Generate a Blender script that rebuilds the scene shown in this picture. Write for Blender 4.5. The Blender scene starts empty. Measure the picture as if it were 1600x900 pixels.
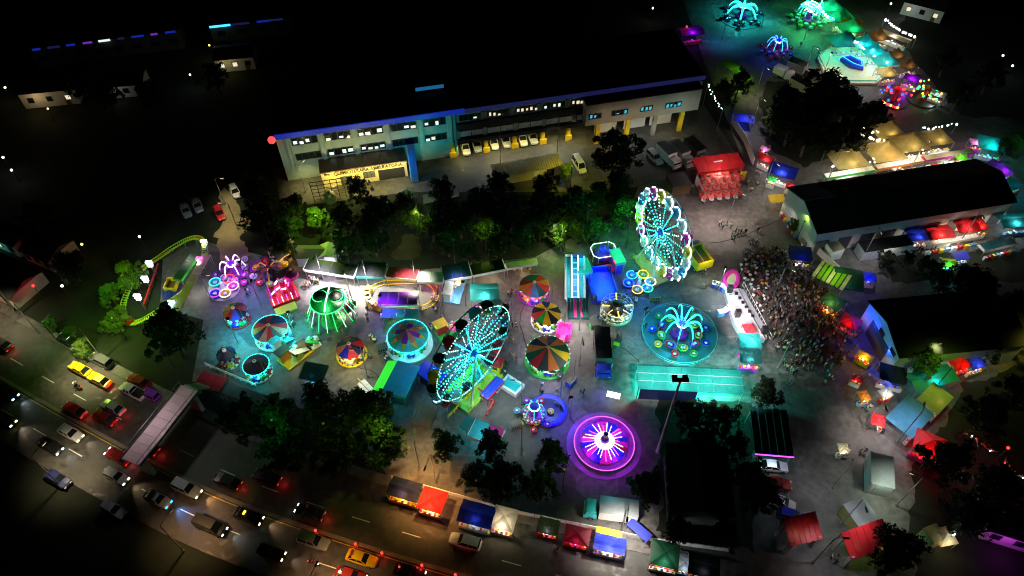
import bpy, bmesh, math, random
from mathutils import Vector, Matrix
R = math.radians
rnd = random.Random(11)
PI = math.pi
sc = bpy.context.scene
C = bpy.context.scene.collection
# ---------------------------------------------------------------- camera
CAMH, PITCH, FPX = 102.0, R(50), 1142.0
cd = bpy.data.cameras.new('camera'); cam = bpy.data.objects.new('camera', cd); C.objects.link(cam)
cam.location = (0, 0, CAMH); cam.rotation_euler = (R(90) - PITCH, 0, 0)
cd.sensor_width = 36; cd.lens = 36 * FPX / 1600; cd.clip_end = 3000; cd.clip_start = 1
sc.camera = cam
# ---------------------------------------------------------------- night sky, moonlight, exposure
w = bpy.data.worlds.new('World'); sc.world = w; w.use_nodes = True
nt = w.node_tree; bg = nt.nodes['Background']
sky = nt.nodes.new('ShaderNodeTexSky'); sky.sky_type = 'NISHITA'; sky.sun_disc = False
sky.sun_elevation = R(4); sky.sun_rotation = R(200)
nt.links.new(sky.outputs[0], bg.inputs[0]); bg.inputs[1].default_value = 0.0001
sd = bpy.data.lights.new('moon', 'SUN'); sd.energy = 0.0012; sd.angle = R(.5); sd.color = (.8, .9, 1)
so = bpy.data.objects.new('moon', sd); C.objects.link(so); so.rotation_euler = (R(50), 0, R(-20))
vs = sc.view_settings; vs.view_transform = 'Standard'; vs.look = 'None'; vs.exposure = 0.7; vs.gamma = 1
vs.use_curve_mapping = False
sc.cycles.use_denoising = True
sc.cycles.max_bounces = 4
sc.cycles.filter_width = 1.05
sc.cycles.sample_clamp_indirect = 3
LP = 1.0      # overall lamp power
# ---------------------------------------------------------------- pixel <-> place (photo is 1600 x 900)
FW = Vector((0, math.cos(PITCH), -math.sin(PITCH))); UPV = Vector((0, math.sin(PITCH), math.cos(PITCH)))
def ray(u, v): return FW + Vector((1, 0, 0)) * ((u - 800) / FPX) + UPV * ((450 - v) / FPX)
def G(u, v, z=0.0):
    d = ray(u, v); t = (z - CAMH) / d.z
    return Vector((d.x * t, d.y * t, z))
def PX(p):
    q = Vector(p) - Vector((0, 0, CAMH)); k = q.dot(FW)
    return (800 + FPX * q.x / k, 450 - FPX * q.dot(UPV) / k)
def onplane(u, v, o, n):
    d = ray(u, v); c = Vector((0, 0, CAMH)); t = (Vector(o) - c).dot(n) / d.dot(n)
    return c + d * t
def hgt(u, v, vtop):
    b = G(u, v); lo, hi = 0, 60
    for _ in range(30):
        m = (lo + hi) / 2
        if PX((b.x, b.y, m))[1] > vtop: lo = m
        else: hi = m
    return lo
def ang(u, v, du, dv):
    d = G(u + du, v + dv) - G(u, v); return math.atan2(d.y, d.x)
def foot(a, b, c, z=0.0):
    """pixels of two front corners and the corner behind b, all at height z -> centre, rotation, width, depth"""
    A, B, D = G(*a, z), G(*b, z), G(*c, z)
    x = B - A; wdt = x.length; rz = math.atan2(x.y, x.x)
    n = Vector((-math.sin(rz), math.cos(rz), 0)); dep = abs((D - B).dot(n))
    ctr = (A + B) / 2 + n * dep / 2; ctr.z = 0
    return ctr, rz, wdt, dep
# ---------------------------------------------------------------- materials
MATS = {}
def M(key, col=None, rough=.75, noise=.25, scale=.8, metal=0.0, bump=0.0, trans=0.0):
    if key in MATS: return MATS[key]
    m = bpy.data.materials.new(key); m.use_nodes = True; t = m.node_tree; b = t.nodes['Principled BSDF']
    b.inputs['Roughness'].default_value = rough; b.inputs['Metallic'].default_value = metal
    tc = t.nodes.new('ShaderNodeTexCoord'); nz = t.nodes.new('ShaderNodeTexNoise')
    nz.inputs['Scale'].default_value = scale; nz.inputs['Detail'].default_value = 6
    nz.inputs['Roughness'].default_value = .65
    t.links.new(tc.outputs['Object'], nz.inputs['Vector'])
    rp = t.nodes.new('ShaderNodeValToRGB'); t.links.new(nz.outputs[0], rp.inputs[0])
    lo, hi = 1 - noise, 1 + noise
    rp.color_ramp.elements[0].position = .3; rp.color_ramp.elements[1].position = .7
    rp.color_ramp.elements[0].color = (*[min(1, c * lo) for c in col], 1)
    rp.color_ramp.elements[1].color = (*[min(1, c * hi) for c in col], 1)
    t.links.new(rp.outputs[0], b.inputs['Base Color'])
    if bump:
        bp = t.nodes.new('ShaderNodeBump'); bp.inputs['Strength'].default_value = bump
        n2 = t.nodes.new('ShaderNodeTexNoise'); n2.inputs['Scale'].default_value = scale * 9
        t.links.new(tc.outputs['Object'], n2.inputs['Vector'])
        t.links.new(n2.outputs[0], bp.inputs['Height']); t.links.new(bp.outputs[0], b.inputs['Normal'])
    if trans:
        tr = t.nodes.new('ShaderNodeBsdfTranslucent'); t.links.new(rp.outputs[0], tr.inputs[0])
        mx = t.nodes.new('ShaderNodeMixShader'); mx.inputs[0].default_value = trans
        t.links.new(b.outputs[0], mx.inputs[1]); t.links.new(tr.outputs[0], mx.inputs[2])
        t.links.new(mx.outputs[0], t.nodes['Material Output'].inputs[0])
    MATS[key] = m; return m
def E(key, col, s):
    if key in MATS: return MATS[key]
    m = bpy.data.materials.new(key); m.use_nodes = True; t = m.node_tree
    b = t.nodes['Principled BSDF']; b.inputs['Base Color'].default_value = (*[c * .5 for c in col], 1)
    b.inputs['Emission Color'].default_value = (*col, 1); b.inputs['Emission Strength'].default_value = s
    m.cycles.emission_sampling = 'NONE'
    MATS[key] = m; return m
CLO = {}
def cloth(name, col):                      # thin tarpaulin: lets some of the light below through
    return M('cloth_' + name, col, .6, .18, .7, trans=.35)
for n, c in dict(red=(.62, .02, .03), maroon=(.25, .02, .04), blue=(.02, .04, .55), navy=(.015, .02, .09), teal=(.03, .42, .40),
                 dteal=(.02, .13, .14), green=(.03, .40, .06), lime=(.25, .60, .03), dgreen=(.015, .10, .05), yellow=(.75, .52, .02),
                 orange=(.72, .25, .04), white=(.75, .75, .75), grey=(.32, .34, .36), dgrey=(.08, .085, .09), black=(.012, .012, .014),
                 pink=(.75, .04, .38), purple=(.25, .03, .45), khaki=(.48, .38, .14), cream=(.70, .60, .38), cyan=(.05, .55, .62),
                 brown=(.16, .09, .04), sky=(.10, .32, .55), salmon=(.62, .22, .18)).items():
    CLO[n] = cloth(n, c)
    M('p_' + n, c, .38, .12, 1.5)          # painted steel or fibreglass
def Pm(n): return MATS['p_' + n]
M('asphalt', (.080, .077, .070), .85, .35, .12, bump=.3)
M('paving', (.115, .108, .104), .8, .45, .09, bump=.25)
M('soil', (.06, .045, .025), .95, .4, .3, bump=.4)
M('dirtpath', (.30, .24, .13), .95, .3, .25, bump=.4)
M('grass', (.008, .013, .005), .95, .5, .4, bump=.5)
M('concrete', (.33, .32, .30), .85, .2, .5)
M('kerb', (.20, .18, .14), .85, .25, .8)
M('roadpaint', (.70, .70, .66), .7, .3, 2)
M('yellowpaint', (.62, .42, .06), .7, .3, 2)
M('steel', (.35, .36, .38), .4, .15, 2, metal=.7)
M('dsteel', (.06, .06, .065), .5, .2, 2, metal=.4)
M('rubber', (.015, .015, .015), .8, .2, 3)
M('glass', (.012, .016, .02), .08, .1, 1)
M('plaster', (.30, .38, .36), .8, .15, .4)
M('greyplaster', (.30, .29, .27), .8, .15, .4)
M('whitewall', (.62, .60, .57), .8, .12, .5)
M('yellowwall', (.62, .52, .25), .8, .1, .6)
M('roofblack', (.016, .016, .018), .9, .3, .3)
M('roofgrey', (.09, .10, .10), .7, .3, .4)
M('bark', (.07, .05, .03), .95, .4, 3)
def patch_ground(m, cell, amt):           # repair patches and stains with their own outline
    t = m.node_tree; b = t.nodes['Principled BSDF']; old = b.inputs['Base Color'].links[0].from_socket
    tc = t.nodes.new('ShaderNodeTexCoord'); vo = t.nodes.new('ShaderNodeTexVoronoi'); vo.inputs['Scale'].default_value = cell; vo.distance = 'CHEBYCHEV'
    t.links.new(tc.outputs['Object'], vo.inputs['Vector']); sp = t.nodes.new('ShaderNodeSeparateColor'); t.links.new(vo.outputs['Color'], sp.inputs[0])
    mr = t.nodes.new('ShaderNodeMapRange'); mr.inputs['To Min'].default_value = 1 - amt; mr.inputs['To Max'].default_value = 1 + amt; t.links.new(sp.outputs[0], mr.inputs[0])
    nz = t.nodes.new('ShaderNodeTexNoise'); nz.inputs['Scale'].default_value = 1.1; nz.inputs['Detail'].default_value = 8; t.links.new(tc.outputs['Object'], nz.inputs['Vector'])
    m2 = t.nodes.new('ShaderNodeMapRange'); m2.inputs['From Min'].default_value = .35; m2.inputs['From Max'].default_value = .6; m2.inputs['To Min'].default_value = .55; m2.inputs['To Max'].default_value = 1.1; t.links.new(nz.outputs[0], m2.inputs[0])
    mu = t.nodes.new('ShaderNodeMath'); mu.operation = 'MULTIPLY'; t.links.new(mr.outputs[0], mu.inputs[0]); t.links.new(m2.outputs[0], mu.inputs[1])
    vm = t.nodes.new('ShaderNodeVectorMath'); vm.operation = 'SCALE'; t.links.new(old, vm.inputs[0]); t.links.new(mu.outputs[0], vm.inputs['Scale']); t.links.new(vm.outputs[0], b.inputs['Base Color'])
    rr = t.nodes.new('ShaderNodeMapRange'); rr.inputs['From Min'].default_value = .3; rr.inputs['From Max'].default_value = .55; rr.inputs['To Min'].default_value = .35; rr.inputs['To Max'].default_value = .85; t.links.new(nz.outputs[0], rr.inputs[0]); t.links.new(rr.outputs[0], b.inputs['Roughness'])
patch_ground(MATS['paving'], .16, .28); patch_ground(MATS['asphalt'], .10, .2)
for k, c in dict(leaf_shade=(.018, .036, .009), leaf_dim=(.04, .08, .016), leaf_lit=(.09, .17, .02)).items():  # leaf tones darkened for unlit trees and brightened for lit ones
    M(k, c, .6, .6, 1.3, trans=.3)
E('e_cyan', (.02, .95, .85), 2.6); E('e_teal', (.0, .75, .60), 1.3); E('e_blue', (.02, .08, 1), 2.2); E('e_ice', (.55, .92, 1), 2.8)
E('e_white', (1, .97, .95), 3.2); E('e_warm', (1, .80, .45), 3.0); E('e_orange', (1, .45, .08), 2.5); E('e_red', (1, .03, .03), 2.2)
E('e_tail', (1, .02, .02), 1.1); E('e_green', (.05, 1, .25), 1.7); E('e_lime', (.6, 1, .05), 1.5); E('e_purple', (.55, .05, 1), 2.0); E('e_pink', (1, .1, .7), 2.2)
E('e_yellow', (1, .85, .05), 2.0); E('e_lilac', (.85, .65, 1), 2.6); E('e_azure', (.03, .45, 1), 2.0); E('e_mint', (.45, 1, .75), 2.2)
E('e_purpledim', (.10, .02, .28), .8); E('e_dimblue', (.003, .010, .17), 1.0); E('e_faintblue', (.010, .012, .07), .5); E('e_win', (.85, 1, .92), .6); E('e_winwarm', (1, .88, .62), .5); E('e_winblue', (.03, .42, .62), .6)
# ---------------------------------------------------------------- mesh builder
class MB:
    def __init__(s): s.v = []; s.f = []; s.mi = []; s.ms = []
    def _m(s, m):
        if isinstance(m, str): m = MATS[m]
        if m not in s.ms: s.ms.append(m)
        return s.ms.index(m)
    def add(s, vs, fs, m):
        o = len(s.v); s.v += [tuple(p) for p in vs]; k = s._m(m)
        for f in fs: s.f.append(tuple(i + o for i in f)); s.mi.append(k)
        return s
    def box(s, x, y, z, a, b, c, m, rz=0, top=(1, 1)):
        """centre x,y, base z, size a,b,c"""
        cs, sn = math.cos(rz), math.sin(rz); vs = []
        for zz, kx, ky in ((0, 1, 1), (c, top[0], top[1])):
            for sx, sy in ((-1, -1), (1, -1), (1, 1), (-1, 1)):
                px, py = sx * a / 2 * kx, sy * b / 2 * ky
                vs.append((x + px * cs - py * sn, y + px * sn + py * cs, z + zz))
        return s.add(vs, [(3, 2, 1, 0), (4, 5, 6, 7), (0, 1, 5, 4), (1, 2, 6, 5), (2, 3, 7, 6), (3, 0, 4, 7)], m)
    def prism(s, poly, z0, z1, m):
        n = len(poly); vs = [(p[0], p[1], z0) for p in poly] + [(p[0], p[1], z1) for p in poly]
        return s.add(vs, [tuple(range(n - 1, -1, -1)), tuple(range(n, 2 * n))] + [(i, (i + 1) % n, n + (i + 1) % n, n + i) for i in range(n)], m)
    def lathe(s, prof, n, m, c=(0, 0), a0=0):
        vs = []; fs = []
        for r, z in prof:
            for i in range(n):
                a = a0 + 2 * PI * i / n; vs.append((c[0] + r * math.cos(a), c[1] + r * math.sin(a), z))
        k = len(prof)
        for j in range(k - 1):
            for i in range(n):
                i2 = (i + 1) % n; fs.append((j * n + i, j * n + i2, (j + 1) * n + i2, (j + 1) * n + i))
        fs.append(tuple(range(n - 1, -1, -1))); fs.append(tuple(range((k - 1) * n, k * n)))
        return s.add(vs, fs, m)
    def tube(s, pts, r, m, n=6, closed=False, r1=None):
        pts = [Vector(p) for p in pts]; k = len(pts); vs = []; fs = []
        for i, p in enumerate(pts):
            a = pts[(i - 1) % k] if (closed or i) else p; b = pts[(i + 1) % k] if (closed or i < k - 1) else p
            d = (b - a).normalized() if (b - a).length > 1e-9 else Vector((0, 0, 1))
            q = Vector((0, 0, 1)) if abs(d.z) < .9 else Vector((1, 0, 0))
            e1 = d.cross(q).normalized(); e2 = d.cross(e1)
            rr = r if r1 is None else r + (r1 - r) * i / max(1, k - 1)
            for j in range(n):
                t = 2 * PI * j / n; vs.append(p + e1 * math.cos(t) * rr + e2 * math.sin(t) * rr)
        for i in range(k if closed else k - 1):
            i2 = (i + 1) % k
            for j in range(n):
                j2 = (j + 1) % n; fs.append((i * n + j, i * n + j2, i2 * n + j2, i2 * n + j))
        if not closed: fs += [tuple(range(n - 1, -1, -1)), tuple(range((k - 1) * n, k * n))]
        return s.add(vs, fs, m)
    def ball(s, c, r, m, n=8, k=5, sz=1):
        prof = [(max(.001, r * math.sin(PI * j / k)), c[2] - r * sz * math.cos(PI * j / k)) for j in range(k + 1)]
        return s.lathe(prof, n, m, (c[0], c[1]))
    def slab(s, quad, th, m):
        """thin sheet from 3-D corners, thickness th downwards"""
        q = [Vector(p) for p in quad]; n = len(q); vs = q + [p - Vector((0, 0, th)) for p in q]
        return s.add(vs, [tuple(range(n)), tuple(range(2 * n - 1, n - 1, -1))] + [(i, n + i, n + (i + 1) % n, (i + 1) % n) for i in range(n)], m)
    def mesh(s, name, smooth=False):
        me = bpy.data.meshes.new(name); me.from_pydata(s.v, [], s.f)
        for m in s.ms: me.materials.append(m)
        me.polygons.foreach_set('material_index', s.mi)
        if smooth: me.polygons.foreach_set('use_smooth', [True] * len(me.polygons))
        me.update(); return me
    def build(s, name, parent=None, smooth=False):
        return obj(name, s.mesh(name, smooth), parent)
def obj(name, me, parent=None, loc=None, rz=0):
    o = bpy.data.objects.new(name, me); C.objects.link(o)
    if parent: o.parent = parent
    if loc is not None: o.location = loc
    if rz: o.rotation_euler = (0, 0, rz)
    return o
def tag(o, label, cat, group=None):
    o['label'] = label; o['category'] = cat
    if group: o['group'] = group
    return o
def thing(name, label, cat, loc=(0, 0, 0), rz=0, group=None):
    o = bpy.data.objects.new(name, None); C.objects.link(o); o.empty_display_size = .3
    o.location = loc; o.rotation_euler = (0, 0, rz); return tag(o, label, cat, group)
def struct(name, mb):
    o = mb.build(name); o['kind'] = 'structure'; return o
def copy_tree(o, parent=None):
    c = o.copy(); C.objects.link(c); c.parent = parent
    for ch in list(o.children): copy_tree(ch, c)
    return c
COL = dict(white=(1, .93, .88), warm=(1, .78, .45), orange=(1, .48, .15), teal=(.03, .75, .72), cyan=(.05, .85, 1), blue=(.01, .04, 1),
           green=(.06, 1, .22), purple=(.45, .03, 1), pink=(1, .15, .6), red=(1, .04, .03), yellow=(1, .85, .08), lilac=(.86, .72, 1),
           azure=(.02, .35, 1), cool=(.72, .9, 1), deep=(.02, .28, .55), yellowgreen=(.55, 1, .1), greenish=(.80, 1, .72), dimteal=(.1, .6, .55))
HOODED = ('ride_light', 'rim_fill', 'wheel_light', 'bay_light', 'ride_flood', 'pool_light', 'pool_flood', 'rink_light', 'roof_light', 'string_light', 'tent_fill', 'stage_light', 'bar_light', 'parasol_fill', 'container_light',
          'gate_light', 'bridge_light', 'rig_light', 'truck_light', 'trailer_light', 'cluster_light', 'frame_light', 'awning_light', 'mat_light', 'sign_light', 'booth_light', 'wood_lamp', 'path_lamp', 'garden_light', 'canopy_fill')
def lamp(loc, col, power, rad=.25, parent=None, spot=None, aim=None, blend=.8, name='lamp_light'):
    if spot is None and name in HOODED: spot, blend = 150, .55
    d = bpy.data.lights.new(name, 'SPOT' if spot else 'POINT'); d.energy = power * LP
    d.color = COL[col] if isinstance(col, str) else col; d.shadow_soft_size = rad
    if spot: d.spot_size = R(spot); d.spot_blend = blend
    o = bpy.data.objects.new(name, d); C.objects.link(o); o.location = loc
    if parent: o.parent = parent
    if aim is not None:
        o.rotation_euler = (Vector(aim) - Vector(loc)).to_track_quat('-Z', 'Y').to_euler()
    return o
def textmesh(txt, size, m, depth=.03):
    cu = bpy.data.curves.new('t', 'FONT'); cu.body = txt; cu.size = size; cu.extrude = depth; cu.offset = .008; cu.align_x = 'CENTER'
    o = bpy.data.objects.new('t', cu); C.objects.link(o)
    dg = bpy.context.evaluated_depsgraph_get(); me = bpy.data.meshes.new_from_object(o.evaluated_get(dg))
    bpy.data.objects.remove(o); me.materials.clear(); me.materials.append(m); return me
# ================================================================ GROUND AND ROADS
def sheet(name, px, z, mat, rough=0):
    b = MB(); pts = [G(*p) for p in px]
    if rough:
        q = random.Random(len(px)); out = []
        for a, c in zip(pts, pts[1:] + pts[:1]):
            m = max(2, int((c - a).length / .9)); nn = Vector((-(c - a).y, (c - a).x, 0)).normalized(); ph = q.uniform(0, 6)
            out += [a.lerp(c, k / m) + nn * rough * (.6 * math.sin(ph + k * .55) + q.uniform(-.5, .5)) for k in range(m)]
        pts = out
    n = len(pts)
    b.add([(p.x, p.y, z) for p in pts], [tuple(range(n))], mat)
    o = struct(name, b)
    nrm = o.data.polygons[0].normal
    if nrm.z < 0: o.data.flip_normals()
    return o
struct('ground', MB().add([(-900, -200, 0), (900, -200, 0), (900, 1500, 0), (-900, 1500, 0)], [(0, 1, 2, 3)], 'grass'))
sheet('fairground_paving', [(300, 596), (318, 500), (250, 480), (255, 400), (300, 372), (420, 402), (640, 424), (835, 402), (905, 366), (985, 325), (1000, 285), (1075, 255),
      (1165, 262), (1100, 95), (1060, -20), (1640, -20), (1640, 925), (1250, 925), (1140, 870), (1015, 848), (800, 803), (612, 752), (560, 680), (430, 620)], .02, 'paving')
sheet('parking_lot', [(440, 325), (428, 262), (1100, 165), (1165, 262), (1075, 262), (1000, 292), (880, 300), (640, 300)], .024, 'asphalt')
sheet('dirt_path', [(335, 370), (348, 340), (338, 305), (352, 292), (372, 300), (378, 330), (392, 345), (388, 362), (372, 372), (398, 400), (350, 408)], .03, 'dirtpath', 0.7)
sheet('park_clearing', [(612, 392), (640, 362), (660, 370), (655, 392), (640, 408), (618, 406)], .012, 'soil', 0.9)
sheet('wooded_ground', [(1185, 160), (1200, 130), (1290, 118), (1330, 150), (1400, 185), (1370, 205), (1330, 215), (1290, 250), (1255, 262), (1205, 235)], .03, 'grass', 0.7)
sheet('shade_sheet', [(1500, 600), (1640, 560), (1640, 930), (1430, 930), (1420, 800), (1430, 720), (1480, 660)], .03, 'grass', 0.7)  # near-black sheets darken the paving where only shade lies
sheet('shade_sheet', [(1030, 625), (1180, 630), (1180, 860), (1030, 830)], .03, 'grass', 0.7)
sheet('shade_sheet', [(1370, 400), (1640, 388), (1640, 440), (1400, 440)], .03, 'grass', 0.7)
sheet('shade_sheet', [(1430, -20), (1640, -20), (1640, 190), (1500, 180), (1400, 60)], .03, 'grass', 0.7)
MED = [Vector(p) for p in ((-150, 104, 0), (-115, 83, 0), (-84.6, 66.3, 0), (-56.7, 52.1, 0), (-37.2, 43.6, 0), (-6.6, 34.1, 0), (26, 26, 0), (70, 17, 0))]
def catmull(P, n=8):
    out = []
    for i in range(len(P) - 1):
        p0, p1, p2, p3 = P[max(0, i - 1)], P[i], P[i + 1], P[min(len(P) - 1, i + 2)]
        for k in range(n):
            t = k / n
            out.append(.5 * ((2 * p1) + (p2 - p0) * t + (2 * p0 - 5 * p1 + 4 * p2 - p3) * t * t + (3 * p1 - p0 - 3 * p2 + p3) * t ** 3))
    return out + [P[-1]]
MC = catmull(MED)
def offs(d):
    o = []
    for i, p in enumerate(MC):
        t = (MC[min(i + 1, len(MC) - 1)] - MC[max(i - 1, 0)]).normalized(); o.append(p + Vector((-t.y, t.x, 0)) * d)
    return o
def strip(name, d0, d1, z, mat, h=0):
    a, c = offs(d0), offs(d1); n = len(a); b = MB(); vs = []
    for p, q in zip(a, c): vs += [(p.x, p.y, z), (q.x, q.y, z)]
    fs = [(2 * i, 2 * i + 2, 2 * i + 3, 2 * i + 1) for i in range(n - 1)]
    b.add(vs, fs, mat)
    if h:
        for e in (a, c):
            b.add([v for p in e for v in ((p.x, p.y, z), (p.x, p.y, z - h))], [(2 * i, 2 * i + 1, 2 * i + 3, 2 * i + 2) for i in range(n - 1)], mat)
    return struct(name, b)
strip('road_eastbound', -7.6, -.28, .035, 'asphalt')
strip('road_westbound', .28, 9.2, .037, 'asphalt')
strip('median_kerb', -.28, .28, .17, 'kerb', .17)
strip('pavement_fairground_side', 9.2, 10.8, .15, 'paving', .15)
strip('kerb_far_side', -7.9, -7.6, .13, 'asphalt', .13)
def dashes(d, name):
    o = offs(d); L = 0; k = 0; par = None
    for i in range(len(o) - 1):
        a, c = o[i], o[i + 1]; t = (c - a).normalized(); sg = (c - a).length; x = 0
        while x < sg:
            if (L + x) % 7.5 < .35:
                q = a + t * x
                if -95 < q.x < 25:
                    m = MB().box(0, 0, 0, 2.8, .14, .006, 'roadpaint') if k == 0 else None
                    if k == 0: DM[0] = m.mesh('lane_dash')
                    dd = obj('lane_dash', DM[0], None, (q.x, q.y, .043), math.atan2(t.y, t.x)); dd['kind'] = 'structure'; k += 1; x += .5
            x += .3
        L += sg
DM = [None]
dashes(-4.0, 'a'); dashes(3.4, 'b')
# worn paint line along the inside edge of each carriageway
strip('edge_line', -.62, -.5, .045, 'yellowpaint')
def road_t(p):
    best = min(range(len(MC)), key=lambda i: (MC[i] - Vector((p.x, p.y, 0))).length)
    t = (MC[min(best + 1, len(MC) - 1)] - MC[max(best - 1, 0)]); return math.atan2(t.y, t.x)
# ================================================================ HOSPITAL
HA = G(428, 210, 12); HB = G(1100, 116, 12); HL = (HB - HA).length; HRZ = math.atan2(HB.y - HA.y, HB.x - HA.x)
HX = Vector((math.cos(HRZ), math.sin(HRZ), 0)); HN = Vector((-HX.y, HX.x, 0))
def hp(u, v, y=0.0):          # pixel -> (x, z) on a plane parallel to the facade, y metres behind it
    p = onplane(u, v, HA + HN * y, HN); return (p - HA).dot(HX), p.z
hos = thing('hospital_building', 'long pale hospital building with a blue lit roof edge and black roof', 'building', (HA.x, HA.y, 0), HRZ)
x1 = hp(712, 175)[0]; x2 = hp(914, 150)[0]
b = MB(); b.box(x1 / 2, 9, 0, x1, 18, 11.2, 'plaster')
b.build('wall', hos)
b = MB(); b.box((x1 + HL) / 2, 9, 3.6, HL - x1, 18, 7.6, 'plaster'); b.box((x1 + HL) / 2, 12.5, 0, HL - x1, 11, 3.6, 'greyplaster')
b.build('wall', hos)
b = MB(); b.box(HL / 2, 9.2, 11.2, HL + .8, 19.6, .5, 'roofblack'); b.box(HL / 2, 12, 11.7, HL - 4, 8, .8, 'roofblack')
rf = b.build('roof', hos)
b = MB()
b.box(HL * .21, -.75, 11.25, HL * .42, .28, 1.1, 'e_dimblue'); b.build('parapet_glow', rf)  # parapet glows by itself in place of blue light falling on it
b = MB(); b.box(HL * .71, -.75, 11.25, HL * .58, .28, .9, 'e_faintblue'); b.build('parapet_glow', rf)  # weaker glow stands in for the blue light fading along the parapet
b = MB(); b.ball((-.6, -.9, 11.4), .75, 'e_red', 10, 6); b.build('beacon', rf)
sk = G(670, 133, 12.4); q = Matrix.Rotation(-HRZ, 3, 'Z') @ (Vector((sk.x, sk.y, 0)) - Vector((HA.x, HA.y, 0)))
b = MB(); b.box(q.x, q.y, 11.8, 6.2, 2.2, 1.2, 'p_dgrey'); b.box(q.x, q.y - 1.13, 12.1, 5.9, .08, .8, E('e_skylight', (.01, .10, .22), .7)); b.build('skylight', rf)
def window(x, z, wd, h, n, par, lit, y=-.02, em='e_win'):
    f = MB(); f.box(x, y - .02, z - .1, wd + .2, .1, .1, 'greyplaster'); f.box(x, y - .02, z + h, wd + .2, .1, .08, 'dsteel')
    for k in range(n + 1): f.box(x - wd / 2 + wd * k / n, y - .02, z, .08, .1, h, 'dsteel')
    w_ = f.build('window', par)
    for k in range(n):
        g = MB(); px = x - wd / 2 + wd * (k + .5) / n
        g.box(px, y, z, wd / n - .09, .05, h, 'glass')
        if lit[k] > 0:
            hh = h * min(1, lit[k]); g.box(px + rnd.uniform(-.06, .06), y - .045, z + h * rnd.uniform(.05, .25), (wd / n - rnd.uniform(.25, .55)), .02, hh * .65, em if rnd.random() < .7 else ('e_winwarm' if em == 'e_win' else em))
        g.build('pane', w_)
PIL = [448, 500, 552, 603, 655, 701]
def ftop(u): return 210 + (116 - 210) * (u - 428) / (1100 - 428)
pxs = [hp(u, ftop(u) + 10)[0] for u in PIL]
for x in pxs:
    MB().box(x, -.2, 3.6, .9, .4, 7.6, 'plaster').build('pilaster', hos)
for i in range(5):
    xm = (pxs[i] + pxs[i + 1]) / 2; wd = pxs[i + 1] - pxs[i] - 1.5
    window(xm, 8.7, wd, 1.7, 4, hos, [(.0 if rnd.random() < .45 else rnd.uniform(.4, .9)) for _ in range(4)])
    window(xm, 4.9, wd, 1.6, 4, hos, [0] * 4 if i in (0, 3) else [(.0 if rnd.random() < .35 else rnd.uniform(.5, .9)) for _ in range(4)])
MB().box(x1 - .4, -.35, .1, .25, .2, 11, 'p_teal').build('downpipe', hos)
nb = 9; span = (HL - x1) / nb
for i in range(nb):
    xm = x1 + span * (i + .5)
    window(xm, 8.9, span - 1.2, 1.3, 5, hos, [(.0 if rnd.random() < .35 else rnd.uniform(.4, 1)) for _ in range(5)], em='e_winwarm' if i % 3 else 'e_win')
    MB().box(x1 + span * (i + 1) - .4, -.12, 8.6, .8, .25, 1.9, 'greyplaster').build('pilaster', hos)
b = MB(); b.box((x1 + x2) / 2, -.35, 6.9, x2 - x1, .7, 1.5, 'roofblack'); b.box((x1 + x2) / 2, -.3, 3.4, x2 - x1, .6, 1.0, 'roofblack'); b.build('canopy', hos)
for (ua, ub, vm) in ((717, 755, 205), (761, 802, 199), (810, 847, 192), (853, 894, 185), (901, 911, 180)):
    xa, z = hp(ua, vm); xb = hp(ub, vm)[0]
    f = MB(); f.box((xa + xb) / 2, -.05, 4.5, xb - xa, .1, 2.2, 'glass'); wn = f.build('window', hos)
    nn = 2 if ub - ua > 15 else 1
    for k in range(nn):
        MB().box(xa + (xb - xa) * (k + .5) / nn, -.12, 4.9, (xb - xa) / nn - .15, .03, 1.3, M('palepane', (.42, .50, .55), .2, .3, 1.2)).build('pane', wn)
YC = [hp(u, v)[0] for u, v in ((708, 245), (760, 236), (804, 226), (848, 218), (888, 208))]
for x in YC:
    c_ = MB().box(x, .2, 0, .8, .8, 3.5, 'p_yellow').build('column', hos)
    MB().box(x, -.35, 0, 1.5, .35, 1.3, 'p_yellow').build('column_guard', hos)
    lamp((x + 1.8, -1.6, 3.2), (1, .85, .25), 260, .2, hos, name='bay_light')
for k in range(4): lamp((x1 + 3 + k * 6.4, -2.5, 6.2), 'cool', 420, .3, hos, spot=120, aim=(x1 + 3 + k * 6.4, -6, 0), name='bay_flood')
for fx, c_, pw in ((.12, 'greenish', 420), (.45, 'greenish', 420), (.82, 'teal', 900)): lamp((x1 * fx, -8, 5), c_, pw, .3, hos, spot=110, aim=(x1 * fx, 0, 7.5), name='facade_flood')
# right block
wing = thing('hospital_wing', 'grey projecting hospital wing with small blue lit windows over garage bays', 'building', (HA.x, HA.y, 0), HRZ)
yb = -3.0; xa = hp(916, 180, yb)[0]; xb = hp(1094, 156, yb)[0]; zt = hp(916, 165, yb)[1]; zb = hp(916, 197, yb)[1]
b = MB(); b.box((xa + xb) / 2, yb / 2 - .05, zb, xb - xa, -yb - .1, zt - zb, 'greyplaster'); b.box((xa + xb) / 2, yb / 2 - .05, zt, xb - xa + .4, -yb + .2, .2, 'roofblack'); b.build('wall', wing)
for (u, v, n, l) in ((930, 182, 3, (1, .8, 0)), (968, 176, 4, (0, .3, 0, 1)), (1010, 170, 3, (1, 1, 1)), (1052, 164, 4, (1, .8, .6, .9))):
    x, z = hp(u, v, yb); window(x, z - .55, .9 * n, 1.25, n, wing, l, yb - .03, 'e_winblue')
for k, u in enumerate((934, 980, 1021, 1061)):
    x = hp(u, 205, yb)[0]; MB().box(x, yb + .3, 0, .9, .7, zb, 'p_yellow' if k != 2 else 'greyplaster').build('column', wing)
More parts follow.
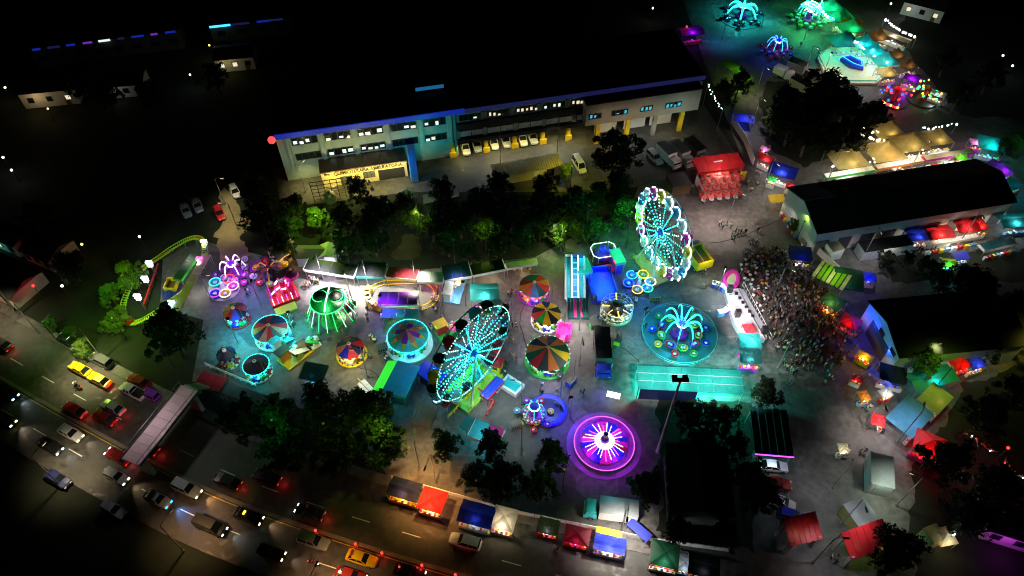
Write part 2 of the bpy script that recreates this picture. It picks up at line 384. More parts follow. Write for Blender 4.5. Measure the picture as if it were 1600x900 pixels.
for k, u in enumerate((955, 1000, 1040)):
    x = hp(u, 205, yb)[0]
    MB().box(x, .6, 0, 5.0, .2, zb - .4, 'whitewall').build('garage_door', wing)
    lamp((x, yb - 1.8, zb - .3), 'warm' if k != 1 else 'cool', 260, .2, wing, name='bay_light')
for fx, c_ in ((.2, 'warm'), (.5, 'warm'), (.82, 'greenish')): lamp((xa + (xb - xa) * fx, yb - 7, 6), c_, 420, .4, wing, spot=110, aim=(xa + (xb - xa) * fx, yb, 4.5), name='facade_flood')
# annex with the lettering
ya = -4.2; xa, z0 = hp(503, 280, ya); xb, z1 = hp(636, 262, ya)
anx = thing('clinic_annex', 'low yellow lit clinic annex with dark lettering along its front', 'building', (HA.x, HA.y, 0), HRZ)
b = MB(); b.box((xa + xb) / 2, ya / 2 - .15, 0, xb - xa, -ya - .3, 4.2, 'yellowwall'); b.build('wall', anx)
b = MB(); b.box((xa + xb) / 2, ya / 2 - .3, 4.2, xb - xa + .3, -ya, .25, 'p_brown'); b.build('roof', anx)
t = textmesh('QUIMIOTERAPIA AMBULATORIA', 1.12, M('lettering', (.02, .012, .01), .6, .1)); ts = obj('sign_lettering', t, anx, ((xa + xb) / 2 + .8, ya - .06, 3.12))
ts.rotation_euler = (R(90), 0, 0); wl = max(v.co.x for v in t.vertices) * 2; ts.scale.x = (xb - xa) * .80 / wl
b = MB()
for k in range(3): b.tube([(xa + 1.2 + .55 * math.cos(a + k), ya - .05, 3.5 + (.2 + .12 * k) * math.sin(a)) for a in [i * PI / 6 for i in range(8)]], .05, MATS['lettering'], 5)
b.build('sign_emblem', anx)
MB().box(hp(538, 265, ya)[0], ya, .0, 2.4, .12, 2.5, 'roofgrey').build('door', anx)
w_ = MB().box(hp(574, 258, ya)[0], ya, 1.2, 2.4, .1, 1.6, 'dsteel').build('window', anx)
for k in range(3): MB().box(hp(574, 258, ya)[0] - .78 + .78 * k, ya - .06, 1.3, .6, .04, 1.4, 'roofgrey').build('pane', w_)
MB().box(hp(610, 258, ya)[0], ya - .02, .1, 5.4, .12, 2.6, 'roofblack').build('gate_opening', anx)
for k in range(4): lamp((xa + (xb - xa) * (k + .5) / 4, ya - 2.6, 3.6), (1, .80, .22), 420, .2, anx, name='wall_light')
# ribbed tower
tb = G(648, 281); th = hgt(648, 281, 222)
tw = thing('ribbed_tower', 'slim ribbed blue grey service shaft standing before the hospital', 'tower', tb, HRZ)
MB().box(0, 0, 0, 1.5, 1.5, th, 'p_sky').build('shaft', tw)
for k in range(4): MB().box(-.6 + .4 * k, -.85, .3, .14, .2, th - .3, 'p_sky').build('rib', tw)
MB().box(0, 0, th, 1.8, 1.9, .2, 'p_grey').build('cap', tw)
lamp((-2.5, -4, 5), 'azure', 420, .2, tw, name='shaft_light')
# lattice frame with water tank
lt = thing('steel_lattice_frame', 'dark steel lattice frame standing in front of the yellow annex', 'frame', G(517, 312), HRZ)
for k in range(6): MB().box(-3.2 + 1.28 * k, 0, 0, .13, .13, 5.2, 'dsteel').build('upright', lt)
for k in range(6): MB().box(0, .12, .4 + .92 * k, 6.6, .09, .11, 'dsteel').build('rail', lt)
wt = thing('water_tank', 'round dark water tank standing before the steel lattice', 'tank', G(517, 314), 0)
MB().lathe([(1.1, 0), (1.15, .2), (1.15, 1.9), (.9, 2.3), (.4, 2.5)], 16, 'p_dgrey').build('tank_body', wt); MB().lathe([(.3, 2.5), (.3, 2.65)], 10, 'p_black').build('lid', wt)
# corrugated shed in the lot
ctr, rz, wd, dp = foot((772, 276), (880, 257), (868, 241), 3.2)
sh = thing('corrugated_shed', 'long low shed with a yellow lit corrugated roof in the hospital yard', 'shed', ctr, rz)
MB().box(0, .2, 0, wd - .6, dp - .8, 2.8, 'yellowwall').build('wall', sh)
n = 30
for k in range(n):
    x0 = -wd / 2 + wd * k / n; x2_ = x0 + wd / n; xm = (x0 + x2_) / 2
    MB().slab([(x0, -dp / 2, 2.9), (xm, -dp / 2, 3.02), (xm, dp / 2, 3.5), (x0, dp / 2, 3.38)], .04, 'p_khaki').slab([(xm, -dp / 2, 3.02), (x2_, -dp / 2, 2.9), (x2_, dp / 2, 3.38), (xm, dp / 2, 3.5)], .04, 'p_khaki').build('roof_sheet', sh)
MB().box(wd * .33, -dp / 2 + .55, .2, 1.6, .1, 1.9, 'glass').build('window', sh); MB().box(wd * .12, -dp / 2 + .55, .0, 1.1, .1, 2.1, 'p_white').build('door', sh)
# ================================================================ OTHER BUILDINGS
def hall(name, label, a, bq, c, eave, ridge, roofm, wallm, cat='building', along='x', z=None):
    ctr, rz, wd, dp = foot(a, bq, c, eave if z is None else z)
    t = thing(name, label, cat, ctr, rz)
    MB().box(0, 0, 0, wd - .8, dp - .8, eave - .05, wallm).build('wall', t)
    if along == 'x':
        r = MB(); r.slab([(-wd / 2, -dp / 2, eave), (wd / 2, -dp / 2, eave), (wd / 2, 0, ridge), (-wd / 2, 0, ridge)], .12, roofm).build('roof_slope', t)
        MB().slab([(-wd / 2, 0, ridge), (wd / 2, 0, ridge), (wd / 2, dp / 2, eave), (-wd / 2, dp / 2, eave)], .12, roofm).build('roof_slope', t)
        for s in (-1, 1):
            x = s * (wd / 2 - .42); MB().add([(x, -dp / 2 + .4, eave - .05), (x, dp / 2 - .4, eave - .05), (x, 0, ridge - .15), (x - s * .1, -dp / 2 + .4, eave - .05), (x - s * .1, dp / 2 - .4, eave - .05), (x - s * .1, 0, ridge - .15)], [(0, 1, 2), (5, 4, 3), (0, 2, 5, 3), (1, 4, 5, 2)], wallm).build('gable', t)
    else:
        MB().slab([(-wd / 2, -dp / 2, eave), (0, -dp / 2, ridge), (0, dp / 2, ridge), (-wd / 2, dp / 2, eave)], .12, roofm).build('roof_slope', t)
        MB().slab([(0, -dp / 2, ridge), (wd / 2, -dp / 2, eave), (wd / 2, dp / 2, eave), (0, dp / 2, ridge)], .12, roofm).build('roof_slope', t)
        for s in (-1, 1):
            y = s * (dp / 2 - .42); MB().add([(-wd / 2 + .4, y, eave - .05), (wd / 2 - .4, y, eave - .05), (0, y, ridge - .15), (-wd / 2 + .4, y - s * .1, eave - .05), (wd / 2 - .4, y - s * .1, eave - .05), (0, y - s * .1, ridge - .15)], [(0, 1, 2), (5, 4, 3), (0, 2, 5, 3), (1, 4, 5, 2)], wallm).build('gable', t)
    return t, wd, dp
t, wd, dp = hall('market_hall', 'huge black roofed market hall with a pale western gable end', (1277, 366), (1590, 316), (1512, 250), 6.0, 8.2, 'roofblack', 'whitewall')
q = wd * .15
MB().slab([(-wd / 2 - .01, .05, 8.26), (-wd / 2 + q, .05, 8.26), (-wd / 2 + q, dp / 2, 6.06), (-wd / 2 - .01, dp / 2, 6.06)], .05, 'p_grey').build('roof_sheet', t)
for k in range(9): MB().box(-wd / 2 + wd * (k + .5) / 9, -dp / 2 + .33, .2, 2.6, .12, 3.2, 'p_dgrey').build('shutter', t)
t, wd, dp = hall('exhibition_hall', 'dark roofed hall with a pale gable facing the crowd', (1405, 560), (1610, 540), (1590, 448), 5.5, 7.2, 'roofblack', 'plaster')
MB().box(-wd / 2 + .33, 0, .2, .12, 6, 3.6, 'dsteel').build('gate', t)
for k in range(3): MB().box(-wd / 2 + .3, -8 + 4 * k, 4, .1, 1.5, .8, 'glass').build('window', t)
for k, (u, v) in enumerate(((1348, 492), (1360, 510), (1388, 548))): lamp(G(u, v, 3.6), 'blue', 200, .3, name='wall_light')
t, wd, dp = hall('dark_warehouse', 'wide black roofed warehouse beside the floodlight mast', (1046, 800), (1150, 808), (1150, 700), 4.6, 5.6, 'roofblack', 'roofgrey', along='y')
for k in range(4): MB().box(-wd / 2 + .36, -dp / 2 + dp * (k + .5) / 4, 1.6, .1, 2, 1.2, 'glass').build('window', t)
ctr, rz, wd, dp = foot((1180, 708), (1241, 713), (1224, 642), 3.4)
t = thing('green_car_shelter', 'flat dark green shelter roof with a blue strip light over parked cars', 'shelter', ctr, rz)
for k in range(5): MB().slab([(-wd / 2 + wd * k / 5 + .03, -dp / 2, 3.3), (-wd / 2 + wd * (k + 1) / 5 - .03, -dp / 2, 3.3), (-wd / 2 + wd * (k + 1) / 5 - .03, dp / 2, 3.7), (-wd / 2 + wd * k / 5 + .03, dp / 2, 3.7)], .06, 'p_dteal').build('roof_sheet', t)
for sx in (-1, 1):
    for sy in (-1, 1): MB().box(sx * (wd / 2 - .3), sy * (dp / 2 - .3), 0, .15, .15, 3.2, 'steel').build('post', t)
MB().box(0, -dp / 2 - .1, 3.2, wd, .12, .14, 'e_purple').build('strip_light', t); lamp((0, -dp / 2 - 1, 2.6), 'cool', 60, .2, t, name='strip_lamp')
# far houses in the dark
def house(name, label, u, v, wd, dp, h, rz, wallm, roofm, lit=None, power=0, col='warm', nwin=3, em='e_winwarm'):
    t = thing(name, label, 'house', G(u, v), rz)
    MB().box(0, 0, 0, wd, dp, h, wallm).build('wall', t)
    MB().slab([(-wd / 2 - .3, -dp / 2 - .3, h), (wd / 2 + .3, -dp / 2 - .3, h), (wd / 2 + .3, 0, h + 1.3), (-wd / 2 - .3, 0, h + 1.3)], .12, roofm).build('roof_slope', t)
    MB().slab([(-wd / 2 - .3, 0, h + 1.3), (wd / 2 + .3, 0, h + 1.3), (wd / 2 + .3, dp / 2 + .3, h), (-wd / 2 - .3, dp / 2 + .3, h)], .12, roofm).build('roof_slope', t)
    for k in range(nwin):
        x = -wd / 2 + wd * (k + .5) / nwin
        f = MB().box(x, -dp / 2 - .03, h * .35, 1.3, .1, 1.3, 'dsteel').build('window', t)
        MB().box(x, -dp / 2 - .1, h * .35 + .1, 1.05, .04, 1.05, em if (lit and lit[k % len(lit)]) else 'glass').build('pane', f)
    MB().box(wd * .3, -dp / 2 - .02, 0, 1, .08, 2.1, 'p_brown').build('door', t)
    if power: lamp((-wd * .2, -dp / 2 - 2.2, h * .8), col, power, .2, t, name='porch_light')
    return t
house('far_house', 'pale house with a yellow lit front beside dark trees in the far left', 90, 150, 12, 8, 4, R(10), 'whitewall', 'roofblack', (0, 0, 1), 70, (1, .7, .3))
house('far_house', 'small far house with a glowing yellow front past the dark field', 372, 100, 9, 6, 3.5, R(10), 'whitewall', 'roofblack', (1, 1, 0), 40, (1, .8, .3))
house('far_house', 'small house with white lit porch among the dark trees in the upper left', 205, 140, 8, 6, 3.2, R(10), 'whitewall', 'roofblack', (1, 0, 0), 14, 'white')
house('far_house', 'low house beside the teal lit yard at the left edge', 30, 372, 9, 7, 3.2, R(-25), 'whitewall', 'roofblack', (0, 1, 0), 130, 'dimteal')
house('far_house', 'low house glowing orange at the left edge above the road', 22, 448, 10, 7, 3, R(-25), 'whitewall', 'roofblack', (1, 0, 0), 150, (1, .30, .15))
house('far_house', 'unlit little house with one red lamp left of the coaster', 85, 400, 7, 6, 3, R(-25), 'greyplaster', 'roofblack', (0, 0, 0), 25, 'red')
house('far_house', 'grey house with violet light in the dark upper right', 1440, 20, 10, 7, 3.5, R(-30), 'whitewall', 'roofblack', (1, 0, 1), 22, 'lilac')
house('far_house', 'house washed in magenta light at the lower right edge', 1580, 822, 9, 7, 3.2, R(-20), 'whitewall', 'roofgrey', (0, 0, 0), 110, (.7, .05, .9))
lb, rz, wd, dp = foot((62, 98), (290, 68), (288, 56), 0)
t = thing('far_long_block', 'very long far block with a broken blue light strip along its eaves', 'building', lb, rz)
MB().box(0, 0, 0, wd, 8, 5, 'roofgrey').build('wall', t); MB().box(0, 0, 5, wd + .6, 8.8, .3, 'roofblack').build('roof', t)
for k in range(9): MB().box(-wd / 2 + wd * (k + .5) / 9, -4.5, 4.7, wd / 9 * rnd.uniform(.35, .9), .1, .5, ('e_dimblue', 'e_faintblue', 'e_dimblue', 'e_purpledim')[k % 4] if k != 4 else 'e_win').build('eaves_light', t)
for k in range(8): MB().box(-wd / 2 + wd * (k + .5) / 8, -4.05, 1.6, 2, .1, 1.2, 'glass').build('window', t)
lb, rz, wd, dp = foot((335, 60), (458, 46), (456, 36), 0)
t = thing('far_short_block', 'short far block with two blue lights on its eaves beside a pale mast', 'building', lb, rz)
MB().box(0, 0, 0, wd, 7, 4.5, 'roofgrey').build('wall', t); MB().box(0, 0, 4.5, wd + .6, 7.8, .3, 'roofblack').build('roof', t)
for x, l, e in ((-.36, 5, 'e_azure'), (-.1, 4, 'e_faintblue'), (.18, 3.4, 'e_dimblue'), (.32, 4, 'e_faintblue')): MB().box(wd * x, -4.0, 4.2, l, .1, .5, e).build('eaves_light', t)
for k in range(4): MB().box(-wd / 2 + wd * (k + .5) / 4, -3.55, 1.6, 1.8, .1, 1.2, 'glass').build('window', t)
# ================================================================ TREES
def crown_mesh(seed, leafmat, n=78, per=52, flat=.78, size=.064):
    r = random.Random(seed); V = []; F = []
    lobes = []
    for _ in range(n):
        a = r.uniform(0, 2 * PI); rr = r.random() ** .5; z = r.uniform(-.55, 1)
        k = math.sqrt(max(.05, 1 - z * z * .8)) * (.72 + .28 * math.sin(3 * a + seed))
        lobes.append((math.cos(a) * rr * k * .86, math.sin(a) * rr * k * .86, z * flat * .9, r.uniform(.08, .21)))
    for lx, ly, lz, lr in lobes:
        for _ in range(per):
            d = Vector((r.gauss(0, 1), r.gauss(0, 1), r.gauss(0, 1))).normalized() * lr * r.random() ** .4
            c = Vector((lx, ly, lz)) + d; s = size * r.uniform(.5, 1.1)
            e1 = Vector((r.gauss(0, 1), r.gauss(0, 1), r.gauss(0, .5))).normalized(); e2 = e1.cross(Vector((r.gauss(0, 1), r.gauss(0, 1), r.gauss(0, 1)))).normalized()
            o = len(V); V += [tuple(c - e1 * s), tuple(c + e2 * s * .5), tuple(c + e1 * s), tuple(c - e2 * s * .5)]; F.append((o, o + 1, o + 2, o + 3))
    me = bpy.data.meshes.new('crown'); me.from_pydata(V, [], F); me.materials.append(MATS[leafmat]); me.update(); return me
CROWNS = {k: [crown_mesh(s + 10 * i, k) for s in range(3)] for i, k in enumerate(('leaf_shade', 'leaf_dim', 'leaf_lit'))}
def trunk_mesh(seed):
    r = random.Random(seed); b = MB()
    b.tube([(0, 0, 0), (.02, .01, .25), (r.uniform(-.04, .04), r.uniform(-.04, .04), .5), (0, 0, .85)], .035, 'bark', 8, r1=.012)
    for k in range(7):
        a = k * 2.4; z = .32 + .06 * k; l = r.uniform(.18, .3)
        b.tube([(0, 0, z), (math.cos(a) * l * .5, math.sin(a) * l * .5, z + .1), (math.cos(a) * l, math.sin(a) * l, z + .22)], .014, 'bark', 5, r1=.004)
    return b.mesh('trunk', True)
TRUNKS = [trunk_mesh(s) for s in range(3)]
TN = [0]
def tree(u, v, r, label, h=None, leaf='leaf_shade', group=None, kind='tree', name='leafy_tree'):
    """u, v is the crown's centre in the photo"""
    h = h or r * 1.7; zc = h - r * .72; k = TN[0]; TN[0] += 1
    p = G(u, v, zc); t = thing(name, label, kind, (p.x, p.y, 0), rnd.uniform(0, 6), group)
    tr = obj('trunk', TRUNKS[k % 3], t); tr.scale = (h, h, h)
    c = obj('crown', CROWNS[leaf][k % 3], t, (0, 0, zc)); c.scale = (r, r * rnd.uniform(.85, 1.1), r * .95)
    return t
for u, v, r, l, lf in (
    (268, 522, 6.6, 'broad dark tree standing beside the roller coaster with lights showing through', 'leaf_shade'),
    (432, 655, 5.2, 'dark tree at the left of the big clump above the road', 'leaf_shade'),
    (505, 640, 6.0, 'large dark tree in the middle of the clump above the road', 'leaf_shade'),
    (570, 650, 6.3, 'tall dark tree at the right of the clump beside the blue tent', 'leaf_dim'),
    (602, 690, 5.2, 'dark tree leaning over the orange lit forecourt', 'leaf_dim'),
    (530, 705, 5.6, 'dark tree nearest the road in the big clump', 'leaf_shade'),
    (450, 705, 5.4, 'dark tree overhanging the westbound road', 'leaf_shade'),
    (375, 655, 5.0, 'dark tree behind the footbridge', 'leaf_shade'),
    (697, 696, 3.3, 'round dark tree between the forecourt and the pink awning', 'leaf_shade'),
    (768, 698, 3.9, 'dark tree touching the pink and cyan awning', 'leaf_shade'),
    (788, 752, 4.6, 'dark tree behind the grey and white roadside tent', 'leaf_shade'),
    (740, 745, 3.2, 'small dark tree above the blue roadside canopy', 'leaf_shade'),
    (862, 716, 4.2, 'dark tree left of the round purple ride', 'leaf_shade'),
    (845, 760, 3.6, 'small dark tree below the tree left of the purple ride', 'leaf_shade'),
    (1195, 618, 4.0, 'dark tree at the right end of the teal roofed stand', 'leaf_shade'),
    (1190, 775, 4.4, 'dark tree below the parked cars by the warehouse', 'leaf_shade'),
    (1010, 760, 4.0, 'dark tree lit faintly violet at the warehouse corner', 'leaf_shade'),
    (962, 245, 7.2, 'large black tree crown in the hospital yard', 'leaf_shade'),
    (495, 342, 3.2, 'small tree lit bright green below the clinic annex', 'leaf_lit'),
    (455, 355, 3.0, 'dim tree left of the bright green tree', 'leaf_dim'),
    (650, 345, 3.0, 'tree lit green by a lamp above the sandy clearing', 'leaf_lit'),
    (752, 362, 2.6, 'small lit tree behind the navy stall roofs', 'leaf_lit'),
    (872, 366, 3.0, 'tree lit yellow green beside two pale poles', 'leaf_lit'),
    (884, 268, 2.6, 'round bush lit yellow beside the corrugated shed', 'leaf_lit'),
    (638, 305, 1.8, 'small lit tree beside the ribbed tower', 'leaf_lit'),
    (975, 330, 4.6, 'tall tree washed in green light left of the white ferris wheel', 'leaf_dim'),
    (930, 360, 3.6, 'dim tree washed in green light below the yard trees', 'leaf_dim'),
    (1240, 352, 2.0, 'small shrub like tree at the pale gable of the market hall', 'leaf_dim'),
    (1445, 568, 3.6, 'bright green lit tree beside the teal awning', 'leaf_lit'),
    (1590, 535, 3.0, 'yellow lit tree at the right edge', 'leaf_lit'),
    (205, 432, 3.8, 'bright green lit tree left of the coaster track', 'leaf_lit'),
    (172, 460, 2.8, 'lower green lit tree left of the coaster track', 'leaf_lit'),
    (78, 506, 1.8, 'little palm like tree lit green at the roadside plaza', 'leaf_lit'),
    (108, 520, 1.6, 'small green tree beside the dark parked car', 'leaf_lit'),
    (128, 545, 2.4, 'green tree above the first yellow taxi', 'leaf_lit'),
    (1290, 150, 7.5, 'huge dark tree above the yellow tensile tents', 'leaf_shade'),
    (1225, 165, 5.6, 'dark tree left of the huge one by the upper fair', 'leaf_shade'),
    (1345, 195, 5.0, 'dark tree right of the huge one by the upper fair', 'leaf_shade'),
    (1262, 215, 5.2, 'dark tree nearest the blue snack tent', 'leaf_shade'),
    (1130, 150, 4.6, 'dark tree with white sparkles at the hospital corner', 'leaf_shade'),
    (1155, 130, 4.0, 'dark tree behind the sparkling one near the lime fence', 'leaf_shade'),
    (1385, 405, 2.4, 'first small tree of the row below the white container', 'leaf_shade'),
    (1418, 405, 2.2, 'second small tree of the row below the white container', 'leaf_shade'),
    (1450, 420, 3.2, 'dark tree beside the row below the red canopies', 'leaf_shade'),
    (1510, 440, 4.5, 'dark tree behind the exhibition hall', 'leaf_shade'),
    (1395, 862, 5.0, 'dark tree beside the right red gate roof', 'leaf_shade'),
    (1480, 720, 5.0, 'dark tree behind the grey green container', 'leaf_shade'),
    (1540, 650, 5.0, 'dark tree right of the red roofed stand', 'leaf_shade'),
    (1555, 770, 5.5, 'dark tree near the magenta house', 'leaf_shade'),
    (1575, 230, 3.6, 'tree lit green beside the teal stall at the right edge', 'leaf_dim')):
    tree(u, v, r, l, leaf=lf)
ORD = ('first', 'second', 'third', 'fourth', 'fifth', 'sixth', 'seventh', 'eighth', 'ninth', 'tenth')
for row, px in (('upper', ((560, 298, 4), (690, 300, 4.2), (780, 292, 4), (850, 290, 3.6))), ('middle', ((400, 305, 5), (410, 345, 5), (535, 345, 4.6), (590, 335, 5), (700, 335, 5), (750, 320, 5), (800, 335, 5), (845, 320, 4.6), (900, 325, 5))), ('lower', ((440, 385, 3.6), (540, 390, 3.6), (585, 378, 4), (632, 325, 3.8), (700, 378, 4), (735, 395, 3.2), (775, 385, 3.6), (815, 372, 4), (845, 355, 4), (905, 362, 3.4))), ('middle filling', ((460, 325, 3.6), (575, 360, 4), (615, 340, 4), (675, 355, 4), (720, 350, 4), (775, 355, 4), (870, 325, 4), (935, 310, 4.4), (965, 295, 4.4)))):
    for k, (u, v, r) in enumerate(px):
        tree(u, v, r, ORD[k] + ' tree from the left in the ' + row + ' row of the unlit wood', group='trees of the unlit wood')
for u, v, r, l in ((130, 135, 5.5, 'round black tree covering the right half of the pale far house'), (165, 150, 4.5, 'black tree between two far houses in the upper left'), (235, 150, 4.5, 'black tree right of the white porch house'), (335, 120, 4.5, 'black tree left of the yellow fronted far house'), (60, 340, 4.5, 'black tree above the teal lit yard'), (110, 420, 4.5, 'black tree right of the orange glowing house'),
                   (1270, 180, 5.5, 'black tree in the core of the upper right grove'), (1320, 165, 5.5, 'black tree high in the upper right grove'), (1235, 200, 5, 'black tree low in the upper right grove'), (1300, 215, 5, 'black tree at the foot of the upper right grove'), (1365, 180, 4.5, 'black tree at the right end of the upper right grove'), (1210, 190, 4.2, 'black tree at the left end of the upper right grove'),
                   (1335, 225, 3.6, 'small black tree behind the first khaki tent'), (1480, 95, 4.5, 'black tree right of the purple lit stall'), (1500, 150, 4.5, 'black tree below the purple lit stall'), (1550, 120, 5, 'black tree at the far upper right edge'), (1590, 620, 5, 'black tree at the right edge below the blue tent'), (1510, 810, 5, 'black tree left of the magenta house'), (1166, 745, 4, 'black tree right of the warehouse roof'), (1530, 445, 4, 'dark tree behind the ridge of the exhibition hall'), (1580, 480, 4.2, 'dark tree at the right end of the exhibition hall'), (1540, 545, 3.4, 'dark tree in front of the exhibition hall'), (1470, 440, 3, 'dark tree at the back left corner of the exhibition hall'), (1075, 652, 4.2, 'dark tree below the left end of the turquoise stand'), (1125, 655, 4.4, 'dark tree below the middle of the turquoise stand'), (1095, 690, 3.8, 'dark tree touching the top of the warehouse roof'), (1150, 700, 3.6, 'dark tree between the warehouse and the green car shelter'), (1060, 830, 3.0, 'dark tree below the warehouse behind the roadside fence'), (1130, 835, 3.2, 'dark tree at the lower right corner of the warehouse')):
    tree(u, v, r, l)
LIT = dict(yg=(.55, 1, .08), g=(.05, 1, .12), y=(1, .95, .1))
for u, v, r, c, pw, l in ((495, 342, 3.2, 'yg', 2200, 'garden lamp beside the bright green tree'), (650, 345, 3, 'yg', 420, 'garden lamp over the sandy clearing tree'), (752, 362, 2.6, 'yg', 300, 'garden lamp behind the navy stall roofs'), (872, 366, 3, 'yg', 1000, 'garden lamp at the tree by two pale poles'), (884, 268, 2.6, 'y', 900, 'garden lamp at the round yard bush'), (965, 335, 4.6, 'g', 1500, 'green floodlight left of the white ferris wheel'), (935, 365, 3.6, 'g', 420, 'green floodlight below the yard trees'),
                         (205, 432, 3.8, 'yg', 900, 'garden lamp at the upper lit tree left of the coaster'), (172, 460, 2.8, 'g', 260, 'green floodlight at the lower lit tree left of the coaster'), (188, 498, 2.6, 'yg', 1300, 'garden lamp over the curling hedge'), (1445, 568, 3.6, 'yg', 520, 'garden lamp at the tree beside the teal awning'), (1590, 535, 3, 'y', 420, 'garden lamp at the right edge tree'), (128, 545, 2.4, 'yg', 330, 'green floodlight above the taxis'), (80, 508, 1.8, 'g', 170, 'green floodlight at the little palm like tree'),
                         (638, 305, 1.8, 'yg', 160, 'garden lamp beside the ribbed tower'), (592, 655, 5, 'yg', 380, 'added garden lamp at the right of the big tree clump'), (430, 640, 5, 'g', 220, 'added green floodlight at the left of the big tree clump'), (1575, 230, 3.6, 'g', 320, 'green floodlight behind the teal market stall'), (1240, 352, 2, 'yg', 130, 'garden lamp at the pale gable shrub'), (700, 378, 4, 'g', 180, 'added green floodlight behind the grey topped back row stall'), (815, 372, 4, 'g', 198, 'added green floodlight behind the right end of the back row'), (585, 378, 4, 'g', 120, 'added green floodlight behind the black back row stall'), (540, 390, 3.6, 'g', 156, 'added green floodlight behind the white gabled cabin'), (900, 325, 5, 'g', 180, 'added green floodlight deep in the wood above the slide'), (505, 640, 6, 'yg', 90, 'added garden lamp in the middle of the big tree clump'), (268, 522, 6.6, 'g', 120, 'added green floodlight at the broad dark tree'), (862, 716, 4.2, 'yg', 130, 'added garden lamp at the tree left of the purple ride')):  # lamps in the wood, clump and dark trees are added to brighten leaves
    h = r * 1.7; q = G(u, v, h - r * .72); z = h + 1.6
    t = thing('garden_lamp', l, 'lamp', (q.x + r * .35, q.y - r * .95, 0), 0)
    MB().lathe([(.09, 0), (.06, z - .2)], 6, 'dsteel').build('post', t); MB().lathe([(.1, z - .2), (.2, z - .1), (.18, z)], 8, 'p_black').build('lamp_head', t); lamp((0, 0, z + 1.2), LIT[c], pw, .15, t, name='garden_light')
b = MB(); r_ = random.Random(3)     # clipped hedge at the coaster's end
hd = thing('lit_hedge', 'yellow green lit hedge curling round the near end of the coaster', 'hedge', G(185, 502), 0)
for k, (u, v) in enumerate(((168, 515), (178, 500), (192, 490), (200, 505), (185, 518))):
    p = G(u, v) - G(185, 502); c = obj('foliage', CROWNS['leaf_lit'][k % 3], hd, (p.x, p.y, .8)); c.scale = (1.9, 1.6, 1.3)
# ================================================================ RIDES
TUB = {}
def tub_mesh(col):
    if col not in TUB:
        b = MB(); b.lathe([(.35, 0), (.62, .12), (.7, .55), (.66, .6), (.58, .2), (.05, .18)], 10, Pm(col)); b.lathe([(.18, .18), (.18, .5), (.3, .54), (.05, .56)], 8, 'p_white'); TUB[col] = b.mesh('ride_tub', True)
    return TUB[col]
CARM = {}
def kidcar_mesh(col):
    if col not in CARM:
        b = MB(); b.box(0, 0, .1, 1.3, .7, .38, Pm(col), top=(.92, .86)); b.box(-.3, 0, .48, .5, .6, .35, Pm(col), top=(.5, .8)); b.box(.42, 0, .48, .34, .55, .1, 'p_white', top=(.8, .8))
        for sx in (-1, 1):
            for sy in (-1, 1): b.lathe([(.16, -.05), (.16, .05)], 8, 'rubber', (sx * .42, sy * .36))
        CARM[col] = b.mesh('ride_car')
    return CARM[col]
def panel(b, a0, a1, r, h, pk, mat, sag=.12, n=3, r0=0.0):
    """one gore of a cone canopy, 3 cm thick"""
    rows = []
    for j in range(n + 1):
        t = j / n; rr = r0 + (r - r0) * t; z = h + pk * (1 - t) - sag * math.sin(PI * t)
        rows.append([(rr * math.cos(a0), rr * math.sin(a0), z), (rr * math.cos((a0 + a1) / 2) * (1 - .0), rr * math.sin((a0 + a1) / 2), z - .04 * t), (rr * math.cos(a1), rr * math.sin(a1), z)])
    vs = [p for q in rows for p in q]; m = len(vs); vs += [(x, y, z - .03) for x, y, z in vs]; fs = []
    for j in range(n):
        for i in range(2):
            q = (j * 3 + i, (j + 1) * 3 + i, (j + 1) * 3 + i + 1, j * 3 + i + 1); fs += [q, tuple(m + k for k in reversed(q))]
    b.add(vs, fs, mat); return b
def bulbs(name, par, pts, s, mat):
    b = MB()
    for x, y, z in pts:
        if rnd.random() < .10: continue
        q = s * rnd.uniform(.75, 1.2); b.box(x, y, z - q / 2, q, q, q, mat)
    o = b.build(name, par); o['kind'] = 'stuff'; return o
def ringpts(r, z, n, a0=0): return [(r * math.cos(a0 + 2 * PI * i / n), r * math.sin(a0 + 2 * PI * i / n), z) for i in range(n)]
